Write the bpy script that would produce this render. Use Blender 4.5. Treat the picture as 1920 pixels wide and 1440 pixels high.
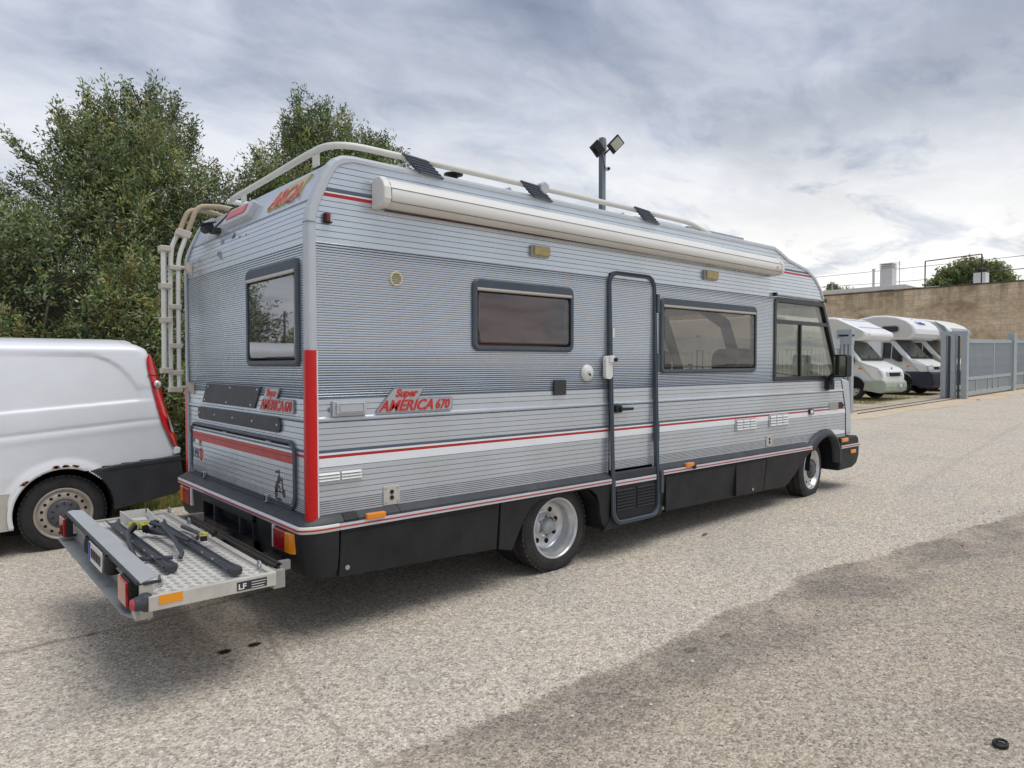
import bpy, math, random
import numpy as np
from mathutils import Vector, Matrix

random.seed(7)
rng = np.random.default_rng(7)
for o in list(bpy.data.objects):
    bpy.data.objects.remove(o)
C = bpy.context.scene.collection
R = math.radians

# ------------------------------------------------------------------ camera, sky, sun, exposure
cam_d = bpy.data.cameras.new('camera')
cam = bpy.data.objects.new('camera', cam_d)
C.objects.link(cam)
bpy.context.scene.camera = cam
cam_d.sensor_width = 36.0
cam_d.lens = 36.0 * 1303.8 / 1920.0
cam_d.clip_start = 0.05
cam_d.clip_end = 2000
yaw, pitch, roll = 0.858907, -0.028044, -0.001847
F = Vector((math.cos(yaw) * math.cos(pitch), math.sin(yaw) * math.cos(pitch), math.sin(pitch)))
Rt = Vector((math.sin(yaw), -math.cos(yaw), 0))
U = Rt.cross(F)
R2 = Rt * math.cos(roll) + U * math.sin(roll)
U2 = -Rt * math.sin(roll) + U * math.cos(roll)
M = Matrix((R2, U2, -F)).transposed().to_4x4()
M.translation = Vector((-1.61496, -3.52114, 1.45644))
cam.matrix_world = M

SUN_EL, SUN_AZ = 70.0, -62.0       # azimuth measured from +x towards +y
world = bpy.data.worlds.new('World')
bpy.context.scene.world = world
world.use_nodes = True
nt = world.node_tree
nt.nodes.clear()


def nd(tree, kind, **kw):
    n = tree.nodes.new(kind)
    for k, v in kw.items():
        if k in n.inputs.keys():
            n.inputs[k].default_value = v
        else:
            setattr(n, k, v)
    return n


def lk(tree, a, b):
    tree.links.new(a, b)


def math_node(tree, op, a, b=None, clamp=False):
    n = tree.nodes.new('ShaderNodeMath')
    n.operation = op
    n.use_clamp = clamp
    for i, v in enumerate((a, b)):
        if v is None:
            continue
        if isinstance(v, (int, float)):
            n.inputs[i].default_value = v
        else:
            tree.links.new(v, n.inputs[i])
    return n.outputs[0]


def ramp(tree, fac, stops, interp='LINEAR'):
    n = tree.nodes.new('ShaderNodeValToRGB')
    n.color_ramp.interpolation = interp
    cr = n.color_ramp
    while len(cr.elements) > 1:
        cr.elements.remove(cr.elements[0])
    first = True
    for p, c in stops:
        if isinstance(c, (int, float)):
            c = (c, c, c)
        if first:
            e = cr.elements[0]
            e.position = p
            first = False
        else:
            e = cr.elements.new(p)
        e.color = (*c[:3], 1)
    tree.links.new(fac, n.inputs[0])
    return n.outputs[0]


def mixc(tree, fac, a, b, blend='MIX'):
    n = tree.nodes.new('ShaderNodeMix')
    n.data_type = 'RGBA'
    n.blend_type = blend
    for sock, v in ((n.inputs[0], fac), (n.inputs[6], a), (n.inputs[7], b)):
        if isinstance(v, (int, float)):
            sock.default_value = v
        elif isinstance(v, tuple):
            sock.default_value = (*v[:3], 1)
        else:
            tree.links.new(v, sock)
    return n.outputs[2]


def noise(tree, vec, scale, detail=4, rough=0.5, dist=0.0, out=0):
    n = tree.nodes.new('ShaderNodeTexNoise')
    n.inputs['Scale'].default_value = scale
    n.inputs['Detail'].default_value = detail
    n.inputs['Roughness'].default_value = rough
    n.inputs['Distortion'].default_value = dist
    if vec is not None:
        tree.links.new(vec, n.inputs['Vector'])
    return n.outputs[out]


def sky_world():
    tc = nt.nodes.new('ShaderNodeTexCoord')
    sep = nt.nodes.new('ShaderNodeSeparateXYZ')
    lk(nt, tc.outputs['Generated'], sep.inputs[0])
    z = math_node(nt, 'MAXIMUM', sep.outputs[2], 0.0)
    den = math_node(nt, 'ADD', z, 0.16)
    px = math_node(nt, 'DIVIDE', sep.outputs[0], den)
    py = math_node(nt, 'DIVIDE', sep.outputs[1], den)
    comb = nt.nodes.new('ShaderNodeCombineXYZ')
    lk(nt, px, comb.inputs[0])
    lk(nt, py, comb.inputs[1])
    mp = nt.nodes.new('ShaderNodeMapping')
    mp.inputs['Rotation'].default_value = (0, 0, R(-40))
    mp.inputs['Scale'].default_value = (0.9, 1.35, 1)
    mp.inputs['Location'].default_value = (3.1, 1.7, 0)
    lk(nt, comb.outputs[0], mp.inputs[0])
    v = mp.outputs[0]
    n1 = noise(nt, v, 0.42, 5, 0.5, 0.3)
    n2 = noise(nt, v, 1.5, 8, 0.55, 0.5)
    n3 = noise(nt, v, 5.0, 6, 0.6, 0.8)
    s = math_node(nt, 'ADD', math_node(nt, 'MULTIPLY', n1, 0.52), math_node(nt, 'MULTIPLY', n2, 0.36))
    s = math_node(nt, 'ADD', s, math_node(nt, 'MULTIPLY', n3, 0.12))
    s = math_node(nt, 'SUBTRACT', s, math_node(nt, 'MULTIPLY', ramp(nt, sep.outputs[2], [(0.22, 0.0), (0.60, 1.0)]), 0.05))
    col = ramp(nt, s, [(0.36, (0.175, 0.21, 0.285)), (0.43, (0.26, 0.30, 0.385)), (0.485, (0.385, 0.42, 0.505)),
                       (0.53, (0.49, 0.52, 0.595)), (0.60, (0.62, 0.645, 0.70))])
    # paler, warmer cloud low above the horizon, strongest towards the right of the view (about +x)
    low = ramp(nt, sep.outputs[2], [(0.0, 1.0), (0.14, 0.80), (0.30, 0.22), (0.5, 0.0)])
    dirx = math_node(nt, 'ADD', math_node(nt, 'MULTIPLY', sep.outputs[0], 0.95), math_node(nt, 'MULTIPLY', sep.outputs[1], 0.2))
    dx = ramp(nt, dirx, [(0.0, 0.25), (0.45, 0.45), (0.85, 1.0)])
    wisps = ramp(nt, noise(nt, v, 2.6, 6, 0.6, 0.4), [(0.36, 0.35), (0.5, 1.0)])
    fac = math_node(nt, 'MULTIPLY', math_node(nt, 'MULTIPLY', low, dx), wisps)
    col = mixc(nt, fac, col, (0.95, 0.92, 0.855))
    skyt = nt.nodes.new('ShaderNodeTexSky')
    skyt.sky_type = 'NISHITA'
    skyt.sun_disc = False
    skyt.sun_elevation = R(SUN_EL)
    skyt.sun_rotation = R(90 - SUN_AZ)
    b1 = nt.nodes.new('ShaderNodeBackground')
    b1.inputs[1].default_value = 0.09
    lk(nt, skyt.outputs[0], b1.inputs[0])
    b2 = nt.nodes.new('ShaderNodeBackground')
    b2.inputs[1].default_value = 0.97
    lk(nt, col, b2.inputs[0])
    mx = nt.nodes.new('ShaderNodeMixShader')
    mx.inputs[0].default_value = 0.9
    lk(nt, b1.outputs[0], mx.inputs[1])
    lk(nt, b2.outputs[0], mx.inputs[2])
    out = nt.nodes.new('ShaderNodeOutputWorld')
    lk(nt, mx.outputs[0], out.inputs[0])


sky_world()
sun_d = bpy.data.lights.new('sun', 'SUN')
sun_d.energy = 1.5
sun_d.angle = R(42)
sun_d.color = (1.0, 0.97, 0.93)
sun = bpy.data.objects.new('sun', sun_d)
C.objects.link(sun)
sd = Vector((math.cos(R(SUN_EL)) * math.cos(R(SUN_AZ)), math.cos(R(SUN_EL)) * math.sin(R(SUN_AZ)), math.sin(R(SUN_EL))))
sun.rotation_euler = sd.to_track_quat('Z', 'Y').to_euler()
sun.location = (0, 0, 30)
vs = bpy.context.scene.view_settings
vs.view_transform = 'Standard'
vs.look = 'None'
vs.exposure = 0.47
vs.gamma = 1.0
vs.use_curve_mapping = False


# ------------------------------------------------------------------ materials
MATS = {}


def mat(name, col, rough=0.5, metal=0.0, var=0.0, vscale=6.0, bump=0.0, bscale=60.0, coat=0.0, spec=0.5,
        dirt=None, dirt_amt=0.0, dscale=3.0, emit=None, stretch=None):
    if name in MATS:
        return MATS[name]
    m = bpy.data.materials.new(name)
    m.use_nodes = True
    t = m.node_tree
    b = t.nodes['Principled BSDF']
    b.inputs['Roughness'].default_value = rough
    b.inputs['Metallic'].default_value = metal
    b.inputs['Coat Weight'].default_value = coat
    b.inputs['Coat Roughness'].default_value = 0.08
    b.inputs['Specular IOR Level'].default_value = spec
    tc = t.nodes.new('ShaderNodeTexCoord')
    vec = tc.outputs['Object']
    if stretch:
        mp = t.nodes.new('ShaderNodeMapping')
        mp.inputs['Scale'].default_value = stretch
        lk(t, vec, mp.inputs[0])
        vec = mp.outputs[0]
    c = None
    if var > 0:
        n = noise(t, vec, vscale, 5, 0.6)
        f = ramp(t, n, [(0.3, 0.0), (0.7, 1.0)])
        lo = tuple(x * (1 - var) for x in col)
        hi = tuple(min(1, x * (1 + var)) for x in col)
        c = mixc(t, f, lo, hi)
    if dirt is not None:
        n = noise(t, vec, dscale, 7, 0.65, 0.4)
        f = ramp(t, n, [(0.5 - dirt_amt * 0.3, 0.0), (0.75, min(1.0, dirt_amt))])
        c = mixc(t, f, c if c is not None else tuple(col), dirt)
    if c is None:
        b.inputs['Base Color'].default_value = (*col, 1)
    else:
        lk(t, c, b.inputs['Base Color'])
    rn = noise(t, vec, vscale * 1.7 + 1, 4, 0.6)
    rr = t.nodes.new('ShaderNodeMapRange')
    rr.inputs['To Min'].default_value = max(0.02, rough * 0.8)
    rr.inputs['To Max'].default_value = min(1, rough * 1.25)
    lk(t, rn, rr.inputs[0])
    lk(t, rr.outputs[0], b.inputs['Roughness'])
    if bump > 0:
        bn = t.nodes.new('ShaderNodeBump')
        bn.inputs['Strength'].default_value = bump
        bn.inputs['Distance'].default_value = 0.01
        lk(t, noise(t, vec, bscale, 5, 0.6), bn.inputs['Height'])
        lk(t, bn.outputs[0], b.inputs['Normal'])
    if emit:
        b.inputs['Emission Color'].default_value = (*emit[:3], 1)
        b.inputs['Emission Strength'].default_value = emit[3]
    MATS[name] = m
    return m


def glass(name, tint, mix=0.12, rough=0.02, grime=0.0):
    """thin window glass: tinted see-through with a mirror reflection that grows at grazing angles"""
    if name in MATS:
        return MATS[name]
    m = bpy.data.materials.new(name)
    m.use_nodes = True
    t = m.node_tree
    t.nodes.clear()
    tr = t.nodes.new('ShaderNodeBsdfTransparent')
    tr.inputs[0].default_value = (*tint, 1)
    gl = t.nodes.new('ShaderNodeBsdfGlossy')
    gl.inputs['Roughness'].default_value = rough
    gl.inputs[0].default_value = (1, 1, 1, 1)
    lw_ = t.nodes.new('ShaderNodeLayerWeight')
    lw_.inputs[0].default_value = 0.5
    fres = math_node(t, 'ADD', math_node(t, 'MULTIPLY', math_node(t, 'POWER', lw_.outputs['Facing'], 5.0), 0.9), 0.06)
    tc = t.nodes.new('ShaderNodeTexCoord')
    bn = t.nodes.new('ShaderNodeBump')
    bn.inputs['Strength'].default_value = 0.05
    bn.inputs['Distance'].default_value = 0.02
    lk(t, noise(t, tc.outputs['Object'], 2.2, 2, 0.5), bn.inputs['Height'])
    lk(t, bn.outputs[0], gl.inputs['Normal'])
    f = math_node(t, 'ADD', fres, mix, True)
    mx = t.nodes.new('ShaderNodeMixShader')
    lk(t, f, mx.inputs[0])
    lk(t, tr.outputs[0], mx.inputs[1])
    lk(t, gl.outputs[0], mx.inputs[2])
    o = t.nodes.new('ShaderNodeOutputMaterial')
    last = mx.outputs[0]
    if grime > 0:
        df = t.nodes.new('ShaderNodeBsdfDiffuse')
        df.inputs[0].default_value = (0.5, 0.49, 0.46, 1)
        m2 = t.nodes.new('ShaderNodeMixShader')
        g = ramp(t, noise(t, tc.outputs['Object'], 4.0, 6, 0.7, 0.5), [(0.45, grime * 0.35), (0.75, grime)])
        lk(t, g, m2.inputs[0])
        lk(t, last, m2.inputs[1])
        lk(t, df.outputs[0], m2.inputs[2])
        last = m2.outputs[0]
    lk(t, last, o.inputs[0])
    MATS[name] = m
    return m


SILVER = mat('silver_paint', (0.63, 0.685, 0.735), 0.27, 0.55, var=0.06, vscale=1.2, dirt=(0.42, 0.43, 0.42), dirt_amt=0.22, dscale=0.9, stretch=(1.1, 1.1, 0.4))
# slight waviness of the thin sheet
_t = SILVER.node_tree
_b = _t.nodes.new('ShaderNodeBump')
_b.inputs['Strength'].default_value = 0.22
_b.inputs['Distance'].default_value = 0.006
_c = _t.nodes.new('ShaderNodeNewGeometry')
lk(_t, noise(_t, _c.outputs['Position'], 1.7, 2, 0.4), _b.inputs['Height'])
lk(_t, _b.outputs[0], _t.nodes['Principled BSDF'].inputs['Normal'])
SILVER2 = mat('silver_moulding', (0.54, 0.575, 0.605), 0.42, 0.1, var=0.05, bump=0.05, bscale=25)
BLUEG = mat('blue_grey_print', (0.105, 0.135, 0.18), 0.4, 0.1, var=0.15)
GROOVE = mat('groove_grey', (0.20, 0.215, 0.235), 0.7, 0, var=0.3, vscale=9)  # darker grey set into the grooves, seams and joints
WHITEP = mat('white_print', (0.86, 0.88, 0.90), 0.35, 0, var=0.03)
REDP = mat('red_print', (0.45, 0.022, 0.018), 0.4, 0, var=0.1)
REDW = mat('red_tape', (0.52, 0.075, 0.07), 0.45, 0, var=0.12)
REDB = mat('red_corner_bar', (0.58, 0.004, 0.006), 0.28, 0, var=0.06, coat=0.15, spec=0.4)
FRAME = mat('grey_blue_frame', (0.062, 0.082, 0.105), 0.45, 0, var=0.12, bump=0.05)
BLACKP = mat('black_plastic', (0.014, 0.015, 0.018), 0.55, 0, spec=0.35, var=0.35, vscale=5, bump=0.12, bscale=160, dirt=(0.075, 0.07, 0.062), dirt_amt=0.28, dscale=2.6)
DGREY = mat('dark_grey_plastic', (0.030, 0.034, 0.042), 0.5, 0, var=0.25, bump=0.1, bscale=160, dirt=(0.14, 0.14, 0.14), dirt_amt=0.2)
BLACK = mat('black_rubber', (0.012, 0.012, 0.013), 0.6, 0, var=0.3)
VOID = mat('underbody_black', (0.006, 0.006, 0.006), 0.9)
CREAM = mat('cream_awning', (0.78, 0.77, 0.72), 0.38, 0, var=0.04, vscale=3, dirt=(0.50, 0.46, 0.36), dirt_amt=0.25, dscale=2.0, stretch=(0.3, 1, 1))
TRIMW = mat('white_trim', (0.66, 0.67, 0.70), 0.38, 0.1, var=0.06, dirt=(0.4, 0.38, 0.33), dirt_amt=0.2)
CREAMT = mat('cream_trim', (0.74, 0.72, 0.63), 0.4, 0, var=0.08, dirt=(0.45, 0.4, 0.3), dirt_amt=0.25)
TUBE = mat('white_tube', (0.74, 0.735, 0.68), 0.35, 0.0, var=0.06, dirt=(0.45, 0.41, 0.33), dirt_amt=0.2)
CLAMP = mat('beige_clamp', (0.55, 0.50, 0.43), 0.5, 0, var=0.08)
BEIGET = mat('beige_tube', (0.43, 0.345, 0.235), 0.5, 0, var=0.1)
TYRE = mat('tyre', (0.022, 0.022, 0.024), 0.72, 0, var=0.3, vscale=12, bump=0.3, bscale=120, dirt=(0.10, 0.09, 0.075), dirt_amt=0.4, dscale=5)
RIMS = mat('silver_rim', (0.66, 0.67, 0.67), 0.30, 0.7, var=0.12, dirt=(0.22, 0.18, 0.13), dirt_amt=0.35, dscale=6)
STEEL = mat('galvanised_steel', (0.42, 0.44, 0.45), 0.45, 0.6, var=0.15, vscale=20)
AMBER = mat('amber_lens', (0.85, 0.27, 0.015), 0.18, 0, var=0.1, coat=0.5)
REDL = mat('red_lens', (0.34, 0.008, 0.010), 0.2, 0, var=0.25, vscale=30, coat=0.6)
CLEARL = mat('clear_lens', (0.62, 0.64, 0.64), 0.12, 0.3, var=0.2, vscale=40, coat=0.5)
YELL = mat('yellowed_lens', (0.50, 0.41, 0.16), 0.3, 0, var=0.2, vscale=40)
GREYV = mat('grey_plastic', (0.50, 0.52, 0.54), 0.42, 0, var=0.08)
SOCK = mat('cream_socket', (0.55, 0.53, 0.46), 0.5, 0, var=0.1)
WHITEG = mat('white_plastic', (0.78, 0.78, 0.75), 0.35, 0, var=0.05)
INTER = mat('interior_panel', (0.35, 0.31, 0.26), 0.7, 0, var=0.1)
SEAT = mat('seat_fabric', (0.24, 0.19, 0.155), 0.9, 0, var=0.2, vscale=30)
DASH = mat('dashboard', (0.05, 0.05, 0.052), 0.6)
BLIND = mat('blind_cassette', (0.62, 0.58, 0.50), 0.45, 0, var=0.1)
G_BROWN = glass('brown_acrylic', (0.45, 0.30, 0.27), 0.05, 0.03)
G_SMOKE = glass('smoked_acrylic', (0.47, 0.405, 0.36), 0.02, 0.02, grime=0.10)
G_REAR = glass('rear_acrylic', (0.30, 0.31, 0.32), 0.22, 0.02, grime=0.12)
G_CLEAR = glass('cab_glass', (0.70, 0.72, 0.68), 0.01, 0.01, grime=0.04)
G_DARK = glass('dark_glass', (0.12, 0.15, 0.14), 0.05, 0.02)
G_GREEN = glass('green_glass', (0.40, 0.52, 0.46), 0.05, 0.02, grime=0.05)


# ------------------------------------------------------------------ mesh builder
def rrect(x0, z0, x1, z1, r, n=5):
    pts = []
    for cx, cz, a0 in ((x1 - r, z0 + r, -90), (x1 - r, z1 - r, 0), (x0 + r, z1 - r, 90), (x0 + r, z0 + r, 180)):
        for i in range(n + 1):
            a = R(a0 + 90 * i / n)
            pts.append((cx + r * math.cos(a), cz + r * math.sin(a)))
    return pts


class MB:
    def __init__(self):
        self.v, self.f, self.m, self.s = [], [], [], []

    def add(self, vs, fs, m=0, smooth=False):
        o = len(self.v)
        self.v.extend(tuple(p) for p in vs)
        for f in fs:
            self.f.append([o + i for i in f])
            self.m.append(m)
            self.s.append(smooth)
        return self

    def poly(self, pts, m=0):
        return self.add(pts, [list(range(len(pts)))], m)

    def box(self, x0, y0, z0, x1, y1, z1, m=0):
        v = [(x, y, z) for z in (z0, z1) for y in (y0, y1) for x in (x0, x1)]
        return self.add(v, [(0, 2, 3, 1), (4, 5, 7, 6), (0, 1, 5, 4), (2, 6, 7, 3), (0, 4, 6, 2), (1, 3, 7, 5)], m)

    def obox(self, c, a, b, d, m=0):
        c, a, b, d = map(Vector, (c, a, b, d))
        v = [c + i * a + j * b + k * d for k in (-1, 1) for j in (-1, 1) for i in (-1, 1)]
        return self.add(v, [(0, 2, 3, 1), (4, 5, 7, 6), (0, 1, 5, 4), (2, 6, 7, 3), (0, 4, 6, 2), (1, 3, 7, 5)], m)

    def prism(self, pts, vec, m=0, mside=None):
        n = len(pts)
        vec = Vector(vec)
        p = [Vector(q) for q in pts]
        v = p + [q + vec for q in p]
        self.add(v, [list(range(n)), list(range(2 * n - 1, n - 1, -1))], m)
        o = len(self.v) - 2 * n
        for i in range(n):
            j = (i + 1) % n
            self.f.append([o + i, o + n + i, o + n + j, o + j])
            self.m.append(m if mside is None else mside)
            self.s.append(False)
        return self

    def prxz(self, pts, y0, y1, m=0, mside=None):
        return self.prism([(x, y0, z) for x, z in pts], (0, y1 - y0, 0), m, mside)

    def pryz(self, pts, x0, x1, m=0, mside=None):
        return self.prism([(x0, y, z) for y, z in pts], (x1 - x0, 0, 0), m, mside)

    def prxy(self, pts, z0, z1, m=0, mside=None):
        return self.prism([(x, y, z0) for x, y in pts], (0, 0, z1 - z0), m, mside)

    def loft(self, loops, m=0, closed=True, cap=False, smooth=False):
        n = len(loops[0])
        v = [p for l in loops for p in l]
        fs = []
        for k in range(len(loops) - 1):
            for i in range(n if closed else n - 1):
                j = (i + 1) % n
                fs.append((k * n + i, k * n + j, (k + 1) * n + j, (k + 1) * n + i))
        self.add(v, fs, m, smooth)
        if cap:
            self.add(loops[0], [list(range(n - 1, -1, -1))], m)
            self.add(loops[-1], [list(range(n))], m)
        return self

    def tube(self, path, r, n=10, m=0, cap=True, closed=False, sq=None):
        P = [Vector(p) for p in path]
        N = len(P)
        rad = r if isinstance(r, (list, tuple)) else [r] * N
        loops = []
        up = None
        for i in range(N):
            if closed:
                t = (P[(i + 1) % N] - P[i - 1]).normalized()
            else:
                t = (P[min(i + 1, N - 1)] - P[max(i - 1, 0)]).normalized()
            if up is None:
                ref = Vector((0, 0, 1)) if abs(t.z) < 0.9 else Vector((1, 0, 0))
                up = (ref - t * ref.dot(t)).normalized()
            else:
                up = (up - t * up.dot(t)).normalized()
            sd_ = t.cross(up)
            if sq:
                a, b = sq
                loops.append([P[i] + up * (y * b) + sd_ * (x * a) for x, y in ((-1, -.8), (-.8, -1), (.8, -1), (1, -.8), (1, .8), (.8, 1), (-.8, 1), (-1, .8))])
            else:
                loops.append([P[i] + (up * math.cos(2 * math.pi * k / n) + sd_ * math.sin(2 * math.pi * k / n)) * rad[i] for k in range(n)])
        if closed:
            loops.append(loops[0])
            cap = False
        return self.loft(loops, m, True, cap, smooth=not sq)

    def cyl(self, p0, p1, r0, r1=None, n=20, m=0):
        return self.tube([p0, p1], [r0, r0 if r1 is None else r1], n, m)

    def lathe(self, o, axis, prof, n=40, m=0, ref=None, smooth=True, arc=None):
        o, ax = Vector(o), Vector(axis).normalized()
        rf = Vector(ref) if ref else (Vector((0, 0, 1)) if abs(ax.z) < 0.9 else Vector((1, 0, 0)))
        u = (rf - ax * rf.dot(ax)).normalized()
        w = ax.cross(u)
        loops = []
        for t, r in prof:
            loops.append([o + ax * t + (u * math.cos(2 * math.pi * k / n) + w * math.sin(2 * math.pi * k / n)) * r for k in range(n)])
        return self.loft(loops, m, True, False, smooth)

    def ball(self, c, r, m=0, n=14, sc=(1, 1, 1)):
        c = Vector(c)
        loops = []
        for i in range(n // 2 + 1):
            a = math.pi * i / (n // 2)
            loops.append([(c.x + sc[0] * r * math.sin(a) * math.cos(2 * math.pi * k / n), c.y + sc[1] * r * math.sin(a) * math.sin(2 * math.pi * k / n), c.z + sc[2] * r * math.cos(a)) for k in range(n)])
        return self.loft(loops, m, True, False, True)

    def ring(self, outer, inner, plane, a0, a1, m=0):
        """flat frame with thickness between two 2D loops; plane maps (u,w,depth)->3D"""
        n = len(outer)
        L = [[plane(u, w, a0) for u, w in outer], [plane(u, w, a1) for u, w in outer],
             [plane(u, w, a1) for u, w in inner], [plane(u, w, a0) for u, w in inner]]
        L.append(L[0])
        return self.loft(L, m, True, False, False)

    def xform(self, mt):
        self.v = [tuple(mt @ Vector(p)) for p in self.v]
        return self

    def pieces(self):
        n = len(self.v)
        par = list(range(n))

        def find(a):
            while par[a] != a:
                par[a] = par[par[a]]
                a = par[a]
            return a
        for f in self.f:
            r0 = find(f[0])
            for i in f[1:]:
                par[find(i)] = r0
        isl = {}
        for fi, f in enumerate(self.f):
            isl.setdefault(find(f[0]), []).append(fi)
        keys = list(isl)
        if len(keys) < 2 or len(keys) > 90:
            return [self]
        bb = []
        for k in keys:
            P = np.array([self.v[i] for fi in isl[k] for i in self.f[fi]])
            bb.append((P.min(0), P.max(0)))
        g = list(range(len(keys)))

        def fg(a):
            while g[a] != a:
                a = g[a]
            return a
        for a in range(len(keys)):
            for b in range(a + 1, len(keys)):
                gap = np.maximum(0, np.maximum(bb[a][0] - bb[b][1], bb[b][0] - bb[a][1]))
                sz = max((bb[a][1] - bb[a][0]).max(), (bb[b][1] - bb[b][0]).max())
                if np.sqrt((gap ** 2).sum()) <= max(.02, .5 * sz) * .98:
                    g[fg(a)] = fg(b)
        grp = {}
        for a in range(len(keys)):
            grp.setdefault(fg(a), []).append(a)
        if len(grp) < 2:
            return [self]
        out = []
        for mem in grp.values():
            m_ = MB()
            mp_ = {}
            for a in mem:
                for fi in isl[keys[a]]:
                    nf = []
                    for i in self.f[fi]:
                        if i not in mp_:
                            mp_[i] = len(m_.v)
                            m_.v.append(self.v[i])
                        nf.append(mp_[i])
                    m_.f.append(nf)
                    m_.m.append(self.m[fi])
                    m_.s.append(self.s[fi])
            out.append(m_)
        return out

    def build(self, name, mats, parent=None, label=None, bevel=0.0, seg=2, weld=False, kind=None, local=False):
        if parent is not None and kind is None and not local:
            ps_ = self.pieces()
            if len(ps_) > 1:
                first = None
                for p_ in ps_:
                    o_ = p_.build1(name, mats, parent, label, bevel, seg, kind, local)
                    first = first or o_
                return first
        return self.build1(name, mats, parent, label, bevel, seg, kind, local)

    def build1(self, name, mats, parent, label, bevel, seg, kind, local):
        me = bpy.data.meshes.new(name)
        mats = mats if isinstance(mats, (list, tuple)) else [mats]
        c = Vector((0, 0, 0))
        if not local:
            a = np.array(self.v)
            lo, hi = a.min(0), a.max(0)
            c = Vector(((lo[0] + hi[0]) / 2, (lo[1] + hi[1]) / 2, lo[2]))
        me.from_pydata([(p[0] - c[0], p[1] - c[1], p[2] - c[2]) for p in self.v], [], self.f)
        for mm in mats:
            me.materials.append(mm)
        me.polygons.foreach_set('material_index', self.m)
        me.polygons.foreach_set('use_smooth', self.s)
        me.update()
        ob = bpy.data.objects.new(name, me)
        C.objects.link(ob)
        if parent is not None:
            ob.parent = parent
            ob.location = c - woff(parent)
        else:
            ob.location = c
        if label:
            ob['label'] = label
        if kind:
            ob['kind'] = kind
        if bevel > 0:
            mo = ob.modifiers.new('bevel', 'BEVEL')
            mo.width = bevel
            mo.segments = seg
            mo.limit_method = 'ANGLE'
            mo.angle_limit = R(40)
        return ob


def woff(o):
    v = Vector((0, 0, 0))
    while o is not None:
        v = v + o.location
        o = o.parent
    return v


def thing(name, label, cat, loc=(0, 0, 0), group=None, rotz=0.0):
    o = bpy.data.objects.new(name, None)
    o.empty_display_size = 0.2
    C.objects.link(o)
    o.location = loc
    o.rotation_euler = (0, 0, rotz)
    o['label'] = label
    o['category'] = cat
    if group:
        o['group'] = group
    return o


def tag(o, label, cat, group=None):
    o['label'] = label
    o['category'] = cat
    if group:
        o['group'] = group
    return o


def struct(o):
    o['kind'] = 'structure'
    return o


def text_mb(mb, txt, size, origin, xd, yd, depth=0.004, shear=0.0, m=0, sx=1.0, bold=0.0, align='LEFT'):
    cu = bpy.data.curves.new('lettering', 'FONT')
    cu.body = txt
    cu.size = size
    cu.extrude = depth / 2
    cu.shear = shear
    cu.offset = bold
    cu.align_x = align
    cu.resolution_u = 3
    ob = bpy.data.objects.new('lettering', cu)
    C.objects.link(ob)
    me = bpy.data.meshes.new_from_object(ob)
    xd, yd = Vector(xd).normalized(), Vector(yd).normalized()
    nn = xd.cross(yd)
    o = Vector(origin)
    vsx = [o + xd * v.co.x * sx + yd * v.co.y + nn * (v.co.z + depth / 2) for v in me.vertices]
    mb.add(vsx, [list(p.vertices) for p in me.polygons], m)
    bpy.data.objects.remove(ob)
    bpy.data.curves.remove(cu)
    bpy.data.meshes.remove(me)
    return mb


def G(x):
    return -0.07 + 0.018 * x


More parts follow.
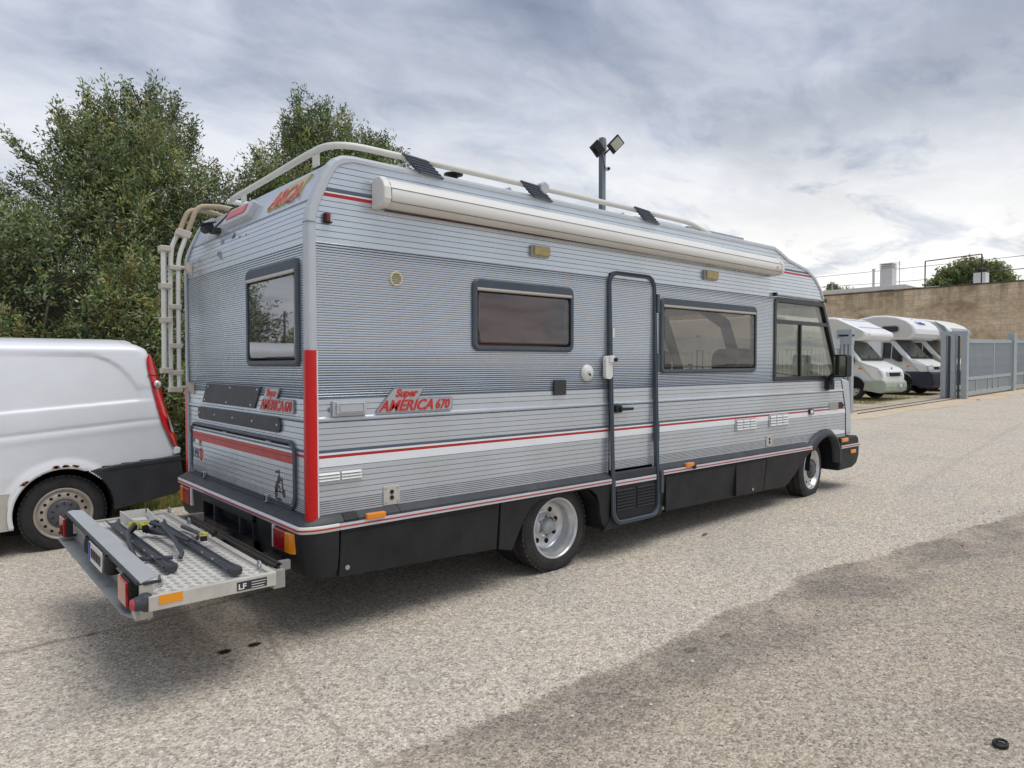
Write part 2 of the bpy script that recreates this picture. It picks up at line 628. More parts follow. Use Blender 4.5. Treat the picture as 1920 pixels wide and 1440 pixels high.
# ------------------------------------------------------------------ ground
def ground_material():
    m = bpy.data.materials.new('worn_gravel_asphalt')
    m.use_nodes = True
    t = m.node_tree
    b = t.nodes['Principled BSDF']
    b.inputs['Roughness'].default_value = 0.9
    b.inputs['Specular IOR Level'].default_value = 0.25
    geo = t.nodes.new('ShaderNodeNewGeometry')
    P = geo.outputs['Position']
    sep = t.nodes.new('ShaderNodeSeparateXYZ')
    lk(t, P, sep.inputs[0])
    X, Y = sep.outputs[0], sep.outputs[1]
    # pebbles of the aggregate
    vo = t.nodes.new('ShaderNodeTexVoronoi')
    vo.inputs['Scale'].default_value = 92
    lk(t, P, vo.inputs['Vector'])
    vc = t.nodes.new('ShaderNodeSeparateColor')
    lk(t, vo.outputs['Color'], vc.inputs[0])
    vo2 = t.nodes.new('ShaderNodeTexVoronoi')
    vo2.inputs['Scale'].default_value = 42
    lk(t, P, vo2.inputs['Vector'])
    vc2 = t.nodes.new('ShaderNodeSeparateColor')
    lk(t, vo2.outputs['Color'], vc2.inputs[0])
    fine = noise(t, P, 105, 3, 0.7)
    mid = noise(t, P, 26, 5, 0.7)
    big = noise(t, P, 0.9, 5, 0.55, 0.3)
    base = ramp(t, fine, [(0.33, (0.17, 0.15, 0.13)), (0.44, (0.44, 0.40, 0.345)), (0.54, (0.62, 0.575, 0.505)), (0.64, (0.95, 0.90, 0.82))])
    peb = ramp(t, vc.outputs[0], [(0.0, (0.12, 0.11, 0.10)), (0.18, (0.36, 0.33, 0.285)), (0.5, (0.58, 0.53, 0.455)), (0.85, (0.80, 0.74, 0.64)), (1.0, (0.95, 0.91, 0.84))])
    col = mixc(t, 0.55, base, peb)
    dark2 = ramp(t, vc2.outputs[1], [(0.0, 1.0), (0.07, 1.0), (0.10, 0.0)])
    col = mixc(t, math_node(t, 'MULTIPLY', dark2, 0.28), col, (0.20, 0.19, 0.18))
    mottl = ramp(t, mid, [(0.35, 0.82), (0.65, 1.12)])
    col = mixc(t, 1.0, col, mottl, 'MULTIPLY')
    # warm / grey large patches
    pw = ramp(t, big, [(0.35, (1.12, 1.05, 0.96)), (0.5, (1.10, 1.05, 0.98)), (0.66, (1.0, 0.975, 0.94))])
    col = mixc(t, 1.0, col, pw, 'MULTIPLY')
    # older strip nearer the camera (y < about -1.25) with darker blotches next to the seam
    wob = math_node(t, 'MULTIPLY', math_node(t, 'SUBTRACT', noise(t, P, 1.0, 4, 0.6), 0.5), 0.40)
    wob2 = math_node(t, 'MULTIPLY', math_node(t, 'SUBTRACT', noise(t, P, 30, 3, 0.6), 0.5), 0.12)
    yy = math_node(t, 'ADD', math_node(t, 'ADD', Y, wob), wob2)
    seam = math_node(t, 'ADD', yy, math_node(t, 'MULTIPLY', math_node(t, 'MAXIMUM', math_node(t, 'SUBTRACT', X, 3.0), 0), 0.14))
    old = ramp(t, math_node(t, 'MULTIPLY', math_node(t, 'ADD', seam, 1.22), -1.0), [(0.0, 0.0), (0.035, 1.0)])
    col = mixc(t, math_node(t, 'MULTIPLY', old, 0.72), col, mixc(t, 1.0, col, (0.74, 0.695, 0.655), 'MULTIPLY'))
    dist = math_node(t, 'ABSOLUTE', math_node(t, 'ADD', seam, 1.47))
    near = ramp(t, dist, [(0.16, 1.0), (0.42, 0.0)])
    blot = ramp(t, noise(t, P, 1.7, 5, 0.6, 0.2), [(0.39, 0.08), (0.58, 1.0)])
    bl = math_node(t, 'MULTIPLY', math_node(t, 'MULTIPLY', near, blot), old)
    col = mixc(t, math_node(t, 'MULTIPLY', bl, 0.68), col, mixc(t, 1.0, col, (0.48, 0.50, 0.54), 'MULTIPLY'))
    blot2 = ramp(t, noise(t, P, 0.8, 4, 0.6, 0.6), [(0.52, 0.0), (0.66, 1.0)])
    col = mixc(t, math_node(t, 'MULTIPLY', math_node(t, 'MULTIPLY', blot2, old), 0.4), col, mixc(t, 1.0, col, (0.55, 0.55, 0.57), 'MULTIPLY'))

    # brown dirt lines along cracks
    def seg_line(ax, ay, bx, by, w, strength, colr):
        nonlocal col
        L2 = (bx - ax) ** 2 + (by - ay) ** 2
        wx = math_node(t, 'ADD', X, math_node(t, 'MULTIPLY', math_node(t, 'SUBTRACT', noise(t, P, 3.0, 4, 0.6), 0.5), 0.14))
        wy = math_node(t, 'ADD', Y, math_node(t, 'MULTIPLY', math_node(t, 'SUBTRACT', noise(t, P, 3.3, 4, 0.6), 0.5), 0.14))
        rx = math_node(t, 'SUBTRACT', wx, ax)
        ry = math_node(t, 'SUBTRACT', wy, ay)
        dt = math_node(t, 'ADD', math_node(t, 'MULTIPLY', rx, (bx - ax) / L2), math_node(t, 'MULTIPLY', ry, (by - ay) / L2), True)
        qx = math_node(t, 'SUBTRACT', rx, math_node(t, 'MULTIPLY', dt, bx - ax))
        qy = math_node(t, 'SUBTRACT', ry, math_node(t, 'MULTIPLY', dt, by - ay))
        d = math_node(t, 'SQRT', math_node(t, 'ADD', math_node(t, 'MULTIPLY', qx, qx), math_node(t, 'MULTIPLY', qy, qy)))
        f = ramp(t, d, [(0.0, 1.0), (w * 0.4, 0.7), (w, 0.0)])
        f = math_node(t, 'MULTIPLY', f, ramp(t, noise(t, P, 14, 4, 0.7), [(0.35, 0.25), (0.6, 1.0)]))
        col = mixc(t, math_node(t, 'MULTIPLY', f, strength), col, colr)
    seg_line(-1.9, 1.15, -0.9, 1.03, 0.035, 0.75, (0.16, 0.105, 0.06))
    seg_line(-0.9, 1.03, 0.3, 1.08, 0.03, 0.7, (0.15, 0.10, 0.065))
    seg_line(-0.10, 0.55, -0.17, 0.05, 0.02, 0.45, (0.20, 0.16, 0.11))
    seg_line(-0.17, 0.05, -0.27, -0.45, 0.025, 0.5, (0.22, 0.18, 0.12))
    seg_line(-0.27, -0.45, -0.29, -1.2, 0.02, 0.5, (0.20, 0.17, 0.13))
    seg_line(3.0, -2.3, 9.0, -1.0, 0.05, 0.15, (0.3, 0.28, 0.25))
    seg_line(6.5, -0.6, 16.0, 0.5, 0.10, 0.25, (0.26, 0.25, 0.24))

    def spot(cx, cy, rx_, ry_, strength, colr):
        nonlocal col
        ux = math_node(t, 'DIVIDE', math_node(t, 'SUBTRACT', X, cx), rx_)
        uy = math_node(t, 'DIVIDE', math_node(t, 'SUBTRACT', Y, cy), ry_)
        d = math_node(t, 'ADD', math_node(t, 'MULTIPLY', ux, ux), math_node(t, 'MULTIPLY', uy, uy))
        d = math_node(t, 'ADD', d, math_node(t, 'MULTIPLY', math_node(t, 'SUBTRACT', noise(t, P, 45, 4, 0.7), 0.5), 2.2))
        f = ramp(t, d, [(0.5, 1.0), (1.1, 0.0)])
        col = mixc(t, math_node(t, 'MULTIPLY', f, strength), col, colr)
    spot(-0.38, 0.27, 0.042, 0.034, 1.0, (0.025, 0.018, 0.012))
    spot(-0.225, 0.255, 0.042, 0.032, 1.0, (0.03, 0.022, 0.014))
    spot(1.45, -1.40, 0.05, 0.035, 0.5, (0.08, 0.06, 0.045))
    spot(1.75, -1.42, 0.05, 0.03, 0.5, (0.08, 0.06, 0.045))
    spot(0.0, 0.75, 0.9, 0.55, 0.16, (0.16, 0.13, 0.10))
    lk(t, col, b.inputs['Base Color'])
    h = math_node(t, 'ADD', math_node(t, 'MULTIPLY', fine, 0.6), math_node(t, 'MULTIPLY', math_node(t, 'SUBTRACT', 1.0, vo.outputs['Distance']), 0.5))
    h = math_node(t, 'ADD', h, math_node(t, 'MULTIPLY', mid, 0.5))
    bn = t.nodes.new('ShaderNodeBump')
    bn.inputs['Strength'].default_value = 0.75
    bn.inputs['Distance'].default_value = 0.014
    lk(t, h, bn.inputs['Height'])
    lk(t, bn.outputs[0], b.inputs['Normal'])
    return m


def soil_material(name, c0, c1, c2, scale=1.0, bump=0.6):
    m = bpy.data.materials.new(name)
    m.use_nodes = True
    t = m.node_tree
    b = t.nodes['Principled BSDF']
    b.inputs['Roughness'].default_value = 0.95
    b.inputs['Specular IOR Level'].default_value = 0.2
    geo = t.nodes.new('ShaderNodeNewGeometry')
    P = geo.outputs['Position']
    n1 = noise(t, P, 0.7 * scale, 6, 0.6, 0.4)
    n2 = noise(t, P, 38 * scale, 5, 0.7)
    c = ramp(t, n1, [(0.3, c0), (0.5, c1), (0.7, c2)])
    c = mixc(t, 1.0, c, ramp(t, n2, [(0.3, 0.62), (0.7, 1.25)]), 'MULTIPLY')
    lk(t, c, b.inputs['Base Color'])
    bn = t.nodes.new('ShaderNodeBump')
    bn.inputs['Strength'].default_value = bump
    bn.inputs['Distance'].default_value = 0.02
    lk(t, n2, bn.inputs['Height'])
    lk(t, bn.outputs[0], b.inputs['Normal'])
    return m


def sheet(poly, dz, name, m, nsub=None):
    mb = MB()
    mb.poly([(x, y, G(x) + dz) for x, y in poly])
    return mb.build(name, m)


struct(sheet([(-60, -300), (60, -300), (60, 4.42), (-60, 4.42)], 0.0, 'road', ground_material()))
earth = soil_material('dry_earth', (0.40, 0.32, 0.22), (0.52, 0.43, 0.31), (0.60, 0.52, 0.40))
verge_m = soil_material('verge_earth', (0.09, 0.075, 0.04), (0.17, 0.14, 0.07), (0.13, 0.13, 0.05))
struct(sheet([(-60, 4.42), (8.0, 4.42), (8.0, 60), (-60, 60)], -0.012, 'verge', verge_m))
struct(sheet([(8.0, 4.42), (60, 4.42), (60, 60), (8.0, 60)], -0.008, 'yard', earth))
MBg = MB()
# far ground flattens out beyond the slope
for (xa, xb) in ((-900, -60), (60, 900)):
    za, zb = G(-60 if xa < 0 else 60), G(-60 if xa < 0 else 60)
    MBg.poly([(xa, -900, za - .0), (xb, -900, zb), (xb, 900, zb), (xa, 900, za)])
MBg.poly([(-60, 60, G(-60) - .02), (60, 60, G(60) - .02), (60, 900, G(60) - .02), (-60, 900, G(-60) - .02)])
MBg.poly([(-60, -900, G(-60) - .02), (60, -900, G(60) - .02), (60, -300, G(60) - .02), (-60, -300, G(-60) - .02)])
struct(MBg.build('ground', soil_material('far_earth', (0.20, 0.18, 0.12), (0.26, 0.22, 0.15), (0.3, 0.27, 0.19), 0.1)))
apron_m = soil_material('sandy_concrete', (0.62, 0.49, 0.33), (0.68, 0.57, 0.42), (0.60, 0.40, 0.23), 0.9, 0.3)
ap = [(7.5, 4.10), (7.5, 3.35)]
for i in range(40):
    x = 8 + i * 0.9
    ap.append((x, 3.05 + 0.16 * math.sin(i * 1.3) + 0.1 * math.sin(i * 3.1) + 0.25 * max(0, 1 - abs(x - 15) / 5)))
ap += [(46, 4.10)]
struct(sheet(ap, 0.004, 'pavement', apron_m))
apk = MB()
apk.poly([(x, y, G(x) + .006) for x, y in ((7.5, 4.1), (46, 4.1), (46, 4.5), (7.5, 4.5))])
struct(apk.build('threshold_strip', soil_material('pale_concrete', (0.45, 0.41, 0.34), (0.52, 0.48, 0.41), (0.40, 0.35, 0.27), 1.5, 0.2)))
# sliding gate track: two low steel rails in the pavement
tr = MB()
for yy in (3.86, 4.22):
    tr.prism([(16.0, yy - .012, G(16) + .006), (30, yy - .012, G(30) + .006), (30, yy + .012, G(30) + .006), (16, yy + .012, G(16) + .006)], (0, 0, .02))
struct(tr.build('gate_track', mat('rusty_track', (0.16, 0.12, 0.09), 0.7, 0.3, var=0.3)))
# smooth concrete slab just in front of the parked motorhome's far corner
sl = MB()
sl.poly([(x, y, G(x) + .005) for x, y in ((0.42, 2.35), (2.2, 2.35), (2.2, 3.24), (0.42, 3.24))])
struct(sl.build('concrete_patch', soil_material('grey_slab', (0.36, 0.36, 0.34), (0.42, 0.42, 0.39), (0.38, 0.37, 0.34), 1.0, 0.1)))

# ------------------------------------------------------------------ motorhome
RV = thing('motorhome', 'silver ribbed motorhome with red corner bar, roof rails and rolled cream awning', 'motorhome', (3.2, 1.1, 0.0))
W = 2.2


def xmin_at(z):
    pr = [(0.0, 0.0), (2.24, 0.0), (2.355, 0.035), (2.47, 0.085), (2.54, 0.128), (2.58, 0.17), (2.60, 0.215)]
    for (z0, x0), (z1, x1) in zip(pr, pr[1:]):
        if z <= z1:
            return x0 + (x1 - x0) * (z - z0) / (z1 - z0)
    return 0.215


FRONT = [(0.0, 6.46), (0.646, 6.463), (0.922, 6.456), (1.10, 6.405), (1.277, 6.338), (1.41, 6.285), (1.65, 6.165), (2.087, 5.93), (2.23, 5.85),
         (2.36, 5.70), (2.44, 5.52), (2.51, 5.12), (2.57, 4.92), (2.60, 4.85)]


def xmax_at(z):
    for (z0, x0), (z1, x1) in zip(FRONT, FRONT[1:]):
        if z <= z1:
            return x0 + (x1 - x0) * (z - z0) / (z1 - z0)
    return 4.85


# profile of the side wall: list of (z, depth, material of the strip above)
S_, B_, K_, W_, Rd = 0, 1, 2, 3, 4


def side_profile(stripes=True):
    pts = []

    def flat(z, m):
        pts.append((z, 0.0, m))

    def groove(z, w=0.0034, d=0.003):
        pts.append((z - w / 2, 0.0, K_))
        pts.append((z - w / 6, d, K_))
        pts.append((z + w / 6, d, K_))
        pts.append((z + w / 2, 0.0, S_))
    flat(0.60, S_)
    for z in (0.650, 0.662, 0.674, 0.686, 0.698, 0.710):
        groove(z, 0.0055)
    for z in (0.737, 0.769, 0.801, 0.833, 0.865):
        groove(z)
    groove(0.896, 0.003, 0.003)
    flat(0.8985, W_)
    flat(0.946, Rd)
    flat(0.9626, W_)
    flat(0.9745, B_)
    flat(0.992, S_)
    for z in (1.013, 1.0445, 1.077, 1.109):
        groove(z)
    groove(1.142, 0.006, 0.006)
    pts.append((1.150, -0.006, S_))
    pts.append((1.158, -0.009, S_))
    pts.append((1.166, -0.006, S_))
    pts.append((1.172, 0.0, S_))
    for z in (1.207, 1.239):
        groove(z)
    flat(1.268, B_)
    # finely ribbed and striped band
    n = 62
    z0, z1 = 1.2715, 2.119
    pit = (z1 - z0) / n
    for i in range(n):
        u = i / (n - 1)
        w = 0.20 + 0.50 * max(0, 1 - u / 0.36) ** 1.2 + 0.34 * max(0, (u - 0.93) / 0.07)
        w *= 1.0 + 0.10 * math.sin(i * 2.1)
        w = min(w, 0.78)
        z = z0 + i * pit
        pts.append((z, 0.0, B_))
        pts.append((z + pit * w * 0.5, 0.0028, B_))
        pts.append((z + pit * w, 0.0, S_))
        pts.append((z + pit * (w + (1 - w) * 0.5), -0.0012, S_))
    pts.append((z1, 0.0, S_))
    for z in (2.147, 2.182, 2.216, 2.249, 2.281, 2.313, 2.345):
        groove(z)
    flat(2.368, Rd)
    flat(2.388, W_)
    flat(2.396, B_)
    flat(2.418, S_)
    for z in (2.440, 2.473, 2.506, 2.539):
        groove(z)
    flat(2.60, S_)
    return pts


def wall_mesh(openings, yfun, name, label=None, mats=None, stripes=True, x0f=xmin_at, x1f=xmax_at):
    """openings: list of functions z -> (xa, xb) or None"""
    pr = side_profile(stripes)
    # subdivide long flats where an opening or the outline bends
    cuts = [0.73, 1.277, 1.30, 1.36, 1.41, 2.087, 2.11, 2.24, 2.355, 2.47, 2.58, 2.51, 1.10, 0.922, 0.62]
    out = []
    for a, b in zip(pr, pr[1:]):
        out.append(a)
        for c in sorted(cuts):
            if a[0] + 1e-4 < c < b[0] - 1e-4:
                out.append((c, a[1] + (b[1] - a[1]) * (c - a[0]) / (b[0] - a[0]), a[2]))
    out.append(pr[-1])
    mb = MB()
    for a, b in zip(out, out[1:]):
        za, zb = a[0], b[0]
        if zb - za < 1e-6:
            continue
        zm = (za + zb) / 2
        segs = []
        cur = [(x0f, None)]
        ops = []
        for op in openings:
            r = op(zm)
            if r is not None:
                ops.append((r, op))
        ops.sort(key=lambda q: q[0][0])
        left = lambda z: x0f(z)
        for r, op in ops:
            ra, rb = op(za) or r, op(zb) or r
            segs.append((left(za), left(zb), ra[0], rb[0]))
            left = (lambda z, ra=ra, rb=rb, za=za: ra[1] if z == za else rb[1])
        segs.append((left(za), left(zb), x1f(za), x1f(zb)))
        for xa, xb, xc, xd in segs:
            if xc - xa < 1e-4 and xd - xb < 1e-4:
                continue
            mb.add([(xa, yfun(a[1]), za), (xc, yfun(a[1]), za), (xd, yfun(b[1]), zb), (xb, yfun(b[1]), zb)], [(0, 1, 2, 3)], a[2])
    return mb


def rect_op(x0, z0, x1, z1):
    return lambda z: (x0, x1) if z0 <= z <= z1 else None


def cab_op(z):
    if 1.325 <= z <= 2.085:
        return (4.875, 5.862 + (2.085 - z) * (6.225 - 5.862) / (2.085 - 1.41) if z > 1.41 else 6.20)
    return None


def arch_op(z):
    if z < 0.735:
        h = math.sqrt(max(0, 0.40 ** 2 - (z - 0.335) ** 2))
        return (5.98 - h, 5.98 + h) if h > 0.001 else None
    return None


W1 = (1.085, 1.545, 2.001, 2.005)
W2 = (3.014, 1.383, 4.500, 2.001)
DOOR = (2.372, 2.172, 2.949)
wall_mats = [SILVER, BLUEG, GROOVE, WHITEP, REDP]
ops_r = [rect_op(W1[0] + .03, W1[1] + .03, W1[2] - .03, W1[3] - .03), rect_op(W2[0] + .03, W2[1] + .03, W2[2] - .03, W2[3] - .03), cab_op, arch_op,
         lambda z: (DOOR[0] + .02, DOOR[2] - .02) if z < DOOR[1] - .03 else None]
wall_mesh(ops_r, lambda d: d, 'side_wall').build('side_wall', wall_mats, RV, 'ribbed side wall with door, printed red and white stripes')
LW2 = (2.9, 1.40, 4.2, 2.0)
ops_l = [rect_op(LW2[0], LW2[1], LW2[2], LW2[3]), cab_op, arch_op]
wall_mesh(ops_l, lambda d: W - d, 'side_wall').build('side_wall', wall_mats, RV, 'side wall on the far side, facing the hedge')

# interior linings (visible through the windows)
lin = MB()
for y0, y1, ops in ((0.030, 0.034, ops_r), (W - 0.034, W - 0.030, ops_l)):
    zs = sorted({0.75, 1.30, 1.325, 1.383 + .03, 1.40, 1.545 + .03, 1.975, 1.971, 2.0, 2.085, 2.142, 2.30, 2.56, 1.41})
    for za, zb in zip(zs, zs[1:]):
        zm = (za + zb) / 2
        cuts = sorted([op(zm) for op in ops if op(zm)])
        x = 0.06 if zb < 2.31 else 0.32
        for c in cuts + [(min(xmax_at(za), xmax_at(zb)) - .08, None)]:
            if c[0] > x:
                lin.box(x, y0, za, c[0], y1, zb)
            x = c[1] if c[1] else x
lin.box(0.30, .06, 2.565, 4.8, W - .06, 2.57)
lin.box(0.1, .04, 0.74, 6.3, W - .04, 0.75)
lin.box(4.79, .04, 2.16, 5.80, W - .04, 2.17)     # shelf over the cab
lin.build('interior_lining', INTER, RV)


# rear wall: ribs, window opening
def rear_pts(z, d):
    """point on the rear skin at height z pushed inwards by d"""
    return xmin_at(z) + d


RW = (0.118, 1.448, 0.895, 2.045)     # y0,z0,y1,z1
mb = MB()
pr = side_profile()
out = []
cuts = [2.24, 2.355, 2.47, 2.54, 2.58]
# on the rear face there is no blue line and the upper facet is plain sheet
for a, b in zip(pr, pr[1:]):
    m = a[2]
    d = a[1]
    if a[0] > 2.35:
        m = S_
        d = 0
    if 0.89 < a[0] < 0.99:
        m = {W_: S_, Rd: Rd, B_: B_}.get(m, m)
    out.append((a[0], d, m))
    for c in cuts:
        if a[0] + 1e-4 < c < b[0] - 1e-4:
            out.append((c, d, m))
out.append((2.60, 0, S_))
for a, b in zip(out, out[1:]):
    za, zb = a[0], b[0]
    zm = (za + zb) / 2
    segs = [(0.0, W)]
    if RW[1] + .03 < zm < RW[3] - .03:
        segs = [(0.0, RW[0] + .03), (RW[2] - .03, W)]
    for ya, yb in segs:
        mb.add([(rear_pts(za, a[1]), yb, za), (rear_pts(za, a[1]), ya, za), (rear_pts(zb, b[1]), ya, zb), (rear_pts(zb, b[1]), yb, zb)], [(0, 1, 2, 3)], a[2])
mb.build('rear_wall', wall_mats, RV, 'ribbed rear wall with window and storage hatch')
b_ = MB()
b_.add([(0.034, 0.03, 2.348), (0.034, W - .03, 2.348), (0.032, W - .03, 2.356), (0.032, 0.03, 2.356)], [(0, 3, 2, 1)])
b_.build('rear_seam', GROOVE, RV)

# roof skin
rf = MB()
sec = []
for x in (0.205, 0.34, 4.85):
    z = 2.60
    k = 0 if x < .3 else 1
    sec.append([(x, 0.0, z - .006 * (1 - k)), (x, 0.12, z - .006 + .028 * k), (x, 0.6, z - .006 + .041 * k), (x, 1.6, z - .006 + .041 * k), (x, W - .12, z - .006 + .028 * k), (x, W, z - .006 * (1 - k))])
rf.loft(sec, 0, closed=False)
sec = []
for x, z in ((4.85, 2.60), (5.12, 2.51), (5.52, 2.44), (5.70, 2.36), (5.85, 2.23), (5.93, 2.087)):
    k = max(0, (2.6 - z) * 0.1)
    sec.append([(x, 0.0, z), (x + k, 0.12, z + .022 * (z > 2.4)), (x + 2.0 * k + .03 * (z < 2.5), 0.6, z + .035 * (z > 2.4)), (x + 2 * k + .03 * (z < 2.5), 1.6, z + .035 * (z > 2.4)), (x + k, W - .12, z + .022 * (z > 2.4)), (x, W, z)])
rf.loft(sec, 0, closed=False)
rf.build('roof', mat('roof_sheet', (0.62, 0.64, 0.66), 0.45, 0.1, var=0.06, dirt=(0.35, 0.35, 0.33), dirt_amt=0.3), RV)

# corner and roof edge mouldings
path = [(-0.004, 0.63), (-0.004, 2.235), (0.008, 2.29), (0.033, 2.36), (0.078, 2.46), (0.118, 2.535), (0.15, 2.572), (0.195, 2.596), (0.26, 2.604),
        (1.5, 2.604), (3.0, 2.604), (4.84, 2.604), (4.95, 2.575), (5.12, 2.515), (5.52, 2.445), (5.70, 2.368), (5.83, 2.26), (5.90, 2.14)]


def moulding(y_in, y_out, name):
    m_ = MB()
    loops = []
    for i, (x, z) in enumerate(path):
        a = Vector(path[max(0, i - 1)])
        b = Vector(path[min(len(path) - 1, i + 1)])
        t = (b - a).normalized()
        n = Vector((-t.y, t.x))          # outward (left of travel: -x when going up, +z when going forward)
        s = 1 if y_out < y_in else -1
        w_ = abs(y_in - y_out)
        k = 1.0 if x < 0.2 else 0.75
        prf = [(0.0, 0.050 * k), (0.010, 0.050 * k), (0.012, 0.020), (0.010, 0.004), (0.004, -0.006), (-0.008, -0.010), (-0.034 * k, -0.010), (-0.040 * k, -0.002), (-0.040 * k, 0.004)]
        lp = []
        for nd_, yo in prf:
            lp.append((x + n.x * nd_, y_out + s * yo, z + n.y * nd_))
        loops.append(lp)
    m_.loft(loops, 0, closed=True, cap=True, smooth=False)
    m_.build(name, SILVER2, RV, bevel=0.0)


moulding(0.05, 0.0, 'corner_moulding')
moulding(W - .05, W, 'corner_moulding')
jm = MB()
jm.box(-0.0165, -0.0125, 2.218, 0.03, 0.052, 2.2225)
jm.build('moulding_joint', GROOVE, RV)
# red lower corner bar with pale edges
rb = MB()
prf = [(0.052, -0.019), (0.030, -0.028), (0.0, -0.031), (-0.016, -0.024), (-0.021, -0.008), (-0.020, 0.012), (-0.012, 0.030)]
for z0, z1, g, mi in ((0.618, 1.535, 0.0, 0),):
    loops = [[(x, y, z) for y, x in prf] for z in (z0, z1)]
    rb.loft(loops, 0, closed=False, smooth=True)
    rb.poly([(x, y, z1) for y, x in prf] + [(0.03, 0.052, z1)][:0], 0)
rb.build('corner_bar', REDB, RV, 'bright red bar covering the lower rear corner')
eb = MB()
eb.box(-0.0135, 0.052, 0.625, -0.009, 0.059, 1.533)
eb.box(0.028, -0.0145, 0.625, 0.036, -0.009, 1.533)
eb.build('bar_edge', mat('pink_white_edge', (0.78, 0.70, 0.70), 0.5), RV)
# thin far corner bar
fb = MB()
fb.box(-0.016, W - .04, 0.62, 0.0, W + .012, 1.3)
fb.build('corner_bar', REDB, RV, 'thin red bar on the far rear corner')


# ---- windows
def plane_side(u, w, d):
    return (u, -d, w)


def plane_rear(u, w, d):
    return (-d, u, w)


def rv_window(rect, plane, gm, r=.05, name='window', rearward=False, top=0.062, flip=False, catches=2, blindbar=True):
    x0, z0, x1, z1 = rect
    f = MB()
    fw = 0.034
    out_ = rrect(x0, z0, x1, z1, r)
    mid_ = rrect(x0 + .012, z0 + .012, x1 - .012, z1 - .012, r * .8)
    inn = rrect(x0 + fw, z0 + fw, x1 - fw, z1 - top, r * .35)
    L = [[plane(u, w, -0.005) for u, w in out_], [plane(u, w, 0.012) for u, w in out_], [plane(u, w, 0.021) for u, w in mid_], [plane(u, w, 0.019) for u, w in inn], [plane(u, w, -0.035) for u, w in inn]]
    f.loft(L, 0, True, False, False)
    fo = f.build(name, FRAME, RV)
    # bright hinge rail under the top of the frame
    h = MB()
    a = plane(x0 + fw - .004, z1 - top - .004, 0.016)
    b = plane(x1 - fw + .004, z1 - top - .004, 0.016)
    h.tube([a, b], 0.012, 8)
    h.build('hinge_rail', mat('hinge_aluminium', (0.55, 0.53, 0.48), 0.35, 0.5), fo)
    g = MB()
    gi = rrect(x0 + fw + .008, z0 + fw + .010, x1 - fw - .008, z1 - top - .016, .03)
    gi2 = rrect(x0 + fw + .022, z0 + fw + .024, x1 - fw - .022, z1 - top - .028, .025)
    L = [[plane(u, w, 0.004) for u, w in gi], [plane(u, w, 0.010) for u, w in gi], [plane(u, w, 0.015) for u, w in gi2]]
    g.loft(L, 0, True, False, True)
    g.poly([plane(u, w, 0.015) for u, w in gi2])
    po = g.build('pane', gm, fo)
    e = MB()
    gi3 = rrect(x0 + fw + .016, z0 + fw + .018, x1 - fw - .016, z1 - top - .022, .028)
    e.ring(gi, gi3, plane, -.004, .003)
    e.build('pane_edge', mat('pane_edge', (0.10, 0.085, 0.08), 0.3, var=.1), fo)
    c = MB()
    for k in range(catches):
        u = x0 + (x1 - x0) * (0.3 + 0.4 * k / max(1, catches - 1)) if catches > 1 else (x0 + x1) / 2
        p = Vector(plane(u, z0 + fw + .035, -0.012))
        p0 = Vector(plane(0, 0, 0))
        c.obox(p, Vector(plane(.022, 0, 0)) - p0, Vector(plane(0, .008, 0)) - p0, Vector(plane(0, 0, .008)) - p0)
    for u in (x0 + fw + .03, x1 - fw - .03):
        p = Vector(plane(u, z0 + fw + .06, -0.010))
        p0 = Vector(plane(0, 0, 0))
        c.obox(p, Vector(plane(.010, 0, 0)) - p0, Vector(plane(0, .035, 0)) - p0, Vector(plane(0, 0, .010)) - p0)
    c.build('catch', BLACK, fo)
    st = MB()
    for u in (x0 + fw + .03, x1 - fw - .03):
        st.tube([plane(u, z0 + fw + .10, -0.012), plane(u + .006, z0 + (z1 - z0) * .74, -0.012)], 0.006, 6)
    st.build('stay', mat('stay_tan', (0.55, 0.42, 0.30), .4), fo)
    return fo


rv_window(W1, plane_side, G_BROWN, catches=1)
rv_window(W2, plane_side, G_SMOKE)
rv_window(RW, plane_rear, G_REAR, r=.045, top=.066, catches=0)
rv_window((LW2[0] - .03, LW2[1] - .03, LW2[2] + .03, LW2[3] + .03), lambda u, w, d: (u, W + d, w), G_SMOKE)

# dirty white cushion and tree-side blind behind the rear window; brown blind behind the tinted window
q = MB()
q.loft([[(0.10, .16, z) for z in (1.49, 1.56)], [(0.13, .35, z) for z in (1.49, 1.585)], [(0.10, .6, z) for z in (1.49, 1.575)], [(0.10, .84, z) for z in (1.49, 1.55)]], 0, False)
q.build('cushion', mat('pale_cushion', (0.32, 0.32, 0.33), .9, var=.1), RV)
q = MB()
q.box(0.9, .55, 1.0, 2.2, .58, 2.3)
q.build('partition', mat('wood_veneer', (0.22, 0.13, 0.085), .6, var=.2, stretch=(1, 1, .2)), RV)

q = MB()
q.box(1.05, .16, 1.5, 2.04, .17, 2.05)
q.build('blind', mat('brown_blind', (0.50, 0.29, 0.24), .8, var=.25, vscale=3), RV)

# seats and steering wheel in the cab, seen through the glass
for sx, sy in ((5.05, 0.55), (5.05, 1.65), (3.55, 0.62), (3.55, 1.35)):
    s = MB()
    s.loft([rrl for rrl in [[(sx - .02 + u * .06, sy + a, 1.0 + b) for a, b in rrect(-.24, 0, .24, .62, .12)] for u in (-1, 1)]], 0, True, True)
    s.box(sx, sy - .25, .95, sx + .5, sy + .25, 1.08)
    s.build('seat', SEAT, RV, bevel=.02)
s = MB()
s.tube([(5.72 + .06 * math.cos(a) * 1, 1.62 + .21 * math.cos(a + 1.57), 1.22 + .17 * math.sin(a + 1.57)) for a in [i * math.pi / 12 for i in range(24)]], .016, 8, closed=True)
s.cyl((5.72, 1.62, 1.22), (6.0, 1.62, 1.12), .03)
s.box(5.7, 1.61, 1.21, 5.74, 1.63, 1.38)
s.build('steering_wheel', BLACK, RV)
s = MB()
